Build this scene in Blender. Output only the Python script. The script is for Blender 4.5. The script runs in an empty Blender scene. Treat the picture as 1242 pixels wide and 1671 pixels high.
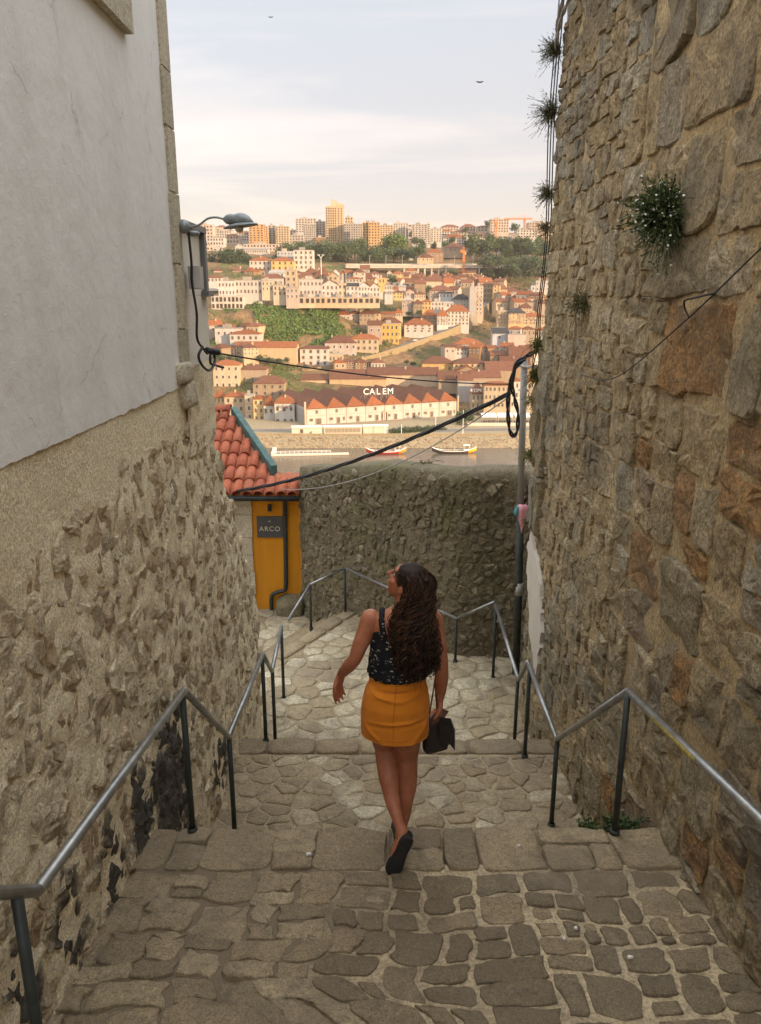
import bpy, bmesh, math, random
from mathutils import Vector, Matrix, noise, Quaternion
import numpy as np

# ---------------------------------------------------------------- camera
SC = bpy.context.scene
COL = SC.collection
R = math.radians
cam_d = bpy.data.cameras.new('camera')
cam = bpy.data.objects.new('camera', cam_d)
COL.objects.link(cam)
cam.location = (0, 0, 0)
cam.rotation_euler = (R(90 - 15.5), 0, 0)
cam_d.sensor_fit = 'VERTICAL'
cam_d.sensor_height = 24.0
cam_d.lens = 24.0 * 1260 / 1671
cam_d.clip_start = 0.05
cam_d.clip_end = 20000
SC.camera = cam

# ---------------------------------------------------------------- light
SUN_AZ, SUN_EL = 128.0, 11.0          # clockwise from +Y (the view), degrees
sd = Vector((math.sin(R(SUN_AZ)) * math.cos(R(SUN_EL)), math.cos(R(SUN_AZ)) * math.cos(R(SUN_EL)), math.sin(R(SUN_EL))))
sun_d = bpy.data.lights.new('sun', 'SUN')
sun_d.energy = 2.0
sun_d.angle = R(0.6)
sun_d.color = (1.0, 0.69, 0.42)
sun = bpy.data.objects.new('sun', sun_d)
COL.objects.link(sun)
sun.rotation_euler = sd.to_track_quat('Z', 'Y').to_euler()

world = bpy.data.worlds.new('World')
SC.world = world
world.use_nodes = True
wn, wl = world.node_tree.nodes, world.node_tree.links
wn.clear()
w_out = wn.new('ShaderNodeOutputWorld')
w_bg = wn.new('ShaderNodeBackground')
w_sky = wn.new('ShaderNodeTexSky')
w_sky.sky_type = 'NISHITA'
w_sky.sun_disc = False
w_sky.sun_elevation = R(SUN_EL)
w_sky.sun_rotation = R(SUN_AZ)
w_sky.altitude = 60
w_sky.air_density = 1.0
w_sky.dust_density = 2.2
w_sky.ozone_density = 1.0
w_bg.inputs['Strength'].default_value = 0.08
# thin high cloud: a veil everywhere plus wispy cirrus streaks, same all round, brighter overhead
tc = wn.new('ShaderNodeTexCoord')
sep = wn.new('ShaderNodeSeparateXYZ')
wl.new(tc.outputs['Generated'], sep.inputs[0])
addz = wn.new('ShaderNodeMath'); addz.operation = 'ADD'; addz.inputs[1].default_value = 0.12
wl.new(sep.outputs['Z'], addz.inputs[0])
dx = wn.new('ShaderNodeMath'); dx.operation = 'DIVIDE'
dy = wn.new('ShaderNodeMath'); dy.operation = 'DIVIDE'
wl.new(sep.outputs['X'], dx.inputs[0]); wl.new(addz.outputs[0], dx.inputs[1])
wl.new(sep.outputs['Y'], dy.inputs[0]); wl.new(addz.outputs[0], dy.inputs[1])
comb = wn.new('ShaderNodeCombineXYZ')
wl.new(dx.outputs[0], comb.inputs[0]); wl.new(dy.outputs[0], comb.inputs[1])
mp = wn.new('ShaderNodeMapping')
mp.inputs['Rotation'].default_value = (0, 0, R(20))
mp.inputs['Scale'].default_value = (0.55, 1.5, 1)
mp.inputs['Location'].default_value = (2.0, 0.0, 6.8)
wl.new(comb.outputs[0], mp.inputs['Vector'])
cn = wn.new('ShaderNodeTexNoise')
cn.inputs['Scale'].default_value = 0.85
cn.inputs['Detail'].default_value = 9
cn.inputs['Roughness'].default_value = 0.56
cn.inputs['Distortion'].default_value = 0.5
wl.new(mp.outputs[0], cn.inputs['Vector'])
cr = wn.new('ShaderNodeMapRange')
cr.inputs['From Min'].default_value = 0.50
cr.inputs['From Max'].default_value = 0.78
cr.inputs['To Min'].default_value = 0.0
cr.inputs['To Max'].default_value = 1.0
wl.new(cn.outputs['Fac'], cr.inputs['Value'])
# veil: the milky evening air, warm at the horizon, lavender grey above, unseen zenith brightened to fill the shaded stairs
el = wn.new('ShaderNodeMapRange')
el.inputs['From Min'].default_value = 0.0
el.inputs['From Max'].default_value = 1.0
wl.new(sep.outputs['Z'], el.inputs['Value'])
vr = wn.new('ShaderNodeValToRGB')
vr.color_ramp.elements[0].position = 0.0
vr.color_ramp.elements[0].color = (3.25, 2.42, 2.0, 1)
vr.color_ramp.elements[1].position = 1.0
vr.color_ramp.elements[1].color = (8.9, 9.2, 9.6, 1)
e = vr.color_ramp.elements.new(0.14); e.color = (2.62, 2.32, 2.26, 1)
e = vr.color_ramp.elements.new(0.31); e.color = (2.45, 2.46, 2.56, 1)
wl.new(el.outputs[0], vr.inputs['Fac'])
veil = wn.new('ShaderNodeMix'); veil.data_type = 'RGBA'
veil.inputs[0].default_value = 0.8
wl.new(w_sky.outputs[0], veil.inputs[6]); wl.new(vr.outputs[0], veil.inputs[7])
cl = wn.new('ShaderNodeMix'); cl.data_type = 'RGBA'; cl.blend_type = 'MULTIPLY'
wl.new(cr.outputs[0], cl.inputs[0])
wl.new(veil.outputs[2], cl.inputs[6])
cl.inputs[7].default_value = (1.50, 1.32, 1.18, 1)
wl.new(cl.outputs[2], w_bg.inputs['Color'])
wl.new(w_bg.outputs[0], w_out.inputs[0])

vs = SC.view_settings
vs.view_transform = 'Standard'
vs.look = 'None'
vs.exposure = 2.0
vs.gamma = 1.0
vs.use_curve_mapping = False
try:
    SC.cycles.max_bounces = 10
    SC.cycles.diffuse_bounces = 7
    SC.cycles.glossy_bounces = 3
    SC.cycles.transparent_max_bounces = 8
    SC.cycles.caustics_reflective = False
    SC.cycles.caustics_refractive = False
except Exception:
    pass

# ---------------------------------------------------------------- helpers
rng = random.Random(7)

def tag(o, label=None, cat=None, group=None, kind=None):
    if label: o['label'] = label
    if cat: o['category'] = cat
    if group: o['group'] = group
    if kind: o['kind'] = kind
    return o

def empty(name, loc=(0, 0, 0), rz=0, label=None, cat=None, group=None):
    o = bpy.data.objects.new(name, None)
    o.empty_display_size = 0.2
    COL.objects.link(o)
    o.location = loc
    o.rotation_euler = (0, 0, rz)
    return tag(o, label, cat, group)

def obj(name, me, parent=None, loc=None, rot=None, scale=None):
    o = bpy.data.objects.new(name, me)
    COL.objects.link(o)
    if parent is not None: o.parent = parent
    if loc is not None: o.location = loc
    if rot is not None: o.rotation_euler = rot
    if scale is not None: o.scale = scale
    return o

class MB:
    """collects verts and faces, then links them as ONE mesh object"""
    def __init__(s):
        s.v = []; s.f = []; s.m = []; s.t = []
    def add(s, vs_, fs, mi=0, tone=0.0):
        b = len(s.v)
        s.v.extend([tuple(p) for p in vs_])
        for q in fs:
            s.f.append(tuple(b + i for i in q)); s.m.append(mi); s.t.append(tone)
    def box(s, a, b, mi=0, tone=0.0, M=None):
        x0, y0, z0 = a; x1, y1, z1 = b
        vv = [(x0,y0,z0),(x1,y0,z0),(x1,y1,z0),(x0,y1,z0),(x0,y0,z1),(x1,y0,z1),(x1,y1,z1),(x0,y1,z1)]
        if M is not None: vv = [tuple(M @ Vector(p)) for p in vv]
        s.add(vv, [(0,3,2,1),(4,5,6,7),(0,1,5,4),(1,2,6,5),(2,3,7,6),(3,0,4,7)], mi, tone)
    def tube(s, pts, r, n=8, mi=0, cap=True, tone=0.0):
        pts = [Vector(p) for p in pts]
        rr = r if isinstance(r, (list, tuple)) else [r] * len(pts)
        rings = []
        up = None
        for i, p in enumerate(pts):
            if i == 0: d = pts[1] - p
            elif i == len(pts) - 1: d = p - pts[i-1]
            else:
                d = (pts[i+1] - p).normalized() + (p - pts[i-1]).normalized()
            if d.length < 1e-9: d = Vector((0, 0, 1))
            d.normalize()
            if up is None:
                a = Vector((0, 0, 1)) if abs(d.z) < 0.9 else Vector((1, 0, 0))
            else: a = up
            x = (a - d * a.dot(d))
            if x.length < 1e-6: x = d.orthogonal()
            x.normalize(); up = x
            y = d.cross(x)
            k = 1.0
            if 0 < i < len(pts) - 1:
                cs = max(0.5, d.dot((p - pts[i-1]).normalized())); k = 1 / cs
                k = min(k, 1.35)
            rings.append([p + (x * math.cos(2*math.pi*j/n) + y * math.sin(2*math.pi*j/n)) * rr[i] for j in range(n)])
        vv = [q for g in rings for q in g]
        ff = []
        for i in range(len(pts) - 1):
            for j in range(n):
                a = i*n + j; b = i*n + (j+1) % n
                ff.append((a, b, b + n, a + n))
        if cap:
            ff.append(tuple(range(n-1, -1, -1)))
            o = (len(pts)-1)*n
            ff.append(tuple(o + j for j in range(n)))
        s.add(vv, ff, mi, tone)
    def ell(s, c, r, nu=12, nv=8, mi=0, M=None, tone=0.0):
        vv = []; ff = []
        for i in range(nv + 1):
            th = math.pi * i / nv
            for j in range(nu):
                ph = 2*math.pi*j/nu
                p = Vector((r[0]*math.sin(th)*math.cos(ph), r[1]*math.sin(th)*math.sin(ph), r[2]*math.cos(th)))
                if M is not None: p = M @ p
                vv.append(p + Vector(c))
        for i in range(nv):
            for j in range(nu):
                a = i*nu + j; b = i*nu + (j+1) % nu
                ff.append((a, a + nu, b + nu, b))
        s.add(vv, ff, mi, tone)
    def mesh(s, name, mats, smooth=False):
        me = bpy.data.meshes.new(name)
        me.from_pydata(s.v, [], s.f)
        for m in (mats if isinstance(mats, (list, tuple)) else [mats]): me.materials.append(m)
        if any(s.m): me.polygons.foreach_set('material_index', s.m)
        if smooth: me.polygons.foreach_set('use_smooth', [True] * len(me.polygons))
        if any(s.t):
            at = me.attributes.new('tone', 'FLOAT', 'FACE')
            at.data.foreach_set('value', s.t)
        me.update()
        return me
    def build(s, name, mats, parent=None, smooth=False, loc=None, rot=None):
        return obj(name, s.mesh(name, mats, smooth), parent, loc, rot)

# ---------------------------------------------------------------- materials
def newmat(name):
    m = bpy.data.materials.new(name); m.use_nodes = True
    nt = m.node_tree; nt.nodes.clear()
    out = nt.nodes.new('ShaderNodeOutputMaterial')
    b = nt.nodes.new('ShaderNodeBsdfPrincipled')
    nt.links.new(b.outputs[0], out.inputs[0])
    return m, nt, b

def ramp(nt, cols, fac=None):
    r = nt.nodes.new('ShaderNodeValToRGB')
    el_ = r.color_ramp.elements
    n = len(cols)
    for i, c in enumerate(cols):
        pos, cc = c if isinstance(c[1], (tuple, list)) else (i / max(1, n - 1), c)
        if i < 2: e_ = el_[i]; e_.position = pos
        else: e_ = el_.new(pos)
        e_.color = (*cc, 1)
    if fac is not None: nt.links.new(fac, r.inputs[0])
    return r

def noise_node(nt, scale, detail=4, rough=0.55, vec=None, dist=0.0):
    n = nt.nodes.new('ShaderNodeTexNoise')
    n.inputs['Scale'].default_value = scale
    n.inputs['Detail'].default_value = detail
    n.inputs['Roughness'].default_value = rough
    n.inputs['Distortion'].default_value = dist
    if vec is not None: nt.links.new(vec, n.inputs['Vector'])
    return n

def mixc(nt, fac, a, b, mode='MIX'):
    m = nt.nodes.new('ShaderNodeMix'); m.data_type = 'RGBA'; m.blend_type = mode
    for k, v in ((0, fac), (6, a), (7, b)):
        if hasattr(v, 'links'): nt.links.new(v, m.inputs[k])
        elif k == 0: m.inputs[0].default_value = v
        else: m.inputs[k].default_value = (*v, 1)
    return m.outputs[2]

def mrange(nt, v, a, b, c=0.0, d=1.0):
    m = nt.nodes.new('ShaderNodeMapRange')
    m.inputs['From Min'].default_value = a; m.inputs['From Max'].default_value = b
    m.inputs['To Min'].default_value = c; m.inputs['To Max'].default_value = d
    nt.links.new(v, m.inputs['Value'])
    return m.outputs[0]

def bumpn(nt, b, heights, dist=0.02, strength=1.0):
    prev = None
    for h, d in heights:
        bp = nt.nodes.new('ShaderNodeBump')
        bp.inputs['Distance'].default_value = d
        bp.inputs['Strength'].default_value = strength
        nt.links.new(h, bp.inputs['Height'])
        if prev is not None: nt.links.new(prev, bp.inputs['Normal'])
        prev = bp.outputs[0]
    nt.links.new(prev, b.inputs['Normal'])

def posn(nt):
    g = nt.nodes.new('ShaderNodeNewGeometry')
    return g.outputs['Position']

def stone_mat(name, cols, mottle=0.35, dark=(0.05, 0.045, 0.04), darkamt=0.5, scale=9.0, bump=0.012, rough=0.9, stain=None, fine=60.0):
    """natural stone: colour by the piece's own tone, mottled grain, lichen flecks, pitted relief"""
    m, nt, b = newmat(name)
    P = posn(nt)
    at = nt.nodes.new('ShaderNodeAttribute'); at.attribute_name = 'tone'
    cols = [(c_[0]*1.0, c_[1]*0.985, c_[2]*0.88) for c_ in cols]
    r = ramp(nt, cols, at.outputs['Fac'])
    n1 = noise_node(nt, scale, 6, 0.65, P, 0.3)
    n2 = noise_node(nt, scale * 4.3, 6, 0.75, P)
    n3 = noise_node(nt, fine, 4, 0.7, P)
    c = mixc(nt, mrange(nt, n1.outputs['Fac'], 0.35, 0.7, 0, mottle * 2), r.outputs[0], dark)
    c2 = mixc(nt, mrange(nt, n2.outputs['Fac'], 0.46, 0.62, 0.0, darkamt), c, dark)
    hs = nt.nodes.new('ShaderNodeHueSaturation')
    nt.links.new(c2, hs.inputs['Color'])
    nt.links.new(mrange(nt, n3.outputs['Fac'], 0.32, 0.68, 0.62, 1.42), hs.inputs['Value'])
    cc = hs.outputs[0]
    if stain:
        for col, sc_, lo, hi, amt in stain:
            ns = noise_node(nt, sc_, 5, 0.6, P, 0.6)
            cc = mixc(nt, mrange(nt, ns.outputs['Fac'], lo, hi, 0, amt), cc, col)
    nt.links.new(cc, b.inputs['Base Color'])
    b.inputs['Roughness'].default_value = rough
    b.inputs['Specular IOR Level'].default_value = 0.25
    bumpn(nt, b, [(n1.outputs['Fac'], bump * 2.2), (n2.outputs['Fac'], bump), (n3.outputs['Fac'], bump * 0.35)])
    return m

def plain(name, col, rough=0.7, metal=0.0, vary=0.15, scale=6.0, bump=0.0, spec=0.4):
    m, nt, b = newmat(name)
    P = posn(nt)
    n = noise_node(nt, scale, 5, 0.6, P)
    c = mixc(nt, mrange(nt, n.outputs['Fac'], 0.3, 0.7, 0, 1), tuple(x * (1 - vary) for x in col), tuple(min(1, x * (1 + vary)) for x in col))
    nt.links.new(c, b.inputs['Base Color'])
    b.inputs['Roughness'].default_value = rough
    b.inputs['Metallic'].default_value = metal
    b.inputs['Specular IOR Level'].default_value = spec
    if bump: bumpn(nt, b, [(n.outputs['Fac'], bump)])
    return m
# ================================================================ masonry tools
def clip_poly(poly, ax, ay, nx, ny):
    out = []
    n = len(poly)
    for i in range(n):
        p = poly[i]; q = poly[(i+1) % n]
        dp = (p[0]-ax)*nx + (p[1]-ay)*ny
        dq = (q[0]-ax)*nx + (q[1]-ay)*ny
        if dp <= 0: out.append(p)
        if (dp < 0 < dq) or (dq < 0 < dp):
            t = dp / (dp - dq)
            out.append((p[0] + (q[0]-p[0])*t, p[1] + (q[1]-p[1])*t))
    return out

def voronoi(pts, k=22, lim=0.6):
    A = np.array(pts)
    cells = []
    for i in range(len(A)):
        d = ((A - A[i])**2).sum(1)
        idx = np.argpartition(d, min(k, len(A)-1))[:k+1]
        x, y = A[i]
        poly = [(x-lim, y-lim), (x+lim, y-lim), (x+lim, y+lim), (x-lim, y+lim)]
        for j in idx[np.argsort(d[idx])]:
            if j == i: continue
            qx, qy = A[j]
            poly = clip_poly(poly, (x+qx)/2, (y+qy)/2, qx-x, qy-y)
            if len(poly) < 3: break
        cells.append(poly)
    return cells

def jitter_sites(u0, u1, w0, w1, su, sw, jit, r):
    pts = []
    nr = int((w1-w0)/sw) + 1
    for i in range(nr + 1):
        off = r.random() * su
        nc = int((u1-u0)/su) + 2
        for j in range(-1, nc):
            pts.append((u0 + j*su + off + r.uniform(-jit, jit)*su, w0 + i*sw + r.uniform(-jit, jit)*sw))
    return pts

def split_rects(u0, u1, w0, w1, size, r, out):
    su, sw = size((u0+u1)/2, (w0+w1)/2)
    du, dw = u1-u0, w1-w0
    k = r.uniform(0.65, 1.55)
    if du <= su*k and dw <= sw*k:
        out.append((u0, u1, w0, w1)); return
    if du/su > dw/sw:
        t = u0 + du*r.uniform(0.32, 0.68)
        split_rects(u0, t, w0, w1, size, r, out); split_rects(t, u1, w0, w1, size, r, out)
    else:
        t = w0 + dw*r.uniform(0.32, 0.68)
        split_rects(u0, u1, w0, t, size, r, out); split_rects(u0, u1, t, w1, size, r, out)

def rect_poly(rc, r, j):
    u0, u1, w0, w1 = rc
    du, dw = u1-u0, w1-w0
    a = min(du, dw)*j
    q = lambda x, y: (x + r.uniform(-a, a), y + r.uniform(-a, a))
    cu = r.uniform(0.03, 0.2); cw = r.uniform(0.03, 0.2)
    return [q(u0+du*cu, w0), q(u0+du*0.55, w0), q(u1-du*cu*r.uniform(.4, 1), w0), q(u1, w0+dw*cw), q(u1, w0+dw*0.6), q(u1, w1-dw*cw*r.uniform(.4, 1)),
            q(u1-du*cu, w1), q(u0+du*0.5, w1), q(u0+du*cu*r.uniform(.4, 1), w1), q(u0, w1-dw*cw), q(u0, w0+dw*0.5), q(u0, w0+dw*cw*r.uniform(.4, 1))]

def parea(p):
    return 0.5*sum(p[i][0]*p[(i+1) % len(p)][1] - p[(i+1) % len(p)][0]*p[i][1] for i in range(len(p)))

def chaikin(p, t=0.25):
    o = []
    for i in range(len(p)):
        a = p[i]; b = p[(i+1) % len(p)]
        o.append((a[0]+(b[0]-a[0])*t, a[1]+(b[1]-a[1])*t)); o.append((a[0]+(b[0]-a[0])*(1-t), a[1]+(b[1]-a[1])*(1-t)))
    return o

def stone_geo(poly, proud, gap, r, bulge=0.012, inset=0.2, rough=0.006, tilt=0.0, sink=0.03, cuts=1, seed=0.0, soft=0.15, jag=0.0):
    """rounded stone from a plan outline: verts (u, w, h), faces"""
    ar = parea(poly)
    if ar < 0: poly = poly[::-1]; ar = -ar
    if ar < 0.0008: return None
    if jag:
        q = []
        for i in range(len(poly)):
            a = poly[i]; b_ = poly[(i+1) % len(poly)]; L_ = math.hypot(b_[0]-a[0], b_[1]-a[1]); q.append(a)
            if L_ > 0.45*math.sqrt(ar):
                for t_ in (0.33, 0.67): k_ = r.uniform(-jag, jag)*L_; q.append((a[0]+(b_[0]-a[0])*t_-(b_[1]-a[1])/L_*k_, a[1]+(b_[1]-a[1])*t_+(b_[0]-a[0])/L_*k_))
        poly = q
    for _ in range(cuts): poly = chaikin(poly, soft)
    # drop very short edges
    q = [poly[0]]
    for p in poly[1:]:
        if math.hypot(p[0]-q[-1][0], p[1]-q[-1][1]) > 0.07*math.sqrt(ar): q.append(p)
    if len(q) < 4: q = poly
    poly = q
    n = len(poly)
    cu = sum(p[0] for p in poly)/n; cw = sum(p[1] for p in poly)/n
    rad = math.sqrt(ar/math.pi)
    s0 = max(0.5, 1 - gap/rad)
    tu, tw = r.uniform(-tilt, tilt), r.uniform(-tilt, tilt)
    def pt(p, s, h, jit):
        u = cu+(p[0]-cu)*s; w = cw+(p[1]-cw)*s
        nz = noise.noise(Vector((u*9+seed, w*9, seed)))*jit*2 + noise.noise(Vector((u*27, w*27+seed, seed)))*jit
        return (u, w, h + nz + (u-cu)*tu + (w-cw)*tw)
    v = []
    s1 = s0*(1-inset*0.25); s2 = s0*(1-inset); s3 = s0*0.5
    for p in poly: v.append(pt(p, s0, -sink, 0))
    for p in poly: v.append(pt(p, s1, proud*0.55, rough*0.6))
    for p in poly: v.append(pt(p, s2, proud, rough))
    for p in poly: v.append(pt(p, s3, proud+bulge*0.75, rough))
    v.append(pt((cu, cw), 1, proud+bulge, rough))
    f = []
    for k in range(3):
        for i in range(n):
            j = (i+1) % n
            f.append((k*n+i, k*n+j, (k+1)*n+j, (k+1)*n+i))
    for i in range(n): f.append((3*n+i, 3*n+(i+1) % n, 4*n))
    return v, f

def lay_stones(parent, pieces, mapf, mats, name, rest_name, limit=300, flip=False, smooth=True):
    """pieces: (verts, faces, tone, weight). the largest become objects of their own, the rest one part"""
    pieces = sorted(pieces, key=lambda q: -q[3])
    rest = MB()
    for i, (v, f, tone, w_) in enumerate(pieces):
        vv = [mapf(*p) for p in v]
        ff = [tuple(reversed(q)) for q in f] if flip else f
        if i < limit:
            mb = MB(); mb.add(vv, ff, 0, max(0.001, tone))
            o = obj(name, mb.mesh(name, mats, smooth), parent)
            o.location = -parent.matrix_basis.translation
        else: rest.add(vv, ff, 0, max(0.001, tone))
    if rest.v:
        o = rest.build(rest_name, mats, parent, smooth)
        o.location = -parent.matrix_basis.translation
        tag(o, kind='stuff')

def part(mb, name, mats, parent, smooth=False):
    o = mb.build(name, mats, parent, smooth)
    if parent.parent is None: o.location = -parent.matrix_basis.translation
    return o

def sheet(u0, u1, w0, w1, step, mapf, amp, sc_, flip=False, seed=0.0):
    mb = MB()
    nu = max(1, int((u1-u0)/step)); nw = max(1, int((w1-w0)/step))
    vv = []
    for i in range(nu+1):
        for j in range(nw+1):
            u = u0+(u1-u0)*i/nu; w = w0+(w1-w0)*j/nw
            h = amp*(noise.noise(Vector((u*sc_+seed, w*sc_, seed))) + 0.6*noise.noise(Vector((u*sc_*2.7, w*sc_*2.7+seed, seed))) + 0.35*noise.noise(Vector((u*sc_*7, w*sc_*7, seed))))
            vv.append(mapf(u, w, h))
    ff = []
    for i in range(nu):
        for j in range(nw):
            a = i*(nw+1)+j
            q = (a, a+nw+1, a+nw+2, a+1)
            ff.append(tuple(reversed(q)) if flip else q)
    mb.add(vv, ff)
    return mb

# ================================================================ stone and plaster materials
M_RW = stone_mat('wall_granite', [(0.48,0.38,0.245),(0.55,0.43,0.27),(0.40,0.335,0.235),(0.62,0.51,0.35),(0.42,0.40,0.35),(0.44,0.25,0.115),(0.50,0.29,0.13)], 0.30, (0.10,0.082,0.052), 0.6, 9, 0.016, stain=[((0.13,0.12,0.095),1.1,0.48,0.66,0.65),((0.19,0.18,0.06),2.3,0.58,0.74,0.35)])
M_RM = stone_mat('wall_mortar', [(0.52,0.405,0.25),(0.52,0.405,0.25)], 0.25, (0.22,0.165,0.095), 0.5, 7, 0.013, stain=[((0.21,0.175,0.12),1.2,0.5,0.7,0.5)])
M_LW = stone_mat('rubble_granite', [(0.76,0.66,0.50),(0.66,0.56,0.42),(0.56,0.47,0.35),(0.80,0.70,0.55),(0.52,0.38,0.25),(0.46,0.38,0.29)], 0.16, (0.24,0.19,0.13), 0.42, 11, 0.013, fine=75)
M_LM = stone_mat('rubble_mortar', [(0.88,0.78,0.605),(0.88,0.78,0.605)], 0.08, (0.50,0.41,0.29), 0.3, 9, 0.012, fine=80)
def add_stain_spots(m, spots, col):
    """tar-black stains with shapes of their own, at (y, z, ry, rz)"""
    nt = m.node_tree; b = [q for q in nt.nodes if q.type == 'BSDF_PRINCIPLED'][0]
    P = posn(nt); n = noise_node(nt, 7.0, 6, 0.7, P, 0.4); src = b.inputs['Base Color'].links[0].from_socket
    for (cy, cz, ry, rz) in spots:
        mp_ = nt.nodes.new('ShaderNodeMapping'); mp_.inputs['Location'].default_value = (0, -cy/ry, -cz/rz); mp_.inputs['Scale'].default_value = (0, 1/ry, 1/rz); nt.links.new(P, mp_.inputs['Vector'])
        ln = nt.nodes.new('ShaderNodeVectorMath'); ln.operation = 'LENGTH'; nt.links.new(mp_.outputs[0], ln.inputs[0])
        ad = nt.nodes.new('ShaderNodeMath'); ad.operation = 'MULTIPLY_ADD'; nt.links.new(n.outputs['Fac'], ad.inputs[0]); ad.inputs[1].default_value = 1.9; nt.links.new(ln.outputs['Value'], ad.inputs[2])
        src = mixc(nt, mrange(nt, ad.outputs[0], 1.50, 1.92, 0.93, 0.0), src, col)
    nt.links.new(src, b.inputs['Base Color'])
for m_ in (M_LW,): add_stain_spots(m_, [(4.35, -3.05, 0.62, 0.78), (3.75, -2.85, 0.30, 0.55), (3.25, -2.75, 0.22, 0.36), (2.75, -2.62, 0.20, 0.30), (2.35, -2.55, 0.16, 0.30), (5.6, -3.7, 0.4, 0.35)], (0.06, 0.056, 0.05))
add_stain_spots(M_LM, [(4.3, -3.1, 0.42, 0.5), (3.72, -2.95, 0.16, 0.3)], (0.06, 0.055, 0.05))
M_BW = stone_mat('dark_rubble', [(0.27,0.225,0.155),(0.34,0.285,0.20),(0.21,0.18,0.13),(0.30,0.265,0.19),(0.46,0.40,0.30)], 0.3, (0.095,0.08,0.055), 0.5, 12, 0.016, stain=[((0.14,0.15,0.05),1.6,0.52,0.7,0.45)])
M_BM = stone_mat('dark_rubble_mortar', [(0.25,0.21,0.145),(0.25,0.21,0.145)], 0.3, (0.10,0.085,0.06), 0.5, 8, 0.016, stain=[((0.14,0.15,0.05),1.6,0.52,0.7,0.45)])
M_FS = stone_mat('paving_granite', [(0.225,0.18,0.125),(0.275,0.22,0.15),(0.36,0.28,0.185),(0.46,0.37,0.25),(0.64,0.56,0.42),(0.74,0.67,0.53)], 0.2, (0.13,0.105,0.075), 0.45, 9, 0.010, rough=0.82, fine=110, stain=[((0.21,0.165,0.115),1.3,0.47,0.66,0.6),((0.13,0.105,0.075),5.5,0.56,0.7,0.5),((0.45,0.38,0.28),3.1,0.6,0.72,0.35)])
M_FM = stone_mat('paving_mortar', [(0.38,0.31,0.21),(0.38,0.31,0.21)], 0.25, (0.26,0.205,0.14), 0.45, 4, 0.008, stain=[((0.20,0.165,0.115),0.9,0.48,0.68,0.5)])
M_FM0 = stone_mat('landing_mortar', [(0.56,0.46,0.32),(0.56,0.46,0.32)], 0.2, (0.27,0.22,0.155), 0.45, 5, 0.010, stain=[((0.21,0.165,0.115),1.3,0.47,0.66,0.6),((0.13,0.105,0.075),5.5,0.56,0.7,0.5),((0.45,0.38,0.28),3.1,0.6,0.72,0.35)])
def add_dirt_band(m, x0, x1, col):
    nt = m.node_tree; b = [q for q in nt.nodes if q.type == 'BSDF_PRINCIPLED'][0]
    src = b.inputs['Base Color'].links[0].from_socket
    P = posn(nt); sp = nt.nodes.new('ShaderNodeSeparateXYZ'); nt.links.new(P, sp.inputs[0])
    n = noise_node(nt, 2.2, 5, 0.6, P)
    ad = nt.nodes.new('ShaderNodeMath'); ad.operation = 'MULTIPLY_ADD'; nt.links.new(n.outputs['Fac'], ad.inputs[0]); ad.inputs[1].default_value = 1.6; nt.links.new(sp.outputs['X'], ad.inputs[2])
    nt.links.new(mixc(nt, mrange(nt, ad.outputs[0], x0, x1, 0.9, 0.0), src, col), b.inputs['Base Color'])
add_dirt_band(M_FM0, 0.35, 0.9, (0.17, 0.13, 0.085))
M_GR = stone_mat('granite_trim', [(0.54,0.49,0.40),(0.62,0.56,0.46),(0.47,0.425,0.35)], 0.15, (0.19,0.165,0.13), 0.35, 12, 0.006)

def plaster_mat(name, col, streak, amt):
    m, nt, b = newmat(name)
    P = posn(nt)
    mpn = nt.nodes.new('ShaderNodeMapping'); mpn.inputs['Scale'].default_value = (1.6, 1.6, 0.22)
    nt.links.new(P, mpn.inputs['Vector'])
    n1 = noise_node(nt, 2.2, 6, 0.6, mpn.outputs[0], 0.2)
    n2 = noise_node(nt, 5.0, 5, 0.6, P)
    n3 = noise_node(nt, 140, 3, 0.6, P)
    c = mixc(nt, mrange(nt, n1.outputs['Fac'], 0.4, 0.75, 0, amt), col, streak)
    c = mixc(nt, mrange(nt, n2.outputs['Fac'], 0.5, 0.8, 0, amt*0.6), c, streak)
    mp2 = nt.nodes.new('ShaderNodeMapping'); mp2.inputs['Scale'].default_value = (9, 9, 0.5); nt.links.new(P, mp2.inputs['Vector'])
    n5 = noise_node(nt, 1.2, 5, 0.65, mp2.outputs[0], 0.3); c = mixc(nt, mrange(nt, n5.outputs['Fac'], 0.58, 0.74, 0, 0.4*amt), c, tuple(x*0.6 for x in streak))
    vo = nt.nodes.new('ShaderNodeTexVoronoi'); vo.feature = 'DISTANCE_TO_EDGE'; vo.inputs['Scale'].default_value = 1.1
    n6 = noise_node(nt, 3.5, 5, 0.6, P); mx = nt.nodes.new('ShaderNodeMix'); mx.data_type = 'VECTOR'; mx.inputs[0].default_value = 0.18; nt.links.new(P, mx.inputs[4]); nt.links.new(n6.outputs['Color'], mx.inputs[5]); nt.links.new(mx.outputs[1], vo.inputs['Vector'])
    ck = nt.nodes.new('ShaderNodeMath'); ck.operation = 'MULTIPLY'; nt.links.new(mrange(nt, vo.outputs['Distance'], 0.0, 0.006, 0.5, 0.0), ck.inputs[0]); nt.links.new(mrange(nt, n2.outputs['Fac'], 0.48, 0.58), ck.inputs[1]); c = mixc(nt, ck.outputs[0], c, tuple(x*0.5 for x in streak))
    nt.links.new(c, b.inputs['Base Color'])
    b.inputs['Roughness'].default_value = 0.9
    b.inputs['Specular IOR Level'].default_value = 0.2
    bumpn(nt, b, [(n2.outputs['Fac'], 0.012), (n3.outputs['Fac'], 0.0015)])
    return m
M_PL = plaster_mat('white_plaster', (0.80, 0.79, 0.755), (0.64, 0.63, 0.59), 0.5)
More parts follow.
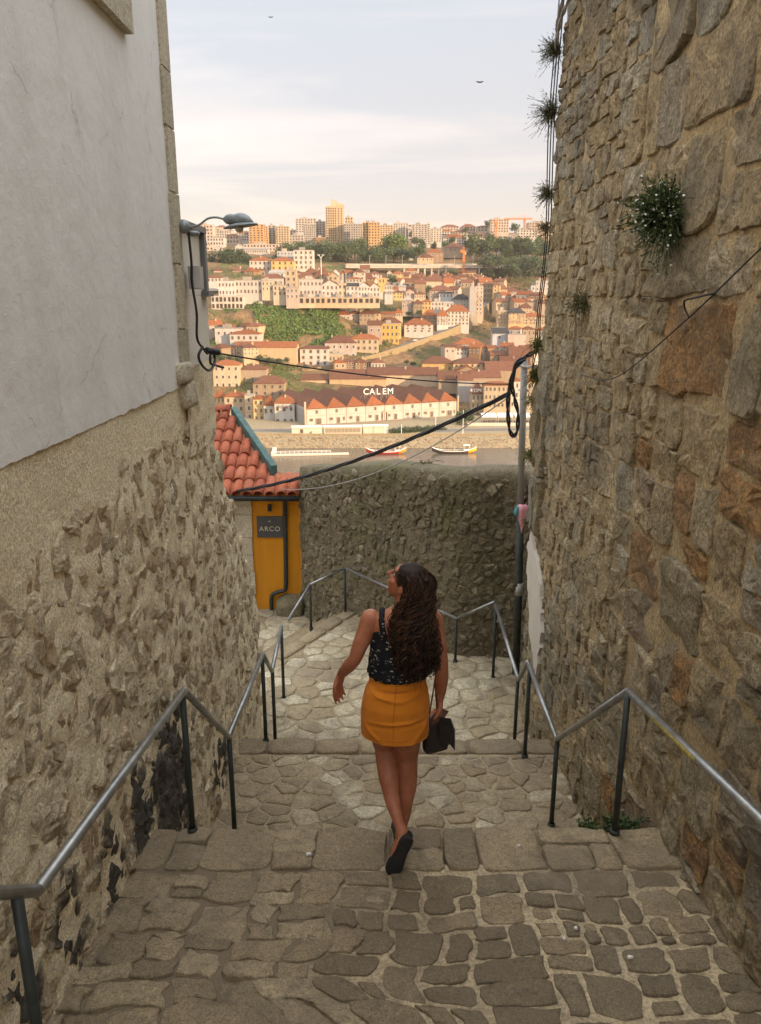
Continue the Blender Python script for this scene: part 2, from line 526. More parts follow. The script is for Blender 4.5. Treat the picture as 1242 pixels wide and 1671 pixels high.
M_PG = plaster_mat('grey_plaster', (0.74, 0.69, 0.60), (0.58, 0.53, 0.45), 0.5)
M_OC = plaster_mat('ochre_plaster', (0.66, 0.275, 0.018), (0.46, 0.19, 0.02), 0.7)
M_FL = plain('lead_flashing', (0.17, 0.18, 0.18), 0.5, 0.4)
M_BLK = plain('black_cable', (0.022, 0.022, 0.024), 0.5)
M_GRY = plain('grey_cable', (0.32, 0.31, 0.29), 0.5)
M_ST = plain('galvanised_rail', (0.34, 0.35, 0.34), 0.38, 0.75, 0.25, 14)
M_PO = plain('painted_post', (0.045, 0.052, 0.048), 0.5, 0.2, 0.3, 14)
M_YE = plain('yellow_paint_wear', (0.38, 0.31, 0.08), 0.5, 0.2, 0.5, 40)
M_BOX = plain('grey_plastic', (0.42, 0.41, 0.39), 0.5)
M_GLS = plain('dark_glass', (0.03, 0.035, 0.04), 0.12, 0, 0.1, 3, 0, 0.6)

# ================================================================ stairs and landings
XL, XR = -1.36, 1.68
def z_land0(y): return -3.03 + 0.12*(3.9 - y)
def z_land1(y): return -4.0 - 0.075*(y - 5.0)
Z2 = -4.6

def floor_stones(parent, cells, zf, gap, proud, tones, r, bulge=0.006, rough=0.003, inset=0.12, cuts=1):
    ps = []
    for c in cells:
        if len(c) < 3: continue
        g = stone_geo(c, proud*r.uniform(0.3, 1.3), gap*r.uniform(0.35, 1.5), r, bulge, inset, rough, 0.03, 0.03, cuts, r.random()*50, 0.16, 0.09)
        if g is None: continue
        cy = sum(p[1] for p in c)/len(c); cx = sum(p[0] for p in c)/len(c)
        ps.append((g[0], g[1], tones(cx, cy), abs(parea(c))/(cy*cy)))
    lay_stones(parent, ps, lambda u, w, h: (u, w, zf(w)+h), [M_FS], 'paving_stone', 'small_paving_stones')

def clipped(cells, u0, u1, w0, w1, extra=()):
    out = []
    for c in cells:
        for (ax, ay, nx, ny) in ((u0, 0, -1, 0), (u1, 0, 1, 0), (0, w0, 0, -1), (0, w1, 0, 1)) + tuple(extra):
            if len(c) >= 3: c = clip_poly(c, ax, ay, nx, ny)
        if len(c) >= 3 and abs(parea(c)) > 0.004: out.append(c)
    return out

# upper flight where the photographer stands, then the first landing
r = random.Random(11)
def step_run(name, x0, x1, steps):
    s = MB()
    for (y0, y1, zt, zb) in steps:
        s.box((x0, y0, zb), (x1, y1, zt))
    o = s.build(name, [M_FS]); tag(o, kind='structure')
    at = o.data.attributes.new('tone', 'FLOAT', 'FACE'); at.data.foreach_set('value', [0.45]*len(o.data.polygons))
    return o
step_run('upper_steps', XL-0.1, XR+0.1, [(1.85-0.32*i-0.32, 1.85-0.32*i+0.01, z_land0(1.85)+0.17*(i+1), -4.0) for i in range(7)])

sh = sheet(XL-0.15, XR+0.15, 1.84, 3.56, 0.03, lambda u, w, h: (u, w, z_land0(w)+h-0.004), 0.006, 7)
land0 = sh.build('landing', [M_FM0], None, True); tag(land0, kind='structure')
def wob(x_, y_): return (x_+0.42*noise.noise(Vector((y_*2.3, 4, 0)))*math.exp(-((x_+0.23)/0.5)**2)+0.03*noise.noise(Vector((x_*2.2, y_*2.2, 1))), y_+0.07*noise.noise(Vector((x_*1.8, y_*1.8, 8))))
rcs = []
split_rects(XL-0.05, -0.24, 1.86, 3.49, lambda u, w: (0.34, 0.23), r, rcs)
cells = clipped([[wob(*p) for p in rect_poly(rc, r, 0.16)] for rc in rcs], XL-0.05, XR, 1.86, 3.50)
def tone0(x, y): return r.choice([0.22, 0.3, 0.36, 0.42, 0.48, 0.55, 0.62])
floor_stones(land0, cells, z_land0, 0.005, 0.010, tone0, r, 0.001, 0.007, 0.06)
cells = []; rcs = []
split_rects(-0.24, 0.75, 1.86, 3.49, lambda u, w: (0.255, 0.20), r, rcs); split_rects(0.75, XR+0.05, 1.86, 3.49, lambda u, w: (0.27, 0.21), r, rcs)
for rc in rcs:
    cells.append([wob(*p) for p in rect_poly(rc, r, 0.10)])
def tone0(x, y): return r.choice([0.02, 0.06, 0.12, 0.18, 0.25, 0.32, 0.42])
floor_stones(land0, clipped(cells, -1.0, XR+0.05, 1.86, 3.50), z_land0, 0.012, 0.010, tone0, r, 0.001, 0.005, 0.06)
# nosing slabs along the edge
pcs = []; rcs = []
split_rects(XL-0.1, XR+0.1, 3.50, 3.905, lambda u, w: (0.40, 0.33), r, rcs)
for rc in rcs:
    q = rect_poly(rc, r, 0.05)
    g = stone_geo(q, r.uniform(0.006, 0.018), 0.004, r, 0.001, 0.05, 0.008, 0.02, 0.14, 1, r.random()*40, 0.14, 0.03)
    if g: pcs.append((g[0], g[1], r.choice([0.26, 0.42, 0.5, 0.36, 0.55]), 1))
lay_stones(land0, pcs, lambda u, w, h: (u, w, z_land0(w)+h), [M_FS], 'edge_slab', 'x')

step_run('middle_steps', XL-0.12, XR+0.12, [(3.55, 3.9, -3.052, -5.0)] + [(3.9+0.19*i-0.01, 3.9+0.19*(i+1), -3.03-0.162*(i+1), -5.2) for i in range(6)])

# second landing
sh = sheet(XL-0.15, XR+0.2, 4.98, 6.33, 0.035, lambda u, w, h: (u, w, z_land1(w)+h), 0.006, 6, seed=3)
land1 = sh.build('landing', [M_FM], None, True); tag(land1, kind='structure')
sites = jitter_sites(XL, XR, 5.0, 6.3, 0.24, 0.15, 0.45, r)
cells = clipped(voronoi(sites), XL-0.05, XR+0.12, 4.99, 6.30)
def tone1(x, y):
    if r.random() < 0.24 and x > -0.7: return r.choice([0.8, 0.9, 0.98])
    return r.choice([0.42, 0.5, 0.56, 0.6, 0.64, 0.68])
floor_stones(land1, cells, z_land1, 0.012, 0.012, tone1, r)
x = XL-0.1; pcs = []
while x < XR+0.15:
    w_ = r.uniform(0.3, 0.6)
    g = stone_geo([(x, 6.32), (x+w_, 6.32), (x+w_, 6.61+r.uniform(-.012, .012)), (x, 6.61+r.uniform(-.012, .012))], 0.022, 0.008, r, 0.004, 0.07, 0.007, 0.01, 0.14, 1, r.random()*40)
    pcs.append((g[0], g[1], r.choice([0.36, 0.42, 0.5, 0.55]), 1)); x += w_
lay_stones(land1, pcs, lambda u, w, h: (u, w, z_land1(w)+h), [M_FS], 'edge_slab', 'x')
step_run('lower_steps', XL-0.12, XR+0.2, [(6.33, 6.6, -4.145, -6.0)] + [(6.6+0.2*i-0.01, 6.6+0.2*(i+1), -4.12-0.16*(i+1), -6.0) for i in range(3)])

# third landing, bounded by a diagonal edge on the left where more steps go down to the house
def z_l2(y): return Z2
EDGE = ((-1.45, 9.35), (-0.50, 10.98))
ex, ey = EDGE[1][0]-EDGE[0][0], EDGE[1][1]-EDGE[0][1]
el_ = math.hypot(ex, ey); enx, eny = -ey/el_, ex/el_          # outward (left)
cut2 = ((EDGE[0][0], EDGE[0][1], enx, eny),)
sh = MB()
sh.add([(XL-0.3, 7.0, Z2-0.0), (2.1, 7.0, Z2), (2.1, 11.6, Z2), (-0.3, 11.6, Z2), (-0.50, 10.98, Z2), (-1.45, 9.35, Z2), (-1.66, 8.9, Z2)], [(0, 1, 2, 3, 4, 5, 6)])
sh.add([(XL-0.3, 7.0, Z2-1.2), (-1.66, 8.9, Z2-1.2), (-1.45, 9.35, Z2-1.2), (-0.5, 10.98, Z2-1.2), (-0.3, 11.6, Z2-1.2), (XL-0.3, 7.0, Z2), (-1.66, 8.9, Z2), (-1.45, 9.35, Z2), (-0.5, 10.98, Z2), (-0.3, 11.6, Z2)],
       [(1, 0, 5, 6), (2, 1, 6, 7), (3, 2, 7, 8), (4, 3, 8, 9)])
land2 = sh.build('landing', [M_FM]); tag(land2, kind='structure')
sites = jitter_sites(XL-0.2, 2.1, 7.2, 11.2, 0.27, 0.24, 0.45, r)
cells = clipped(voronoi(sites), XL-0.15, 1.95, 7.21, 11.0, ((EDGE[0][0]-enx*0.2, EDGE[0][1]-eny*0.2, enx, eny),))
def tone2(x, y):
    q = r.random()
    return r.choice([0.78, 0.86, 0.94]) if q < 0.42 else r.choice([0.56, 0.62, 0.68, 0.74])
floor_stones(land2, cells, z_l2, 0.014, 0.014, tone2, r)
pcs = []; t = 0.0
while t < el_ - 0.05:
    w_ = min(r.uniform(0.35, 0.6), el_-t)
    q = lambda s, o: (EDGE[0][0]+ex/el_*s+enx*o, EDGE[0][1]+ey/el_*s+eny*o)
    g = stone_geo([q(t, 0.01), q(t, -0.2), q(t+w_, -0.2), q(t+w_, 0.01)], 0.03, 0.008, r, 0.004, 0.07, 0.004, 0.01, 0.16)
    pcs.append((g[0], g[1], r.choice([0.5, 0.6]), 1)); t += w_
lay_stones(land2, pcs, lambda u, w, h: (u, w, Z2+h), [M_FS], 'edge_slab', 'x')
# side steps parallel to the diagonal edge, down to the forecourt
s = MB()
for i in range(3):
    o0, o1 = 0.3*i, 0.3*(i+1)
    P_ = [q(-0.9, o0), q(el_+0.6, o0), q(el_+0.6, o1), q(-0.9, o1)]
    zt = Z2-0.17*(i+1)
    s.add([(*p, zt-0.6) for p in P_]+[(*p, zt) for p in P_], [(4, 7, 6, 5)[::-1], (0, 1, 5, 4)[::-1], (1, 2, 6, 5)[::-1], (2, 3, 7, 6)[::-1], (3, 0, 4, 7)[::-1]], 0, 0.55)
o = s.build('side_steps', [M_FS]); tag(o, kind='structure')
sh = MB(); sh.add([(-9, 7.0, -5.2), (0.2, 7.0, -5.2), (0.2, 14.0, -5.2), (-9, 14.0, -5.2)], [(0, 1, 2, 3)])
fc = sh.build('forecourt', [M_FM]); tag(fc, kind='structure')
sites = jitter_sites(-3.6, -0.9, 9.0, 12.6, 0.34, 0.3, 0.28, r)
floor_stones(fc, clipped(voronoi(sites), -3.6, -0.8, 9.0, 12.45), lambda y: -5.2, 0.014, 0.014, tone2, r)

# small litter on the paving
M_LIT = plain('paper_scrap', (0.72, 0.70, 0.66), 0.8)
for i, (lx, ly) in enumerate([(1.13, 2.83), (0.93, 3.02), (0.86, 2.95), (0.78, 3.7), (-0.4, 3.62)]):
    mb = MB()
    n_ = 6; k = r.uniform(0.010, 0.018)
    ring = [(math.cos(a*6.283/n_)*k*r.uniform(.6, 1.4), math.sin(a*6.283/n_)*k*r.uniform(.4, 1)) for a in range(n_)]
    mb.add([(a, b, 0.0) for a, b in ring]+[(a*.8, b*.8, 0.004+r.uniform(0, .006)) for a, b in ring], [tuple(range(n_-1, -1, -1)), tuple(range(n_, 2*n_))]+[(j, (j+1) % n_, n_+(j+1) % n_, n_+j) for j in range(n_)])
    o = mb.build('paper_scrap', [M_LIT], loc=(lx, ly, z_land0(ly)+0.024))
    tag(o, ['crumpled white scrap at the foot of the right wall', 'white scrap on a dark stone right of the path', 'tiny white scrap left of the larger scrap on the dark stone', 'white speck on the edge slab near the right railing post', 'white speck on the edge slab left of the woman'][i], 'litter', 'paper scraps on the landing')

# ================================================================ right wall
RW = empty('stone_wall', (XR, 4.0, -4.6), 0, 'tall weathered granite wall rising along the right side of the stairs', 'wall')
r = random.Random(23)
rwmap = lambda u, w, h: (XR - h + 0.012*w, u, w)
RTOP = 2.85
def rsize(u, w):
    if w > 0.9 and u < 5.6: return (0.9, 0.66)
    if u < 4.6 and w < 0.9: return (0.54, 0.44)
    if u < 6.0: return (0.44, 0.31)
    return (0.34, 0.23)
rects = []
# courses keep the joints roughly level
w0 = -4.7
while w0 < 2.5:
    ww = r.uniform(0.5, 0.95); u0 = 0.3
    while u0 < 8.0:
        uu = r.uniform(0.9, 1.8)
        if 8.05-(u0+uu) < 0.5: uu = 8.05-u0
        split_rects(u0, min(8.05, u0+uu), w0, w0+ww, rsize, r, rects); u0 += uu
    w0 += ww
ps = []
for rc in rects:
    p = rect_poly(rc, r, 0.07)
    near = rc[0] < 4.8
    u, w = (rc[0]+rc[1])/2, (rc[2]+rc[3])/2
    gap = r.uniform(0.012, 0.034) if near and w < 1.2 else r.uniform(0.006, 0.02)
    g = stone_geo(p, r.uniform(0.012, 0.030), gap*0.65, r, r.uniform(-0.004, 0.006), 0.06, 0.012, 0.10, 0.04, 1, r.random()*90, 0.14, 0.03)
    if g is None: continue
    if near and r.random() < 0.22 and w < 0.9: tn = r.uniform(0.70, 0.96)
    elif w > 0.8: tn = r.choice([0.3, 0.36, 0.6, 0.66, 0.7, 0.0, 0.1])
    else: tn = r.uniform(0.0, 0.62)
    dist2 = u*u+w*w+2.8
    ps.append((g[0], g[1], tn, (rc[1]-rc[0])*(rc[3]-rc[2])/dist2*(2.0/max(1.5, u)) if -3.9 < w < 2.8 and u > 2.3 else 0))
lay_stones(RW, ps, rwmap, [M_RW], 'stone', 'small_stones', flip=True, smooth=False)
sh = sheet(-1.6, 8.02, -5.0, 2.85, 0.04, lambda u, w, h: rwmap(u, w, h+0.003), 0.013, 6, True)
part(sh, 'mortar_face', [M_RM], RW, True)
b = MB(); b.box((XR+0.09, -1.6, -5.2), (XR+0.85, 8.03, 2.85)); b.t = [0.5]*len(b.f)
part(b, 'wall_body', [M_RM], RW)
# rough pier at the far end of the wall
ps = []
z = -2.35
while z < -0.62:
    hh = r.uniform(0.3, 0.7)
    for (a, c_) in ((7.55, 7.82), (7.82, 8.13)):
        p = rect_poly((a, c_+0.02, z, z+hh), r, 0.12)
        g = stone_geo(p, r.uniform(0.05, 0.07), 0.002, r, 0.002, 0.06, 0.016, 0.1, 0.06, 1, r.random()*90, 0.12, 0.04)
        ps.append((g[0], g[1], r.choice([0.3, 0.36, 0.62, 0.66]), 1))
    z += hh
lay_stones(RW, ps, rwmap, [M_RW], 'pier_stone', 'x', flip=True, smooth=False)
# whitewash remnants
M_WW = plaster_mat('old_whitewash', (0.62, 0.58, 0.50), (0.45, 0.41, 0.34), 0.5)
def patch(pts, mapf, name, parent, mat, th=0.012):
    mb = MB(); n_ = len(pts)
    mb.add([mapf(u, w, -0.02) for u, w in pts]+[mapf(u, w, th) for u, w in pts], [tuple(range(n_, 2*n_))[::-1]]+[(i, (i+1) % n_, n_+(i+1) % n_, n_+i)[::-1] for i in range(n_)])
    return part(mb, name, [mat], parent)
def rough_outline(pts, r, amp, n=6):
    o = []
    for i in range(len(pts)):
        a = pts[i]; b_ = pts[(i+1) % len(pts)]
        for k in range(n):
            t_ = k/n
            o.append((a[0]+(b_[0]-a[0])*t_+r.uniform(-amp, amp), a[1]+(b_[1]-a[1])*t_+r.uniform(-amp, amp)))
    return o
patch(rough_outline([(7.25, -2.75), (7.85, -2.36), (8.0, -2.6), (7.85, -3.0), (7.55, -3.5), (7.15, -3.75), (7.05, -3.2)][::-1], r, 0.05), lambda u, w, h: rwmap(u, w, h+0.03+0.008*noise.noise(Vector((u*20, w*20, 0)))), 'whitewash_patch', RW, M_WW, 0.025)

# unseen terrace block added behind the tall wall to shade the stairs
shade_block = MB(); shade_block.box((XR+0.86, -6, -5.2), (16.0, 7.7, 2.2)); o = shade_block.build('terrace', [M_RM]); tag(o, kind='structure')
# ================================================================ left rubble wall
LW = empty('rubble_wall', (XL, 4.0, -4.6), 0, 'pale rubble wall with thick mortar along the left side of the stairs', 'wall')
r = random.Random(31)
def lend(z):      # far end of the wall leans back
    if z > -0.9: return 6.30
    if z > -3.3: return 6.30 + (-0.9-z)*0.71
    return 8.0 - (-3.3-z)*0.2
lwmap = lambda u, w, h: (XL + h - 0.02*(w+3.0) + 0.02*noise.noise(Vector((u*1.1, w*1.1, 5))), u, w)
sites = jitter_sites(1.2, 8.3, -4.7, -0.72, 0.18, 0.15, 0.48, r)
cells = voronoi(sites)
ps = []
for c, st in zip(cells, sites):
    u, w = st
    top = -0.86 - 0.10*max(0, 4.2-u) + 0.14*noise.noise(Vector((u*1.7, 0, 2)))
    if w > top or u > lend(w)-0.10 or len(c) < 3: continue
    c = [(min(p[0], lend(p[1])-0.02), p[1]) for p in c]
    floor = z_land0(u) if u < 3.9 else (-3.03-(u-3.9)*0.85 if u < 5 else -4.0)
    if w < floor-0.3: continue
    hgt = w-floor
    g = stone_geo(c, r.uniform(0.006, 0.024), r.uniform(0.0, 0.010), r, r.uniform(-0.004, 0.006), 0.12, 0.013, 0.12, 0.04, 1, r.random()*90, 0.14, 0.08)
    if g is None: continue
    tn = r.uniform(0.0, 1.0)
    ps.append((g[0], g[1], tn, abs(parea(c))/(u*u+w*w+1.8)*(1.36/u)))
lay_stones(LW, ps, lwmap, [M_LW], 'stone', 'small_stones', smooth=False)
# mortar face following the leaning end
mb = MB(); vv = []; ff = []
NU, NW = 230, 130
for i in range(NU+1):
    for j in range(NW+1):
        w = -4.9 + (4.9-0.60)*j/NW
        u = -2.0 + (lend(w)+2.0)*i/NU
        h = 0.014*noise.noise(Vector((u*5, w*5, 1))) + 0.014*noise.noise(Vector((u*12, w*12, 4))) + 0.008*noise.noise(Vector((u*30, w*30, 4)))
        tp_ = -0.86 - 0.10*max(0, 4.2-u) + 0.14*noise.noise(Vector((u*1.7, 0, 2)))
        k_ = min(1, max(0.12, (tp_+0.10-w)/0.22)); h *= k_
        h += 0.013-0.05*max(0, (i-NU+4))/4.0
        vv.append(lwmap(u, w, h))
for i in range(NU):
    for j in range(NW):
        a = i*(NW+1)+j; ff.append((a, a+NW+1, a+NW+2, a+1))
mb.add(vv, ff)
part(mb, 'mortar_face', [M_LM], LW, True)
# leaning end face
mb = MB(); vv = []; ff = []
r2 = random.Random(3)
for i in range(9):
    for j in range(49):
        w = -4.9 + 4.3*j/48
        vv.append((XL-0.05-0.02*(w+3.0)-0.45*i/8, lend(w)-0.0+0.03*noise.noise(Vector((i*0.7, w*6, 2))), w))
for i in range(8):
    for j in range(48):
        a = i*49+j; ff.append((a, a+49, a+50, a+1))
mb.add(vv, ff)
part(mb, 'end_face', [M_LM], LW, True)

# ================================================================ white house on the left, above the rubble wall
WH = empty('white_house', (XL, 3.0, -0.6), 0, 'white plastered house wall with granite corner stones above the rubble wall', 'house')
XH = XL - 0.03
mb = MB()
# wall with a window opening: sill at z 1.37, window from y 3.2 to 4.55
wy0, wy1, wz0, wz1 = 3.35, 4.70, 1.41, 3.2
ZP = -0.40
for a, b_ in (((-0.6, ZP), (wy0, 3.6)), ((wy1, ZP), (5.60, 3.6)), ((wy0, ZP), (wy1, wz0)), ((wy0, wz1), (wy1, 3.6))):
    mb.add([(XH, a[0], a[1]), (XH, b_[0], a[1]), (XH, b_[0], b_[1]), (XH, a[0], b_[1])], [(0, 1, 2, 3)])
NE = 260; vv = []
for i in range(NE+1):
    y_ = -0.6+6.2*i/NE
    zb = -0.60-0.012*noise.noise(Vector((y_*2.1, 0, 0)))-0.010*noise.noise(Vector((y_*9, 3, 0)))-0.006*noise.noise(Vector((y_*31, 5, 0)))
    vv += [(XH, y_, ZP), (XH+0.004, y_, zb), (XH-0.05, y_, zb-0.004)]
mb.add(vv, [q for i in range(NE) for q in ((3*i, 3*i+1, 3*i+4, 3*i+3)[::-1], (3*i+1, 3*i+2, 3*i+5, 3*i+4)[::-1])])
mb.box((XH-3.2, 5.58, -0.62), (XH-0.02, 5.62, 3.6))
mb.box((XH-3.2, -0.6, 3.5), (XH-0.02, 5.57, 3.58))
part(mb, 'plaster_wall', [M_PL], WH)
mb = MB()
mb.box((XH-0.25, wy0-0.02, wz0-0.02), (XH+0.028, wy0+0.17, wz1), 0, 0.5); mb.box((XH-0.25, wy1-0.17, wz0+0.17), (XH+0.028, wy1+0.02, wz1), 0, 0.4)
mb.box((XH-0.25, wy0+0.172, wz1-0.17), (XH+0.026, wy1-0.172, wz1+0.02), 0, 0.4)
sf = part(mb, 'window_surround', [M_GR], WH)
mb = MB(); mb.box((XH-0.25, wy0+0.172, wz0-0.03), (XH+0.05, wy1+0.04, wz0+0.168), 0, 0.2); part(mb, 'window_sill', [M_GR], WH)
mb = MB(); mb.box((XH-0.2, wy0+0.17, wz0+0.165), (XH-0.16, wy1-0.17, wz1-0.16)); part(mb, 'window_pane', [M_GLS], WH)
r = random.Random(5)
z = -0.62; k = 0
while z < 3.3:
    hh = r.uniform(0.34, 0.46)
    mb = MB(); d0 = 0.0 if k % 2 else 0.02
    mb.box((XH-0.2, 5.44-d0, z+0.004), (XH+0.016+r.uniform(0, .006), 5.63+r.uniform(0, .012), z+hh-0.006), 0, r.uniform(0.05, 0.95))
    part(mb, 'corner_stone', [M_GR], WH); z += hh; k += 1
# corbel stones at the foot of the corner
for i, (yy, zz, ww, hh) in enumerate(((5.40, -0.50, 0.13, 0.14), (5.48, -0.66, 0.15, 0.18))):
    g = stone_geo([(yy-0.1, zz-hh/2), (yy+ww, zz-hh/2), (yy+ww, zz+hh/2), (yy-0.1, zz+hh/2)], 0.06, 0.0, r, 0.004, 0.08, 0.008, 0.1, 0.03, 1, 3.0, 0.1)
    mb = MB(); mb.add([(XH+h, u, w) for u, w, h in g[0]], g[1], 0, 0.5); part(mb, 'corbel_stone', [M_GR], WH, True)

# lower annex next to it, with a metal capped edge
AN = empty('annex', (XL, 5.9, -0.6), 0, 'narrow grey plastered annex with dark metal flashing behind the white house corner', 'house')
mb = MB(); mb.box((XL-2.5, 5.65, 0.02), (XL-0.03, 6.26, 0.475)); mb.box((XL-2.5, 5.65, -1.1), (XL-0.03, 6.42, 0.018)); part(mb, 'plaster_wall', [M_PG], AN)
mb = MB(); mb.box((XL-2.5, 5.66, 0.477), (XL+0.01, 6.35, 0.52)); mb.box((XL-0.06, 6.262, 0.05), (XL+0.008, 6.335, 0.475)); mb.box((XL-0.06, 6.22, 0.01), (XL+0.03, 6.40, 0.048))
part(mb, 'flashing', [M_FL], AN)
mb = MB(); mb.box((XL-2.5, 5.66, 0.525), (XL-0.3, 6.10, 0.60)); part(mb, 'roof_edge', [M_FL], AN)
ps_ = MB(); g = sheet(5.50, 6.43, -1.12, -0.48, 0.04, lambda u, w, h: (XL-0.018+h, u, w), 0.02, 6); part(g, 'rough_render', [M_LM], AN, True)
# ================================================================ far rubble wall that closes the landing
def catmull(P, n=10):
    P = [Vector(p) for p in P]; o = []
    Q = [P[0]*2-P[1]] + P + [P[-1]*2-P[-2]]
    for i in range(1, len(Q)-2):
        a, b_, c_, d_ = Q[i-1], Q[i], Q[i+1], Q[i+2]
        for k in range(n):
            t_ = k/n
            o.append(0.5*((2*b_)+(c_-a)*t_+(2*a-5*b_+4*c_-d_)*t_*t_+(3*b_-a-3*c_+d_)*t_**3))
    o.append(P[-1]); return o
BP = catmull([(1.74, 8.02, 0), (1.90, 8.9, 0), (1.84, 9.22, 0), (1.55, 9.36, 0), (0.95, 9.46, 0), (0.3, 10.1, 0), (-0.57, 11.06, 0), (-1.05, 11.75, 0), (-1.34, 12.43, 0)], 12)
BL = [0.0]
for i in range(1, len(BP)): BL.append(BL[-1]+(BP[i]-BP[i-1]).length)
BT = BL[-1]
def bframe(u):
    u = max(0, min(BT-1e-4, u))
    lo = 0
    while BL[lo+1] < u: lo += 1
    t_ = (u-BL[lo])/(BL[lo+1]-BL[lo])
    p = BP[lo].lerp(BP[lo+1], t_)
    i0, i1 = max(0, lo-2), min(len(BP)-1, lo+3)
    d = (BP[i1]-BP[i0]).normalized()
    n_ = Vector((d.y, -d.x, 0))
    if n_.dot(Vector((-0.2, 7.5, 0))-p) < 0: n_ = -n_
    return p, n_
def btop(u):
    f = u/BT
    tb = [(0, -2.0), (0.25, -2.05), (0.6, -2.20), (1.0, -2.66)]
    for (a, za), (c_, zc) in zip(tb, tb[1:]):
        if f <= c_: return za+(zc-za)*(f-a)/(c_-a)
    return -2.66
def bmap(u, w, h):
    p, n_ = bframe(u)
    q = p+n_*(h+0.03*noise.noise(Vector((u*1.5, w*1.5, 9))))
    return (q.x, q.y, w)
BW = empty('retaining_wall', (0.3, 10.1, -4.6), 0, 'dark rough rubble wall closing off the landing above the river', 'wall')
r = random.Random(41)
sites = jitter_sites(0, BT, -5.3, -2.0, 0.13, 0.11, 0.5, r)
ps = []
for c, st in zip(voronoi(sites, lim=0.4), sites):
    u, w = st
    if w > btop(u)-0.10 or u < 0.03 or u > BT-0.05 or len(c) < 3: continue
    if w < (-4.75 if u < BT*0.66 else -5.35): continue
    g = stone_geo(c, r.uniform(0.002, 0.036), r.uniform(0.002, 0.014), r, r.uniform(0.0, 0.014), 0.2, 0.018, 0.22, 0.04, 1, r.random()*90, 0.13, 0.06)
    if g is None: continue
    tn = r.choice([0.02, 0.1, 0.25, 0.4, 0.5, 0.6, 0.7]) if r.random() > 0.06 else 1.0
    ps.append((g[0], g[1], tn, abs(parea(c))))
lay_stones(BW, ps, bmap, [M_BW], 'stone', 'small_stones', flip=False, smooth=False)
mb = MB(); vv = []; ff = []
NU = int(BT/0.06); prof = [(-3.4, 0.0), (-2.0, 0.0), (-1.0, 0.0), (-0.4, 0.0), (-0.12, 0.004), (-0.03, -0.02), (0.0, -0.09), (0.01, -0.25), (-0.01, -0.42), (-0.08, -0.5), (-3.2, -0.5)]
prof2 = []
for (a, b_), (c_, d_) in zip(prof, prof[1:]):
    k = max(1, int(abs(c_-a)/0.06)) if b_ > -0.02 else 1
    for j in range(k): prof2.append((a+(c_-a)*j/k, b_+(d_-b_)*j/k))
prof2.append(prof[-1]); NP = len(prof2)
for i in range(NU+1):
    u = BT*i/NU
    for (dz, h) in prof2:
        z = btop(u)+dz
        nz = 0.02*noise.noise(Vector((u*6, z*6, 1)))+0.014*noise.noise(Vector((u*15, z*15, h*9)))
        x_, y_, z_ = bmap(u, z, h+nz+0.007); vv.append((x_, y_, z_+(0.025*noise.noise(Vector((u*4, h*9, 2))) if h < -0.015 else 0)))
for i in range(NU):
    for j in range(NP-1):
        a = i*NP+j; ff.append((a, a+1, a+NP+1, a+NP))
mb.add(vv, ff, 0, 0.3); part(mb, 'mortar_face', [M_BM], BW, True)
# pale patch left of the pole
patch(rough_outline([(1.05, -2.85), (0.55, -2.12), (0.42, -2.25), (0.75, -2.8)], r, 0.03), lambda u, w, h: bmap(u, w, h+0.05), 'whitewash_patch', BW, M_WW, 0.02)

# ================================================================ ochre house
YH = empty('ochre_house', (-3.0, 12.45, -5.2), 0, 'small ochre yellow house with red barrel tile roof at the turn of the stairs', 'house')
mb = MB(); mb.box((-6.5, 12.45, -5.4), (-2.8, 14.6, -3.12)); mb.box((-2.799, 12.45, -5.4), (-1.36, 12.72, -3.12)); part(mb, 'wall', [M_OC], YH)
r = random.Random(51)
TA = math.atan(0.445)
def roofp(x_, v_, h=0.0): return (x_, 12.2+v_*math.cos(TA)-h*math.sin(TA), -3.10+v_*math.sin(TA)+h*math.cos(TA))
def diagx(y): return -1.80-(y-12.82)*0.548
M_TILE, nt, b = newmat('terracotta_tile')
P = posn(nt); oi = nt.nodes.new('ShaderNodeObjectInfo')
rc = ramp(nt, [(0.38, 0.085, 0.035), (0.46, 0.125, 0.05), (0.33, 0.07, 0.032), (0.50, 0.165, 0.075)], oi.outputs['Random'])
n1 = noise_node(nt, 14, 6, 0.65, P); n2 = noise_node(nt, 60, 4, 0.6, P)
c = mixc(nt, mrange(nt, n1.outputs['Fac'], 0.46, 0.7, 0, 0.65), rc.outputs[0], (0.13, 0.055, 0.035))
c = mixc(nt, mrange(nt, n2.outputs['Fac'], 0.62, 0.75, 0, 0.5), c, (0.55, 0.38, 0.27))
nt.links.new(c, b.inputs['Base Color']); b.inputs['Roughness'].default_value = 0.8
bumpn(nt, b, [(n2.outputs['Fac'], 0.004)])
# roof bed of channel tiles
mb = MB(); vv = []; ff = []
NXr, SP = 200, 0.185
for i in range(NXr+1):
    x_ = -6.6+(6.6-1.34)*i/NXr
    for v_ in (0.0, 0.6, 1.2, 1.8, 2.4):
        y_ = 12.2+v_*math.cos(TA); 
        vmax = 2.45
        if x_ > -1.82: vmax = 0.62
        elif x_ > -2.74: vmax = (12.82+(-1.80-x_)/0.548-12.2)/math.cos(TA)
        vv.append(roofp(x_, min(v_, vmax), 0.02*math.cos(2*math.pi*(x_+1.36)/SP)))
for i in range(NXr):
    for j in range(4):
        a = i*5+j; ff.append((a, a+5, a+6, a+1))
mb.add(vv, ff); RB = part(mb, 'roof', [M_TILE], YH, True)
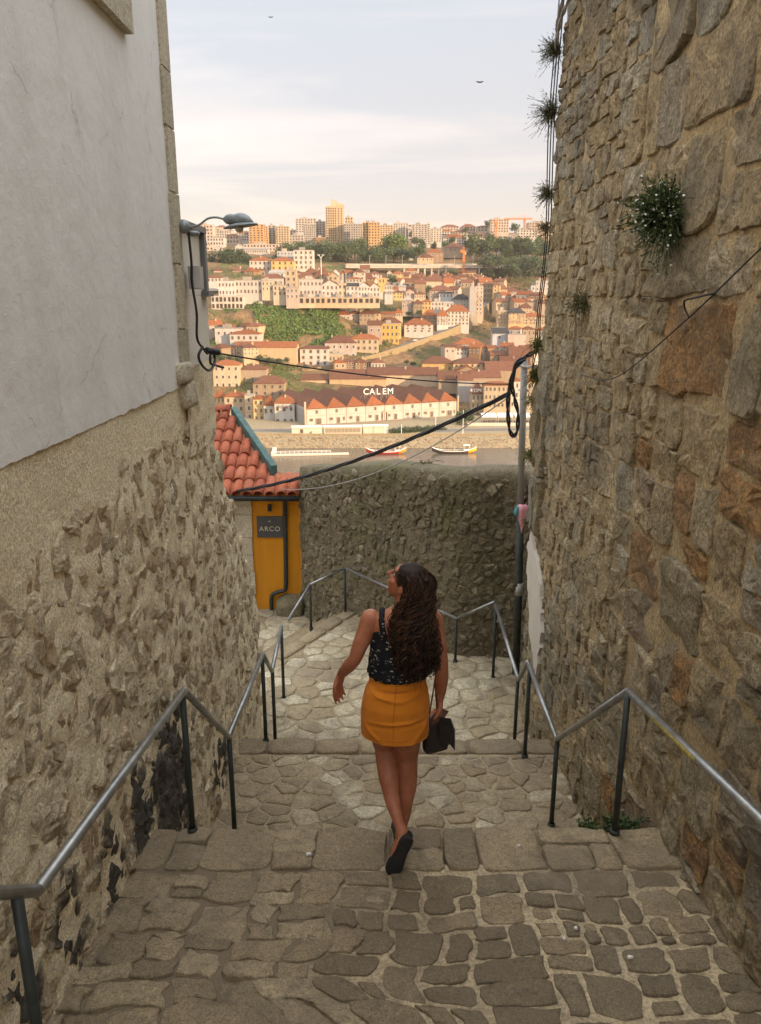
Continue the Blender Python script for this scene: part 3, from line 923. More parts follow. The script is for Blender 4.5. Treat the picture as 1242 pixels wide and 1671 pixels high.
# one cover tile, shared
def tile_mesh():
    mb = MB(); n_ = 8; L = 0.46
    rows_ = [(0.0, 0.086, 0.030), (L*0.5, 0.080, 0.022), (L, 0.072, 0.010)]
    vv = []
    for (yy, rr, hh) in rows_:
        for j in range(n_+1):
            a = math.pi*j/n_
            vv.append((math.cos(a)*rr, yy, math.sin(a)*rr*0.95+hh-0.02))
        for j in range(n_+1):
            a = math.pi*j/n_
            vv.append((math.cos(a)*(rr-0.014), yy, math.sin(a)*(rr-0.014)*0.95+hh-0.02))
    ff = []; m = 2*(n_+1)
    for k in range(2):
        for j in range(n_):
            a = k*m+j; ff.append((a, a+m, a+m+1, a+1)); a += n_+1; ff.append((a, a+1, a+m+1, a+m))
    for j in range(n_): ff.append((j, j+1, j+n_+2, j+n_+1))
    mb.add(vv, ff); return mb.mesh('roof_tile', [M_TILE], True)
TM = tile_mesh()
nx = 0
x_ = -1.43
while x_ > -4.2:
    k = 0; v_ = -0.03
    while v_ < 2.35:
        y_ = 12.2+(v_+0.30)*math.cos(TA)
        if (v_ < 0.2 or x_ < diagx(y_)-0.02):
            o = obj('roof_tile', TM, RB)
            o.location = roofp(x_+r.uniform(-.008, .008), v_, 0.012+r.uniform(0, .006))
            o.rotation_euler = (TA+r.uniform(-.02, .02), r.uniform(-.03, .03), r.uniform(-.03, .03))
        v_ += 0.37
    x_ -= SP
for k in range(8):      # ridge tiles
    o = obj('ridge_tile', TM, RB); o.location = (-2.80-0.36*k, 14.47, -2.02); o.rotation_euler = (r.uniform(-.03, .03), 0, R(90)); o.scale = (1.35, 1.05, 1.2)
M_GF = plain('green_flashing', (0.065, 0.125, 0.112), 0.6, 0.1, 0.3, 10)
mb = MB()
pa, pb = Vector(roofp(-1.79, 0.60, 0.10)), Vector(roofp(-2.74, 2.46, 0.10))
dv = (pb-pa).normalized(); sv = Vector((0, 0, 1)).cross(dv).normalized()*0.055
for a_, b_ in ((0.10, -0.16),):
    up = Vector((0, 0, 1))
    vv = [pa+sv, pa-sv, pb-sv, pb+sv]; vv = [tuple(p+up*0.05) for p in vv]+[tuple(p-up*0.16) for p in vv]
    mb.add(vv, [(3, 2, 1, 0), (4, 5, 6, 7), (0, 1, 5, 4), (1, 2, 6, 5), (2, 3, 7, 6), (3, 0, 4, 7)])
part(mb, 'flashing', [M_GF], YH)
mb = MB()
mb.add([(-1.36, 12.455, -3.2), (-1.36, 12.9, -3.2), (-1.36, 12.455, -3.06), (-1.36, 12.75, -2.92)], [(0, 1, 3, 2)])
part(mb, 'gable_wall', [M_OC], YH)
mb = MB(); mb.tube([(-6.5, 12.17, -3.13), (-1.33, 12.17, -3.15)], 0.045, 8); part(mb, 'gutter', [M_PO], YH, True)
mb = MB(); mb.tube(catmull([(-1.57, 12.17, -3.14), (-1.58, 12.30, -3.2), (-1.59, 12.39, -3.32), (-1.60, 12.39, -4.0), (-1.62, 12.39, -4.72), (-1.66, 12.39, -4.83), (-1.80, 12.38, -4.87), (-1.87, 12.38, -4.95), (-1.88, 12.38, -5.2)], 4), 0.036, 8); part(mb, 'downpipe', [M_PO], YH, True)
z = -5.2
for k in range(6):
    hh = r.uniform(0.28, 0.42)
    if z+hh > -3.34: hh = -3.34-z
    if hh < 0.1: break
    mb = MB(); mb.box((-2.44, 12.41, z+0.004), (-2.15+r.uniform(-.02, .01), 12.5, z+hh-0.004), 0, r.random()); part(mb, 'door_jamb_stone', [stone_mat('pale_jamb', [(0.5,0.45,0.37),(0.58,0.52,0.43)], 0.2, (0.3,0.26,0.2), 0.3, 10, 0.004) if k == 0 else bpy.data.materials['pale_jamb']], YH)
    z += hh
mb = MB(); mb.box((-3.6, 12.40, -3.338), (-2.15, 12.5, -3.14), 0, 0.5); part(mb, 'door_lintel', [bpy.data.materials['pale_jamb']], YH)
mb = MB(); mb.box((-3.5, 12.43, -5.2), (-2.45, 12.47, -3.345)); part(mb, 'door', [plain('dark_green_door', (0.03, 0.05, 0.04), 0.4)], YH)
# rough plinth stones at the house corner
g = stone_geo([(-1.80, -5.25), (-1.28, -5.25), (-1.30, -4.93), (-1.62, -4.90), (-1.78, -4.98)], 0.3, 0.0, r, 0.03, 0.18, 0.02, 0.05, 0.1)
mb = MB(); mb.add([(u, 12.40-h, w) for u, w, h in g[0]], g[1], 0, 0.3); part(mb, 'plinth_stone', [M_BW], YH, True)

def text_mesh(body, size, mat, extrude=0.01, name='lettering', spacing=1.0):
    cu = bpy.data.curves.new(name, 'FONT'); cu.body = body; cu.size = size; cu.extrude = extrude
    cu.align_x = 'CENTER'; cu.align_y = 'CENTER'; cu.space_character = spacing
    to = bpy.data.objects.new(name, cu); COL.objects.link(to)
    dg = bpy.context.evaluated_depsgraph_get(); dg.update()
    me = bpy.data.meshes.new_from_object(to.evaluated_get(dg))
    bpy.data.objects.remove(to)
    me.materials.clear(); me.materials.append(mat)
    return me
M_SGN = plain('slate_sign', (0.075, 0.075, 0.075), 0.6); M_LET = plain('sign_letters', (0.62, 0.55, 0.40), 0.5)
SG = empty('house_sign', (-1.86, 12.43, -3.89), 0, 'dark grey rectangular ARCO sign on the ochre house wall', 'sign')
mb = MB(); mb.box((-0.215, -0.012, 0), (0.215, 0.018, 0.365)); obj('board', mb.mesh('board', [M_SGN]), SG)
obj('lettering', text_mesh('ARCO', 0.115, M_LET, 0.004, spacing=1.18), SG, (0, -0.016, 0.15), (R(90), 0, 0))
mb = MB()
for k in range(5):
    a = R(30+30*k); mb.tube([(0.006*math.cos(a), -0.016, 0.272+0.006*math.sin(a)), (0.030*math.cos(a), -0.016, 0.272+0.030*math.sin(a))], 0.0022, 4)
obj('emblem', mb.mesh('emblem', [M_LET]), SG)
WLm = empty('wall_lamp', (-1.845, 12.45, -3.36), 0, 'small black cylinder lamp above the house sign', 'lamp')
mb = MB(); mb.tube([(0, -0.07, -0.055), (0, -0.07, 0.055)], 0.032, 12); obj('lamp_body', mb.mesh('lamp_body', [M_BLK], False), WLm)
mb = MB(); mb.box((-0.02, -0.05, -0.02), (0.02, 0.0, 0.02)); obj('bracket', mb.mesh('bracket', [M_BLK]), WLm)

# ================================================================ handrails
def handrail(name, label, path, posts, rr=0.021, worn=None):
    root = empty(name, (posts[0][0], posts[0][1], posts[0][3]), 0, label, 'railing', 'steel handrails of the stairs')
    for i, (a, b_) in enumerate(zip(path, path[1:])):
        mb = MB(); a, b_ = Vector(a), Vector(b_)
        mb.tube([a, b_], rr, 12); mb.ell(b_, (rr*1.02,)*3, 10, 6)
        o = part(mb, 'rail', [M_ST], root, True)
        if worn == i:
            d = (b_-a).normalized(); m0 = a+(b_-a)*0.50; m1 = a+(b_-a)*0.78
            mb = MB(); mb.tube([m0+Vector((-0.004, 0, -0.003)), m1+Vector((-0.004, 0, -0.003))], rr*0.93, 12); q = mb.build('worn_paint', [M_YE], o, True)
            tag(q, 'worn yellow paint on the rail')
    for (x_, y_, zt, zb) in posts:
        mb = MB(); mb.tube([(x_, y_, zt-0.004), (x_, y_, zb-0.05)], 0.0185, 10); mb.tube([(x_, y_, zb+0.028), (x_, y_, zb)], 0.03, 10)
        part(mb, 'post', [M_PO], root, True)
    return root
lp = [(-1.10, 0.4, -0.42), (-1.10, 2.06, -1.83), (-1.10, 3.9, -2.12), (-1.10, 4.95, -3.06), (-1.10, 6.6, -3.21), (-1.10, 7.1, -3.64), (-1.15, 8.28, -3.68)]
handrail('handrail', 'steel handrail zigzagging down the left side along the pale rubble wall', lp,
         [(-1.10, 1.94, -1.73, -2.80), (-1.10, 3.86, -2.12, z_land0(3.86)+0.01), (-1.10, 4.97, -3.06, -4.0), (-1.10, 6.56, -3.21, z_land1(6.56)+0.01), (-1.10, 7.14, -3.64, Z2), (-1.15, 8.26, -3.68, Z2)])
rp = [(1.40, 0.4, -0.40), (1.385, 2.0, -1.75), (1.387, 3.9, -2.125), (1.34, 5.20, -3.24), (1.33, 6.30, -3.165)]
handrail('handrail', 'steel handrail with worn yellow paint on the right side below the tall wall', rp,
         [(1.36, 1.9, -1.68, -2.80), (1.365, 3.84, -2.115, z_land0(3.84)+0.01), (1.345, 5.20, -3.24, -4.01), (1.33, 6.26, -3.17, z_land1(6.26)+0.01)], worn=1)
rp2 = [(1.345, 6.42, -3.20), (1.37, 6.95, -3.66), (1.41, 8.80, -3.62)]
handrail('handrail', 'short steel handrail beside the tall dark post on the lower landing', rp2,
         [(1.37, 6.98, -3.66, Z2), (1.41, 8.78, -3.62, Z2)])
bp = [(1.41, 8.90, -3.62), (0.98, 9.22, -3.98), (-0.53, 10.86, -3.88), (-1.0, 10.25, -3.91), (-1.25, 9.7, -4.2)]
handrail('handrail', 'thin steel handrail fixed along the dark rubble wall behind the woman', bp,
         [(-0.53, 10.84, -3.88, Z2), (-1.0, 10.27, -3.91, Z2), (0.98, 9.24, -3.98, Z2)], 0.017)

# ================================================================ pole with cloth, cables
UP = empty('utility_post', (1.72, 8.88, Z2), 0, 'slim post at the corner, dark below and bare galvanised above', 'post')
mb = MB(); mb.tube([(1.715, 8.88, -4.65), (1.70, 8.88, -3.6), (1.665, 8.88, -2.35)], 0.046, 12); part(mb, 'lower_tube', [M_PO], UP, True)
mb = MB(); mb.tube([(1.665, 8.88, -2.36), (1.645, 8.88, -1.5), (1.63, 8.88, -0.68)], 0.040, 12); part(mb, 'upper_tube', [M_GRY], UP, True)
mb = MB(); mb.tube([(1.70, 8.88, -3.52), (1.70, 8.88, -3.36)], 0.05, 12); part(mb, 'collar', [M_BOX], UP, True)
mb = MB()
for k in range(2):
    mb.tube([(1.56+0.2*t_/12, 8.84+0.012*math.cos(t_*1.6+k*3.1), -0.735+0.012*math.sin(t_*1.6+k*3.1)-0.02*math.sin(t_/4)) for t_ in range(13)], 0.009, 6)
part(mb, 'rope_tie', [plain('pale_rope', (0.55, 0.53, 0.48), 0.8)], UP, True)
CL = empty('folded_umbrella', (1.68, 8.80, -2.70), 0, 'pink cloth bundle with blue trim tied to the post', 'umbrella')
M_PK = plain('pink_cloth', (0.72, 0.33, 0.38), 0.8, 0, 0.2, 30, 0.004); M_BU = plain('blue_cloth', (0.10, 0.36, 0.42), 0.8)
mb = MB(); vv = []; ff = []; n_ = 14
prof = [(0.003, 0.0), (0.018, 0.08), (0.04, 0.18), (0.062, 0.27), (0.066, 0.31), (0.05, 0.345), (0.028, 0.355)]
for (rr, zz) in prof:
    for j in range(n_):
        a = 2*math.pi*j/n_; k = 1+0.16*math.sin(4*a+zz*9)
        vv.append((math.cos(a)*rr*k, math.sin(a)*rr*k*0.8, zz))
for i in range(len(prof)-1):
    for j in range(n_): ff.append((i*n_+j, i*n_+(j+1) % n_, (i+1)*n_+(j+1) % n_, (i+1)*n_+j))
mb.add(vv, ff); obj('canopy', mb.mesh('canopy', [M_PK], True), CL)
mb = MB(); mb.ell((-0.075, 0, 0.26), (0.03, 0.03, 0.05), 10, 6); mb.ell((-0.06, 0, 0.31), (0.025, 0.025, 0.03), 8, 6); obj('blue_trim', mb.mesh('blue_trim', [M_BU], True), CL)

def cable(name, label, pts, rr, mat, strands=1, tw=0.0, n=14, cat='cable', group='cables strung across the stairs'):
    pts = catmull(pts, n) if len(pts) > 2 else [Vector(p) for p in pts]
    mb = MB()
    for s_ in range(strands):
        pp = []
        for i, p in enumerate(pts):
            a = i*tw+s_*6.283/strands
            off = Vector((math.cos(a), 0.3*math.sin(a), math.sin(a)))*(rr*1.05 if strands > 1 else 0)
            pp.append(p+off)
        mb.tube(pp, rr, 6)
    o = mb.build(name, [mat], None, True)
    return tag(o, label, cat, group)
def sag(a, b_, s_, n=16):
    a, b_ = Vector(a), Vector(b_)
    return [a.lerp(b_, t_/n)-Vector((0, 0, 4*s_*(t_/n)*(1-t_/n))) for t_ in range(n+1)]
cable('cable_bundle', 'thick black cable bundle sagging from the post down to the tiled roof', sag((1.40, 8.42, -1.0), (-2.33, 12.15, -3.02), 0.16), 0.0135, M_BLK, 3, 0.5, 3)
cable('service_cable', 'thin grey cable running just under the thick sagging bundle', sag((1.40, 8.40, -1.03), (-1.6, 12.12, -2.98), 0.30), 0.007, M_GRY, 1, 0, 3)
cable('overhead_cable', 'thin black cable crossing in front of the town from the annex to the post', sag((-1.30, 5.85, -0.38), (1.42, 8.42, -0.90), 0.06), 0.0062, M_BLK, 1, 0, 3)
cable('cable_loop', 'black cable coil hanging in a long loop beside the post', [(1.66, 8.2, -0.52), (1.56, 8.38, -0.60), (1.46, 8.4, -0.68), (1.41, 8.4, -0.85), (1.385, 8.4, -1.03), (1.39, 8.4, -1.22), (1.42, 8.4, -1.40), (1.465, 8.4, -1.46), (1.50, 8.4, -1.38), (1.495, 8.4, -1.2), (1.45, 8.4, -1.04), (1.42, 8.4, -0.9), (1.45, 8.4, -0.72), (1.55, 8.36, -0.62)], 0.0125, M_BLK, 2, 0.5, 6)
r = random.Random(61)
for k in range(3):
    pts = [(1.665-0.018*k-0.01*r.random(), 7.97+0.018*k, 2.62), (1.645-0.022*k, 8.03+0.02*k, 1.6), (1.66-0.02*k+0.02*r.random(), 8.06, 0.6), (1.63-0.016*k, 8.10, -0.1), (1.615-0.02*k+0.02*r.random(), 8.12, -0.45-0.04*k), (1.60-0.01*k, 8.16, -0.62-0.1*k)]
    cable('wall_cable', ['black cable running down the far edge of the tall wall, outermost', 'second black cable down the far edge of the tall wall', 'third black cable down the far edge of the tall wall', 'innermost black cable down the far edge of the tall wall'][k], pts, 0.0058, M_BLK, 1, 0, 6)
for k in range(2):
    cable('twisted_cable', ['pale twisted cable at the top of the tall wall, upper of two', 'pale twisted cable at the top of the tall wall, lower of two'][k], [(1.60, 6.2-0.3*k, 2.30-0.12*k), (1.59, 7.0, 2.50-0.10*k), (1.60, 7.7, 2.52-0.12*k), (1.61, 8.0, 2.36-0.15*k)], 0.010, M_GRY, 2, 0.8, 10)
cable('wall_wire', 'thin slack wire running diagonally across the tall wall', [(1.60, 2.9, 0.42), (1.615, 3.50, 0.185), (1.61, 4.26, -0.14), (1.615, 5.37, -0.53), (1.62, 6.3, -0.60)], 0.0042, M_BLK, 1, 0, 8)
o = cable('wall_wire', 'short iron bracket with a dangling wire end in the tall wall', [(1.66, 4.02, 0.0), (1.60, 3.85, 0.02), (1.585, 4.05, 0.0), (1.58, 4.16, -0.015), (1.60, 4.19, -0.06), (1.61, 4.15, -0.10)], 0.006, M_BLK, 1, 0, 6, 'bracket')
# cables on the left corner
cable('corner_cable', 'black cable clipped down the granite corner of the white house', [(-1.325, 5.64, 0.47), (-1.32, 5.66, 0.25), (-1.325, 5.66, 0.1), (-1.31, 5.68, -0.1), (-1.32, 5.69, -0.28), (-1.30, 5.78, -0.36), (-1.28, 5.82, -0.40)], 0.009, M_BLK, 1, 0, 8)
cable('cable_coil', 'small coil of black cable hanging on the annex wall', [(-1.29, 5.72, -0.34), (-1.31, 5.66, -0.40), (-1.30, 5.70, -0.47), (-1.28, 5.82, -0.52), (-1.27, 5.95, -0.50), (-1.27, 6.02, -0.44), (-1.28, 5.95, -0.39), (-1.28, 5.90, -0.47), (-1.27, 6.03, -0.50), (-1.24, 6.18, -0.53)], 0.010, M_BLK, 1, 0, 8)
o = MB(); o.tube([(-1.29, 5.83, -0.375), (-1.22, 5.92, -0.395)], 0.024, 8); o = o.build('cable_joint', [M_BLK], None, True); tag(o, 'black cable joint where the thin overhead cable leaves the annex', 'cable joint')
JB = empty('meter_box', (-1.33, 5.70, 0.06), 0, 'small grey box on the granite corner below the street lamp', 'box')
mb = MB(); mb.box((-0.03, 0, 0), (0.055, 0.11, 0.155)); obj('casing', mb.mesh('casing', [M_BOX]), JB)
mb = MB(); mb.box((0.0, -0.006, 0.006), (0.058, 0.004, 0.149)); obj('lid', mb.mesh('lid', [plain('pale_grey_plastic', (0.5, 0.48, 0.45), 0.5)]), JB)

# street lamp on the corner
SL = empty('street_lamp', (-1.34, 5.64, 0.47), 0, 'street lamp with curved arm and hooded head on the white house corner', 'street lamp')
M_LMP = plain('lamp_metal', (0.26, 0.29, 0.295), 0.45, 0.3, 0.25, 20)
mb = MB(); mb.tube(catmull([(-1.38, 5.64, 0.475), (-1.30, 5.63, 0.468), (-1.24, 5.62, 0.483), (-1.18, 5.61, 0.520), (-1.12, 5.6, 0.528), (-1.06, 5.6, 0.515)], 6), 0.0075, 8); part(mb, 'arm', [M_LMP], SL, True)
mb = MB(); mb.ell((-1.345, 5.63, 0.47), (0.04, 0.05, 0.045), 10, 8); mb.ell((-1.30, 5.68, 0.43), (0.05, 0.03, 0.02), 10, 6); part(mb, 'wall_bracket', [M_LMP], SL, True)
mb = MB()
vv = []; ff = []; n_ = 16
for (s_, hw, hz, zc) in [(0.0, 0.012, 0.012, 0.515), (0.02, 0.03, 0.03, 0.515), (0.05, 0.04, 0.036, 0.516), (0.075, 0.042, 0.034, 0.514), (0.11, 0.052, 0.044, 0.515), (0.15, 0.05, 0.042, 0.510), (0.18, 0.04, 0.03, 0.503), (0.20, 0.02, 0.012, 0.495)]:
    for j in range(n_):
        a = 2*math.pi*j/n_; vv.append((-1.07+s_, 5.6+math.cos(a)*hw, zc+math.sin(a)*hz))
for i in range(7):
    for j in range(n_): ff.append((i*n_+j, i*n_+(j+1) % n_, (i+1)*n_+(j+1) % n_, (i+1)*n_+j))
mb.add(vv, ff); part(mb, 'housing', [M_LMP], SL, True)
Mt = Matrix.Rotation(R(-7), 3, 'Y')
mb = MB(); vv = []; ff = []
for (rr, zz) in [(0.01, 0.020), (0.05, 0.016), (0.095, 0.005), (0.12, -0.006), (0.118, -0.011), (0.09, -0.003), (0.03, 0.006)]:
    for j in range(24):
        a = 2*math.pi*j/24; p = Mt @ Vector((math.cos(a)*rr, math.sin(a)*rr*0.75, zz)); vv.append((p.x-0.955, p.y+5.6, p.z+0.478))
for i in range(6):
    for j in range(24): ff.append((i*24+j, i*24+(j+1) % 24, (i+1)*24+(j+1) % 24, (i+1)*24+j))
mb.add(vv, ff); part(mb, 'reflector', [M_LMP], SL, True)
mb = MB(); mb.ell((-0.965, 5.6, 0.455), (0.03, 0.03, 0.026), 12, 8); part(mb, 'bulb', [plain('milky_glass', (0.62, 0.55, 0.42), 0.25)], SL, True)

# ================================================================ plants on the wall
def leaf_mat(name, c1, c2, tr=0.25):
    m, nt, b = newmat(name)
    at = nt.nodes.new('ShaderNodeAttribute'); at.attribute_name = 'tone'
    n = noise_node(nt, 2.0, 3, 0.5, posn(nt))
    ad = nt.nodes.new('ShaderNodeMath'); ad.operation = 'ADD'; nt.links.new(at.outputs['Fac'], ad.inputs[0])
    nt.links.new(mrange(nt, n.outputs['Fac'], 0.3, 0.7, -0.25, 0.25), ad.inputs[1])
    rr = ramp(nt, [c1, c2], ad.outputs[0])
    nt.links.new(rr.outputs[0], b.inputs['Base Color'])
    b.inputs['Roughness'].default_value = 0.6; b.inputs['Specular IOR Level'].default_value = 0.25
    return m
M_LF = leaf_mat('weed_leaf', (0.035, 0.06, 0.02), (0.10, 0.14, 0.05))
M_DRY = leaf_mat('dry_weed', (0.05, 0.045, 0.02), (0.16, 0.15, 0.06))
M_FLW = plain('white_petals', (0.75, 0.74, 0.68), 0.7)
def tuft(name, label, base, n, L, out, droop, mat, flowers=0, seed=1, width=0.006, cat='plant', leafy=True):
    r = random.Random(seed); root = empty(name, base, 0, label, cat, 'weeds growing out of the tall wall')
    mb = MB(); fl = MB(); o_ = Vector(out).normalized()
    for i in range(n):
        d = Vector((r.gauss(0, 1), r.gauss(0, 1), r.gauss(0, 1))).normalized()
        d = (d+o_*0.75).normalized()
        l = L*(r.uniform(0.35, 0.95) if r.random() < 0.85 else r.uniform(0.95, 1.45)); p = Vector((r.gauss(0, .02), r.gauss(0, .02), r.gauss(0, .02)))
        pts = []
        for k in range(5):
            t_ = k/4; pts.append(p+d*l*t_-Vector((0, 0, droop*l*t_*t_))+Vector((r.gauss(0, 1), r.gauss(0, 1), r.gauss(0, 1)))*0.006*t_)
        tn = r.random()
        for k in range(4):
            a, b_ = pts[k], pts[k+1]; s_ = (b_-a).cross(Vector((r.gauss(0, 1), r.gauss(0, 1), r.gauss(0, 1)))).normalized()*width*0.35
            mb.add([a-s_, a+s_, b_+s_, b_-s_], [(0, 1, 2, 3)], 0, tn)
            if leafy:
                for _ in range(2):
                    q = a.lerp(b_, r.random()); ld = (d+Vector((r.gauss(0, 1), r.gauss(0, 1), r.gauss(0, 1)))*0.9).normalized(); ll = r.uniform(2.2, 4.5)*width
                    sd_ = ld.cross(Vector((r.gauss(0, 1), r.gauss(0, 1), r.gauss(0, 1)))).normalized()*width*0.9
                    mb.add([q, q+ld*ll*0.5+sd_, q+ld*ll, q+ld*ll*0.5-sd_], [(0, 1, 2, 3)], 0, r.random())
        if i < flowers:
            c_ = pts[-1]; rr = r.uniform(0.0045, 0.008)
            nn = Vector((r.gauss(-0.4, .5), r.gauss(-0.7, .5), r.gauss(0.4, .4))).normalized(); u_ = nn.orthogonal().normalized(); v_ = nn.cross(u_)
            fl.add([c_+nn*0.002]+[c_+(u_*math.cos(j*1.047)+v_*math.sin(j*1.047))*rr for j in range(6)], [(0, j+1, (j+1) % 6+1) for j in range(6)])
    obj('foliage', mb.mesh('foliage', [mat]), root)
    if fl.v: tag(obj('flowers', fl.mesh('flowers', [M_FLW]), root), kind='stuff')
    return root
tuft('wall_plant', 'dense green weed with many tiny white flowers growing from the tall wall', (1.60, 4.62, 0.46), 760, 0.19, (-0.8, -0.45, 0.3), 0.15, M_LF, 210, 1, 0.007)
tuft('wall_plant', 'thin strands hanging below the flowering weed on the tall wall', (1.61, 4.55, 0.36), 45, 0.20, (-0.25, 0, -1), 0.5, M_LF, 8, 2, 0.005)
tuft('wall_plant', 'small dark weed low on the far part of the tall wall', (1.63, 6.42, -0.02), 130, 0.13, (-0.8, -0.3, -0.2), 0.4, M_DRY, 14, 3, 0.005)
for i, (z_, L_, n_) in enumerate(((2.22, 0.18, 260), (1.70, 0.21, 280), (0.98, 0.16, 150), (0.66, 0.13, 90))):
    tuft('wall_plant', ['dry feathery weed on the far wall edge, topmost', 'dry feathery weed on the far wall edge, second from top', 'thin dry weed on the far wall edge, third from top', 'thinnest dry weed on the far wall edge against the hilltop'][i], (1.64, 8.06, z_), n_, L_, (-1, 0.1, 0.1), 0.12, M_DRY, 0, 10+i, 0.0042)
M_MOS = leaf_mat('moss', (0.07, 0.08, 0.015), (0.20, 0.19, 0.04))
for i, (z_, L_, n_) in enumerate(((-0.45, 0.12, 130), (-0.75, 0.15, 160), (-1.02, 0.14, 130), (-1.60, 0.14, 130), (-2.35, 0.07, 60))):
    tuft('wall_plant', ['mossy tuft at the far wall edge just below the cables', 'mossy yellow green tuft at the far wall edge beside the post top', 'mossy tuft at the far wall edge level with the long cable loop', 'brownish tuft at the far wall edge above the river', 'small light green tuft at the far wall edge above the whitewash'][i], (1.64, 8.12, z_), n_, L_, (-0.8, -0.3, -0.3), 0.3, M_MOS, 0, 20+i, 0.005)
for i, (x_, y_, z_, n_, L_) in enumerate(((1.60, 6.75, -4.45, 160, 0.2), (1.50, 6.62, -4.4, 90, 0.16), (1.45, 4.05, -3.15, 90, 0.14), (1.28, 4.02, -3.15, 60, 0.10), (1.52, 3.98, -3.12, 60, 0.10))):
    tuft('ground_weed', ['leafy weed at the foot of the tall wall beside the second landing', 'smaller weed next to the leafy weed by the second landing', 'weed sprouting behind the right railing post at the landing edge', 'tiny weed left of the right railing post', 'tiny weed right of the right railing post'][i], (x_, y_, z_), n_, L_, (-0.2, -0.2, 0.8), 0.3, M_LF, 0, 30+i, 0.008)
# a spiky plant peeking over the far wall
tuft('spiky_plant', 'dry spiky plant tips peeking over the dark wall against the river', (0.62, 10.15, -2.18), 26, 0.30, (0, 0, 1), 0.5, M_DRY, 0, 44, 0.016, leafy=False)
# ================================================================ the woman
PR = Vector((0.10, 3.68, -2.995))
PE = empty('person', PR, 0, 'woman walking down the steps in mustard skirt and dark sleeveless top, looking up left', 'person')
def remeshed(mb, name, mats, voxel, smooth_it=2, parent=None):
    me = mb.mesh(name+'_src', mats, True)
    o = bpy.data.objects.new(name+'_src', me); COL.objects.link(o)
    m = o.modifiers.new('r', 'REMESH'); m.mode = 'VOXEL'; m.voxel_size = voxel; m.use_smooth_shade = True
    if smooth_it:
        s_ = o.modifiers.new('s', 'SMOOTH'); s_.iterations = smooth_it; s_.factor = 0.5
    dg = bpy.context.evaluated_depsgraph_get(); dg.update()
    res = bpy.data.meshes.new_from_object(o.evaluated_get(dg))
    bpy.data.objects.remove(o)
    res.materials.clear()
    for q in (mats if isinstance(mats, list) else [mats]): res.materials.append(q)
    res.polygons.foreach_set('use_smooth', [True]*len(res.polygons))
    return obj(name, res, parent)

def loft(mb, rings, n=32, cap=True, mi=0):
    """rings: (z, cx, cy, rx, ry)"""
    vv = []; ff = []
    for (z_, cx, cy, rx, ry) in rings:
        for j in range(n):
            a = 2*math.pi*j/n; vv.append((cx+math.cos(a)*rx, cy+math.sin(a)*ry, z_))
    for i in range(len(rings)-1):
        for j in range(n): ff.append((i*n+j, i*n+(j+1) % n, (i+1)*n+(j+1) % n, (i+1)*n+j))
    if cap: ff.append(tuple(range(n-1, -1, -1))); ff.append(tuple((len(rings)-1)*n+j for j in range(n)))
    mb.add(vv, ff, mi)

def limb(mb, pts, n=16):
    """pts: (x,y,z,r); rounded ends, smooth centre line"""
    P = catmull([p[:3] for p in pts], 5) if len(pts) > 2 else [Vector(p[:3]) for p in pts]
    rr = []
    if len(pts) > 2:
        for i in range(len(pts)-1):
            for k in range(5):
                t_ = k/5; t_ = t_*t_*(3-2*t_); rr.append(pts[i][3]+(pts[i+1][3]-pts[i][3])*t_)
        rr.append(pts[-1][3])
    else: rr = [p[3] for p in pts]
    mb.tube(P, rr, n)
    mb.ell(P[0], (rr[0],)*3, 12, 8); mb.ell(P[-1], (rr[-1],)*3, 12, 8)

B = MB()
loft(B, [(0.84, -0.025, 0.0, 0.10, 0.08), (0.88, -0.025, -0.005, 0.160, 0.112), (0.94, -0.022, -0.010, 0.166, 0.118), (1.00, -0.018, -0.006, 0.156, 0.108), (1.07, -0.012, 0.0, 0.133, 0.095), (1.13, -0.006, 0.002, 0.130, 0.094),
         (1.22, 0.0, 0.002, 0.140, 0.100), (1.31, 0.006, 0.0, 0.150, 0.102), (1.38, 0.010, -0.004, 0.158, 0.088), (1.42, 0.012, -0.006, 0.150, 0.070), (1.45, 0.014, -0.006, 0.095, 0.058), (1.475, 0.016, -0.006, 0.055, 0.048)])
limb(B, [(0.016, -0.006, 1.42, 0.055), (0.026, -0.004, 1.49, 0.050), (0.040, 0.0, 1.56, 0.052)])
# legs
limb(B, [(-0.098, 0.0, 0.90, 0.092), (-0.092, 0.06, 0.76, 0.087), (-0.082, 0.112, 0.63, 0.067), (-0.076, 0.115, 0.57, 0.058), (-0.056, 0.03, 0.47, 0.059), (-0.040, -0.045, 0.38, 0.043), (-0.005, -0.125, 0.285, 0.030), (0.015, -0.165, 0.235, 0.033), (-0.02, -0.185, 0.12, 0.030)])
limb(B, [(0.050, 0.0, 0.90, 0.092), (0.048, 0.05, 0.74, 0.087), (0.048, 0.095, 0.58, 0.067), (0.050, 0.10, 0.51, 0.058), (0.046, 0.075, 0.38, 0.059), (0.038, 0.055, 0.26, 0.043), (0.018, 0.05, 0.10, 0.031), (0.012, 0.06, 0.05, 0.034), (0.008, 0.16, 0.035, 0.028)])
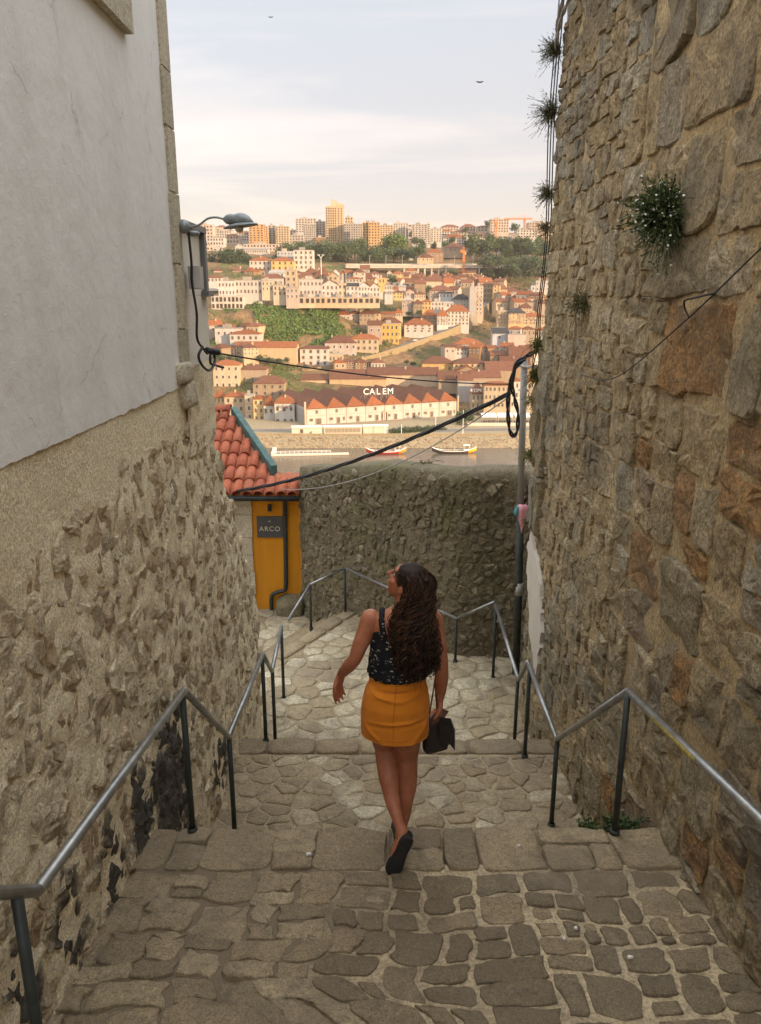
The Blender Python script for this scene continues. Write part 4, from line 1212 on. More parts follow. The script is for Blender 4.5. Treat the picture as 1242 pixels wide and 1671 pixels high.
# arms
limb(B, [(-0.150, 0.0, 1.405, 0.052), (-0.182, -0.016, 1.325, 0.045), (-0.214, -0.028, 1.245, 0.039), (-0.232, -0.030, 1.195, 0.035), (-0.262, 0.005, 1.140, 0.036), (-0.292, 0.05, 1.085, 0.030), (-0.312, 0.085, 1.045, 0.023)])
limb(B, [(0.168, 0.0, 1.400, 0.053), (0.190, -0.012, 1.31, 0.046), (0.208, -0.024, 1.21, 0.040), (0.217, -0.026, 1.15, 0.036), (0.222, 0.008, 1.07, 0.037), (0.222, 0.032, 0.99, 0.031), (0.220, 0.05, 0.925, 0.024)])
def hand(mb, w, d, nrm, side, curl, k=1.0):
    d = Vector(d).normalized(); nrm = Vector(nrm); nrm = (nrm-d*nrm.dot(d)).normalized(); s_ = d.cross(nrm).normalized()*side
    w = Vector(w)
    fo = [0.030, 0.011, -0.009, -0.027]; ln = [0.9, 1.0, 0.94, 0.76]
    for i in range(4):
        kn = w+d*0.082*k+s_*fo[i]*k
        mb.tube([w+s_*fo[i]*0.45*k, w+d*0.045*k+s_*fo[i]*0.85*k, kn], [0.016*k, 0.0145*k, 0.0105*k], 10)
        p = kn; a = curl*0.55+0.10*i*curl; pts = [p]; rr = [0.0102*k]
        for j, L in enumerate((0.042, 0.027, 0.021)):
            p = p+(d*math.cos(a)+nrm*math.sin(a)+s_*(0.10-0.07*i))*L*ln[i]*k; pts.append(p); rr.append((0.0092, 0.0085, 0.0072)[j]*k); a += curl*(0.75, 0.6, 0.4)[j]
        mb.tube(pts, rr, 10); mb.ell(pts[-1], (rr[-1],)*3, 8, 6); mb.ell(kn, (0.0115*k,)*3, 8, 6)
    t0 = w+d*0.018*k+s_*0.022*k
    pts = [t0, t0+(d*0.65+s_*0.7+nrm*0.3).normalized()*0.036*k, t0+(d*0.65+s_*0.7+nrm*0.3).normalized()*0.036*k+(d*0.85+s_*0.25+nrm*0.45).normalized()*0.030*k]
    pts.append(pts[-1]+(d*0.85+nrm*0.5).normalized()*0.022*k)
    mb.tube(pts, [0.015*k, 0.0125*k, 0.0105*k, 0.008*k], 10); mb.ell(pts[-1], (0.008*k,)*3, 8, 6)
hand(B, (-0.315, 0.090, 1.038), (-0.20, 0.25, -0.95), (0.75, -0.55, -0.2), 1, 0.42)
hand(B, (0.220, 0.054, 0.915), (-0.06, 0.10, -1.0), (-0.95, -0.15, 0.0), -1, 0.95)
# head
HM = Matrix.Rotation(R(62), 3, 'Z') @ Matrix.Rotation(R(27), 3, 'X')
HC = Vector((0.042, 0.005, 1.600))
def hp(x_, y_, z_): return HM @ Vector((x_, y_, z_))+HC
B.ell(HC+HM @ Vector((0, -0.012, 0.018)), (0.076, 0.096, 0.090), 20, 14, M=HM)
B.ell(HC+HM @ Vector((0, 0.030, -0.040)), (0.060, 0.064, 0.074), 18, 12, M=HM)
B.ell(HC+HM @ Vector((0, 0.058, -0.094)), (0.026, 0.026, 0.022), 12, 8, M=HM)
B.ell(HC+HM @ Vector((0, 0.074, 0.038)), (0.050, 0.018, 0.022), 12, 8, M=HM)
for s_ in (-1, 1):
    B.ell(HC+HM @ Vector((0.036*s_, 0.062, -0.028)), (0.024, 0.026, 0.024), 10, 8, M=HM)
    B.ell(HC+HM @ Vector((0.076*s_, -0.004, -0.012)), (0.010, 0.020, 0.031), 10, 8, M=HM)
    B.tube([hp(0.014*s_, 0.086, 0.026), hp(0.042*s_, 0.076, 0.027)], 0.007, 8)
B.tube([hp(0, 0.082, 0.030), hp(0, 0.096, 0.008), hp(0, 0.113, -0.018), hp(0, 0.098, -0.030)], [0.009, 0.010, 0.013, 0.010], 10)
B.ell(hp(0.010, 0.096, -0.024), (0.009,)*3, 8, 6); B.ell(hp(-0.010, 0.096, -0.024), (0.009,)*3, 8, 6)
B.ell(HC+HM @ Vector((0, 0.090, -0.053)), (0.022, 0.011, 0.0065), 12, 8, M=HM)
B.ell(HC+HM @ Vector((0, 0.087, -0.065)), (0.019, 0.011, 0.0075), 12, 8, M=HM)
M_SK, nt, b = newmat('skin')
P = posn(nt); n1 = noise_node(nt, 14, 4, 0.5, P); n2 = noise_node(nt, 260, 3, 0.5, P)
n4 = noise_node(nt, 55, 4, 0.6, P)
c = mixc(nt, mrange(nt, n1.outputs['Fac'], 0.35, 0.65), (0.50, 0.20, 0.11), (0.38, 0.13, 0.068))
c = mixc(nt, mrange(nt, n4.outputs['Fac'], 0.5, 0.72, 0, 0.35), c, (0.34, 0.115, 0.06))
nt.links.new(c, b.inputs['Base Color']); b.inputs['Roughness'].default_value = 0.48; b.inputs['Specular IOR Level'].default_value = 0.4
b.inputs['Subsurface Weight'].default_value = 0.12; b.inputs['Subsurface Radius'].default_value = (0.012, 0.004, 0.002)
bumpn(nt, b, [(n2.outputs['Fac'], 0.0006)])
remeshed(B, 'body', [M_SK], 0.0052, 3, PE)
M_EYE = plain('eye_white', (0.34, 0.30, 0.27), 0.4); M_IR = plain('dark_iris', (0.03, 0.018, 0.012), 0.2); M_BR = plain('brow_hair', (0.03, 0.02, 0.014), 0.8); M_LIP = plain('lips', (0.36, 0.11, 0.085), 0.45)
for s_ in (-1, 1):
    e_ = MB(); e_.ell(hp(0.030*s_, 0.074, 0.008), (0.0115,)*3, 12, 8); eo = obj('eye', e_.mesh('eye', [M_EYE], True), PE)
    e_ = MB(); e_.ell(hp(0.030*s_, 0.0845, 0.010), (0.0055, 0.0055, 0.0055), 10, 6); obj('iris', e_.mesh('iris', [M_IR], True), eo)
    e_ = MB(); e_.tube([hp(0.014*s_, 0.0905, 0.030), hp(0.030*s_, 0.089, 0.036), hp(0.046*s_, 0.079, 0.031)], [0.0035, 0.004, 0.002], 6); obj('eyebrow', e_.mesh('eyebrow', [M_BR], True), PE)
e_ = MB(); e_.ell(HC+HM @ Vector((0, 0.0905, -0.0545)), (0.0205, 0.0115, 0.0055), 12, 8, M=HM); e_.ell(HC+HM @ Vector((0, 0.0878, -0.0655)), (0.0175, 0.0115, 0.0062), 12, 8, M=HM); obj('lips', e_.mesh('lips', [M_LIP], True), PE)

def fabric(name, c1, c2, sc_=600, rough=0.85, bump=0.0016):
    m, nt, b = newmat(name); P = posn(nt)
    n1 = noise_node(nt, 7, 4, 0.5, P); n2 = noise_node(nt, sc_, 2, 0.5, P)
    nt.links.new(mixc(nt, mrange(nt, n1.outputs['Fac'], 0.3, 0.7), c1, c2), b.inputs['Base Color'])
    b.inputs['Roughness'].default_value = rough; b.inputs['Specular IOR Level'].default_value = 0.15
    b.inputs['Sheen Weight'].default_value = 0.08
    bumpn(nt, b, [(n2.outputs['Fac'], bump)]); return m
# skirt: mustard cloth with soft drag folds
def cloth_loft(rings, nz, n, disp, top_open=True):
    zs = [q[0] for q in rings]
    def at(z_):
        for a, b_ in zip(rings, rings[1:]):
            if (a[0] >= z_ >= b_[0]) or (a[0] <= z_ <= b_[0]):
                t_ = (z_-a[0])/(b_[0]-a[0]); t_ = t_*t_*(3-2*t_)*0.5+t_*0.5
                return [a[k]+(b_[k]-a[k])*t_ for k in range(1, 5)]
        return list(rings[-1][1:])
    vv = []; ff = []
    for i in range(nz+1):
        z_ = zs[0]+(zs[-1]-zs[0])*i/nz
        cx, cy, rx, ry = at(z_)
        for j in range(n):
            a = 2*math.pi*j/n
            h, dz = disp(a, z_)
            vv.append((cx+math.cos(a)*(rx+h), cy+math.sin(a)*(ry+h), z_+dz))
    for i in range(nz):
        for j in range(n): ff.append((i*n+j, (i+1)*n+j, (i+1)*n+(j+1) % n, i*n+(j+1) % n))
    return vv, ff
def fold(a, z_, a0, z0, slope, width, length, amp):
    da = (a-a0+math.pi) % (2*math.pi)-math.pi
    d = (z_-z0)-slope*da
    return 1.7*amp*math.exp(-(d/width)**2-(da/length)**2)
def sk_disp(a, z_):
    back = -math.pi/2
    h = 0.003*noise.noise(Vector((math.cos(a)*3, math.sin(a)*3, z_*9)))+0.0015*noise.noise(Vector((math.cos(a)*9, math.sin(a)*9, z_*25)))
    h += fold(a, z_, back+2*math.pi+0.0, 1.035, 0.004, 0.010, 0.9, -0.009)+fold(a, z_, back+2*math.pi-0.5, 1.015, -0.03, 0.010, 0.6, 0.008)+fold(a, z_, back+2*math.pi+0.6, 1.02, 0.04, 0.009, 0.5, 0.006)
    h += fold(a, z_, back+2*math.pi+0.2, 0.872, 0.01, 0.010, 0.7, 0.009)+fold(a, z_, back+2*math.pi+0.1, 0.855, 0.02, 0.014, 0.8, -0.008)+fold(a, z_, back+2*math.pi-0.7, 0.79, -0.14, 0.012, 0.5, 0.006)+fold(a, z_, back+2*math.pi+0.9, 0.82, 0.20, 0.015, 0.4, 0.008)
    dz = 0.006*math.sin(a*2+0.6)*max(0, (0.85-z_)/0.13)
    return h, dz
vv, ff = cloth_loft([(1.124, -0.006, 0.0, 0.146, 0.108), (1.06, -0.010, 0.0, 0.150, 0.112), (1.00, -0.016, -0.006, 0.168, 0.124), (0.93, -0.020, -0.008, 0.180, 0.134), (0.85, -0.022, 0.0, 0.182, 0.134), (0.742, -0.022, 0.010, 0.182, 0.135)], 60, 96, sk_disp)
S = MB(); S.add(vv, ff)
# turned hem
nb = len(vv)-96
S.add([(vv[nb+j][0]*0.985-0.0003, vv[nb+j][1]*0.985, vv[nb+j][2]+0.03) for j in range(96)]+[vv[nb+j] for j in range(96)], [(96+j, j, (j+1) % 96, 96+(j+1) % 96) for j in range(96)])
M_MU = fabric('mustard_cloth', (0.70, 0.225, 0.020), (0.78, 0.265, 0.026))
sko = obj('skirt', S.mesh('skirt', [M_MU], True), PE)
sb = MB()     # waistband edge, back zip seam and hem stitching stand slightly proud
def sk_pt(j, i, k=1.004): p = vv[i*96+j % 96]; return (p[0]*k+0.02*(k-1), p[1]*k, p[2])
sb.tube([sk_pt(j, 7) for j in range(0, 97, 2)], 0.0017, 4); sb.tube([sk_pt(j, 56) for j in range(0, 97, 2)], 0.0012, 4); sb.tube([sk_pt(71, i) for i in range(0, 60, 2)], 0.0016, 4)
obj('seams', sb.mesh('seams', [fabric('mustard_seam', (0.38, 0.145, 0.012), (0.44, 0.17, 0.014))], True), sko)
# sleeveless top with a pale leafy print
M_TOP, nt, b = newmat('printed_cloth'); P = posn(nt)
mpn = nt.nodes.new('ShaderNodeMapping'); mpn.inputs['Rotation'].default_value = (0, R(35), 0); mpn.inputs['Scale'].default_value = (1.0, 1.0, 2.0); nt.links.new(P, mpn.inputs['Vector'])
vo = nt.nodes.new('ShaderNodeTexVoronoi'); vo.inputs['Scale'].default_value = 30; nt.links.new(mpn.outputs[0], vo.inputs['Vector'])
n1 = noise_node(nt, 130, 3, 0.6, P); n2 = noise_node(nt, 9, 3, 0.5, P)
a1 = mrange(nt, vo.outputs['Distance'], 0.34, 0.26); a2 = mrange(nt, n1.outputs['Fac'], 0.47, 0.56); a3 = mrange(nt, n2.outputs['Fac'], 0.36, 0.48)
mu = nt.nodes.new('ShaderNodeMath'); mu.operation = 'MULTIPLY'; nt.links.new(a1, mu.inputs[0]); nt.links.new(a2, mu.inputs[1])
mu2 = nt.nodes.new('ShaderNodeMath'); mu2.operation = 'MULTIPLY'; nt.links.new(mu.outputs[0], mu2.inputs[0]); nt.links.new(a3, mu2.inputs[1])
nt.links.new(mixc(nt, mu2.outputs[0], (0.012, 0.013, 0.017), (0.55, 0.50, 0.42)), b.inputs['Base Color']); b.inputs['Roughness'].default_value = 0.8; b.inputs['Specular IOR Level'].default_value = 0.2
def tp_disp(a, z_):
    t_ = (z_-1.09)/0.30
    h = 0.006*noise.noise(Vector((math.cos(a)*4, math.sin(a)*4, z_*12)))+0.004*noise.noise(Vector((math.cos(a)*11, math.sin(a)*11, z_*18)))
    h += 0.004*math.sin(a*15+2*math.sin(z_*20))*max(0, 1-t_*1.6)
    up = 0
    if t_ > 0.85:     # scooped back and arm holes
        up = -0.05*(math.sin(a) < 0)*(abs(math.sin(a))**2)*(t_-0.85)/0.15
        up -= 0.05*(abs(math.cos(a))**6)*(t_-0.85)/0.15
    return h, up
vv, ff = cloth_loft([(1.088, -0.008, 0.0, 0.149, 0.112), (1.105, -0.008, 0.0, 0.160, 0.122), (1.16, -0.004, 0.0, 0.158, 0.120), (1.25, 0.002, 0.0, 0.156, 0.114), (1.34, 0.007, 0.0, 0.158, 0.106), (1.405, 0.010, -0.004, 0.150, 0.088)], 40, 96, tp_disp)
T = MB(); T.add(vv, ff); T.f = [tuple(reversed(q)) for q in T.f]
tp = obj('top', T.mesh('top', [M_TOP], True), PE)
T = MB()
for s_ in (-1, 1):
    T.tube(catmull([(0.012+0.095*s_, -0.092, 1.34), (0.012+0.105*s_, -0.078, 1.41), (0.012+0.105*s_, -0.03, 1.452), (0.012+0.10*s_, 0.05, 1.43), (0.012+0.09*s_, 0.095, 1.34)], 5), 0.015, 8)
obj('straps', T.mesh('straps', [M_TOP], True), tp)

# hair: a dark curly mass down to the waist
M_HR, nt, b = newmat('dark_hair'); at = nt.nodes.new('ShaderNodeAttribute'); at.attribute_name = 'tone'
rr_ = ramp(nt, [(0.014, 0.009, 0.007), (0.045, 0.024, 0.013), (0.13, 0.060, 0.028)], at.outputs['Fac'])
nt.links.new(rr_.outputs[0], b.inputs['Base Color']); b.inputs['Roughness'].default_value = 0.6; b.inputs['Specular IOR Level'].default_value = 0.2
HR = [(1.7, 0.06, -0.01, 0.0285, 0.0333), (1.685, 0.062, -0.016, 0.0627, 0.0627), (1.65, 0.066, -0.026, 0.0817, 0.0817), (1.6, 0.074, -0.04, 0.0836, 0.0798), (1.54, 0.076, -0.058, 0.0836, 0.0703), (1.47, 0.078, -0.085, 0.0722, 0.057), (1.4, 0.08, -0.106, 0.0773, 0.0551), (1.3, 0.084, -0.118, 0.0756, 0.0513), (1.2, 0.084, -0.118, 0.0672, 0.0437), (1.17, 0.084, -0.114, 0.047, 0.0323), (1.145, 0.084, -0.11, 0.0252, 0.0171)]
def hring(z_):
    for a, b_ in zip(HR, HR[1:]):
        if a[0] >= z_ >= b_[0]:
            t_ = (z_-a[0])/(b_[0]-a[0]); return [a[k]+(b_[k]-a[k])*t_ for k in range(1, 5)]
    return list(HR[0][1:]) if z_ > HR[0][0] else list(HR[-1][1:])
def hr_disp(a, z_): return (0.014*noise.noise(Vector((math.cos(a)*5, math.sin(a)*5, z_*16)))+0.006*noise.noise(Vector((math.cos(a)*14, math.sin(a)*14, z_*40)))-0.012)*(1 if z_ < 1.66 else 0.3), 0.0
vv, ff = cloth_loft(HR, 70, 64, hr_disp)
Hm = MB(); Hm.add(vv, ff, 0, 0.15); Hm.f = [tuple(q) for q in Hm.f]
hair = obj('hair', Hm.mesh('hair', [M_HR], True), PE)
rh = random.Random(77); St = MB()
for i in range(1150):
    z0 = rh.uniform(1.42, 1.69); z1 = rh.uniform(1.13, 1.30) if rh.random() < 0.75 else rh.uniform(1.25, 1.42)
    if z0 > 1.52: th0 = R(rh.uniform(-128, 70))
    else: th0 = R(rh.uniform(-185, 15))
    th1 = R(rh.uniform(-178, 8)); k = rh.uniform(0.80, 1.07); cr_ = rh.uniform(0.005, 0.014); per = rh.uniform(0.035, 0.07); ph = rh.uniform(0, 6.28); fl = rh.uniform(-0.02, 0.03) if rh.random() < 0.85 else rh.uniform(0.03, 0.06)
    n_ = int((z0-z1)/0.011)+2; pts = []
    for j in range(n_):
        t_ = j/(n_-1); z_ = z0+(z1-z0)*t_
        cx, cy, rx, ry = hring(z_)
        th = th0+(th1-th0)*min(1, t_*1.6)
        g = min(1, t_*4); a = ph+z_*6.283/per
        pts.append((cx+math.cos(th)*(rx*k+fl*t_)+math.cos(a)*cr_*g, cy+math.sin(th)*(ry*k+fl*t_)+math.sin(a)*cr_*g, z_+0.004*math.sin(a*1.3)))
    St.tube(pts, [0.0026]*(n_-2)+[0.0018, 0.0006], 3, 0, False, 0.05+0.95*rh.random()**2)
# a few locks over the left shoulder, and flyaway frizz
for i in range(22):
    ph = rh.uniform(0, 6.28); x0 = rh.uniform(-0.02, 0.02); n_ = 22; pts = []
    L_ = rh.uniform(0.16, 0.30)
    for j in range(n_):
        t_ = j/(n_-1); a = ph+t_*L_*6.28/0.05
        pts.append((x0-0.045*math.sin(t_*2.2)+0.007*math.cos(a)+0.02*rh.random()*0.2, -0.085-0.02*t_+0.007*math.sin(a), 1.53-L_*t_))
    St.tube(pts, 0.0022, 3, 0, False, rh.random())
for i in range(150):
    z_ = rh.uniform(1.12, 1.66); cx, cy, rx, ry = hring(z_); th = R(rh.uniform(-180, 30)); n_ = 8; pts = []
    if z_ > 1.52: th = R(rh.uniform(-100, 60))
    for j in range(n_):
        t_ = j/(n_-1); pts.append((cx+math.cos(th)*(rx+0.035*t_)+0.006*math.sin(6*t_+i), cy+math.sin(th)*(ry+0.03*t_), z_-0.05*t_+0.006*math.cos(7*t_+i)))
    St.tube(pts, 0.0011, 3, 0, False, 1.0)
obj('curls', St.mesh('curls', [M_HR], True), hair)
Cl = MB()   # small twisted knot where the top hair is tied back
for j in range(5): Cl.ell((0.115+0.012*math.cos(j*1.3), -0.085+0.008*math.sin(j*2), 1.645-0.010*j), (0.017, 0.016, 0.014), 10, 6, 0, None, 0.2)
obj('hair_knot', Cl.mesh('hair_knot', [M_HR], True), hair)
# thin cap of hair round the scalp up to the forehead
Cp = MB(); vv = []; ff = []; NJ, NI = 40, 16
for i in range(NI+1):
    th = math.pi*0.60*i/NI
    for j in range(NJ):
        ph = 2*math.pi*j/NJ
        front = max(0, math.sin(ph)); tt = th*(1-0.42*front**1.5)
        q = Vector((0.080*math.sin(tt)*math.cos(ph), -0.014+0.101*math.sin(tt)*math.sin(ph), 0.018+0.096*math.cos(tt)))
        q = q*(1+0.02*noise.noise(q*60)); q = HM @ q+HC; vv.append(tuple(q))
for i in range(NI):
    for j in range(NJ): ff.append((i*NJ+j, (i+1)*NJ+j, (i+1)*NJ+(j+1) % NJ, i*NJ+(j+1) % NJ))
for i in range(260):      # combed strands over the scalp
    ph = rh.uniform(0, 6.283); pts = []
    for k in range(9):
        t_ = k/8; fr = max(0, math.sin(ph)); th = math.pi*(0.06+0.56*(1-0.40*fr**1.5))*(1-t_)+0.03+0.5*t_*max(0, -math.sin(ph))
        q = Vector((0.083*math.sin(th)*math.cos(ph), -0.014+0.104*math.sin(th)*math.sin(ph)-0.05*t_, 0.018+0.099*math.cos(th)-0.01*t_*t_))
        pts.append(tuple(HM @ (q*(1+0.015*rh.random()))+HC))
    St2 = Cp; St2.tube(pts, 0.0022, 3, 0, False, rh.random()**2)
Cp.add(vv, ff, 0, 0.1); obj('scalp_hair', Cp.mesh('scalp_hair', [M_HR], True), hair)

# shoes
M_SHO = plain('black_shoe', (0.018, 0.018, 0.019), 0.6, 0, 0.3, 60, 0.001); M_SOL = plain('shoe_sole', (0.022, 0.021, 0.02), 0.7, 0, 0.3, 80, 0.002); M_PIP = plain('pale_piping', (0.40, 0.36, 0.28), 0.6)
def shoe(heel, toe, up):
    heel, toe = Vector(heel), Vector(toe); f_ = (toe-heel).normalized(); up = Vector(up); up = (up-f_*up.dot(f_)).normalized(); x_ = f_.cross(up)
    Mx = Matrix((x_, f_, up)).transposed()
    def sec(mb, rows_, n=18, mi=0):
        vv = []; ff = []
        for (yy, hw, z0, z1) in rows_:
            for j in range(n):
                a = 2*math.pi*j/n; ca, sa = math.cos(a), math.sin(a)
                sx = math.copysign(abs(ca)**0.7, ca)*hw; sz = (z0+z1)/2+math.copysign(abs(sa)**0.75, sa)*(z1-z0)/2
                vv.append(tuple(heel+Mx @ Vector((sx, yy, sz))))
        for i in range(len(rows_)-1):
            for j in range(n): ff.append((i*n+j, i*n+(j+1) % n, (i+1)*n+(j+1) % n, (i+1)*n+j))
        ff.append(tuple(range(n-1, -1, -1))); ff.append(tuple((len(rows_)-1)*n+j for j in range(n)))
        mb.add(vv, ff, mi)
    mb = MB(); sec(mb, [(-0.018, 0.012, 0.018, 0.062), (-0.010, 0.026, 0.012, 0.080), (0.015, 0.034, 0.010, 0.092), (0.06, 0.036, 0.010, 0.090), (0.10, 0.036, 0.010, 0.078), (0.145, 0.041, 0.010, 0.062), (0.185, 0.043, 0.010, 0.050), (0.215, 0.036, 0.010, 0.040), (0.235, 0.018, 0.012, 0.028)])
    so = obj('shoe', mb.mesh('shoe', [M_SHO], True), PE)
    mb = MB(); sec(mb, [(-0.022, 0.016, 0.0, 0.022), (-0.012, 0.031, 0.0, 0.024), (0.02, 0.037, 0.0, 0.024), (0.08, 0.034, 0.003, 0.022), (0.13, 0.039, 0.0, 0.022), (0.18, 0.047, 0.0, 0.022), (0.215, 0.040, 0.001, 0.022), (0.240, 0.020, 0.004, 0.022)]); obj('sole', mb.mesh('sole', [M_SOL], True), so)
    mb = MB(); pp = []
    for (yy, hw) in [(-0.012, -0.034), (0.02, -0.040), (0.08, -0.037), (0.13, -0.042), (0.18, -0.0495), (0.215, -0.043)]: pp.append(heel+Mx @ Vector((hw, yy, 0.023)))
    mb.tube(catmull(pp, 4), 0.0022, 6); pp = [heel+Mx @ Vector((-(Mx.transposed() @ (p-heel)).x, (Mx.transposed() @ (p-heel)).y, 0.023)) for p in pp]; mb.tube(catmull(pp, 4), 0.0022, 6)
    obj('piping', mb.mesh('piping', [M_PIP], True), so)
    mb = MB()
    for k in range(4): yy = 0.095+0.018*k; zz = 0.080-0.006*k; mb.tube([heel+Mx @ Vector((-0.02, yy, zz-0.006)), heel+Mx @ Vector((0, yy, zz+0.002)), heel+Mx @ Vector((0.02, yy, zz-0.006))], 0.003, 6)
    obj('laces', mb.mesh('laces', [M_SHO], True), so)
shoe((0.040, -0.222, 0.235), (-0.045, -0.222, 0.020), (0.10, 1.0, 0.02))
shoe((0.012, 0.030, -0.008), (0.004, 0.27, -0.030), (0, 0.1, 1))

# bag on a long thin strap
BG = empty('handbag', PR+Vector((0.20, 0.045, 0.615)), R(24), 'dark brown leather bag held at the right side of the woman', 'handbag')
M_BAG = plain('dark_leather', (0.024, 0.018, 0.016), 0.5, 0, 0.35, 30, 0.002); M_BGI = plain('brown_leather', (0.12, 0.055, 0.035), 0.6, 0, 0.3, 30, 0.002); M_EDG = plain('bag_edge', (0.20, 0.19, 0.18), 0.5)
mb = MB(); vv = []; ff = []
rows_ = [(0.0, 0.066, 0.030), (0.03, 0.070, 0.036), (0.10, 0.066, 0.034), (0.17, 0.056, 0.026), (0.205, 0.046, 0.014)]
n_ = 24
for (zz, hx, hy) in rows_:
    for j in range(n_):
        a = 2*math.pi*j/n_; ca, sa = math.cos(a), math.sin(a)
        vv.append((math.copysign(abs(ca)**0.35, ca)*hx, math.copysign(abs(sa)**0.35, sa)*hy, zz))
for i in range(4):
    for j in range(n_): ff.append((i*n_+j, i*n_+(j+1) % n_, (i+1)*n_+(j+1) % n_, (i+1)*n_+j))
ff.append(tuple(range(n_-1, -1, -1))); ff.append(tuple(4*n_+j for j in range(n_)))
mb.add(vv, ff); obj('bag_body', mb.mesh('bag_body', [M_BAG], True), BG)
mb = MB()   # flap folded forward on the right with a pointed edge
mb.add([(0.0, -0.040, 0.215), (0.075, -0.030, 0.185), (0.090, -0.050, 0.12), (0.088, -0.056, 0.005), (0.060, -0.052, 0.045), (0.020, -0.050, 0.03), (0.0, -0.045, 0.10)], [(0, 6, 5, 4, 2, 1), (2, 4, 3)])
mb.add([(0.0, -0.036, 0.215), (0.075, -0.026, 0.185), (0.090, -0.046, 0.12), (0.088, -0.052, 0.005), (0.060, -0.048, 0.045), (0.020, -0.046, 0.03), (0.0, -0.041, 0.10)], [(1, 2, 4, 5, 6, 0), (3, 4, 2)])
fo_ = obj('flap', mb.mesh('flap', [M_BAG]), BG)
mb = MB(); mb.tube([(0.075, -0.030, 0.187), (0.091, -0.050, 0.12), (0.089, -0.056, 0.004)], 0.0025, 6); obj('flap_edge', mb.mesh('flap_edge', [M_EDG], True), fo_)
mb = MB(); mb.add([(-0.045, -0.032, 0.17), (0.03, -0.034, 0.20), (0.06, -0.034, 0.235), (0.02, -0.02, 0.255), (-0.03, -0.02, 0.225)], [(0, 1, 2, 3, 4)]); mb.add([(-0.045, -0.028, 0.17), (0.03, -0.030, 0.20), (0.06, -0.030, 0.235), (0.02, -0.016, 0.255), (-0.03, -0.016, 0.225)], [(4, 3, 2, 1, 0)]); obj('lining', mb.mesh('lining', [M_BGI]), BG)
mb = MB(); 
for pp in ([(-0.045, 0.0, 0.19), (-0.035, -0.01, 0.30), (-0.03, -0.03, 0.42), (-0.045, -0.075, 0.56), (-0.075, -0.10, 0.70), (-0.10, -0.09, 0.80)], [(0.035, 0.0, 0.19), (0.0, -0.005, 0.28), (-0.022, -0.025, 0.42), (-0.040, -0.07, 0.56), (-0.07, -0.095, 0.70), (-0.095, -0.085, 0.80)]):
    mb.tube(catmull(pp, 5), 0.0045, 6)
obj('strap', mb.mesh('strap', [M_BGI], True), BG)
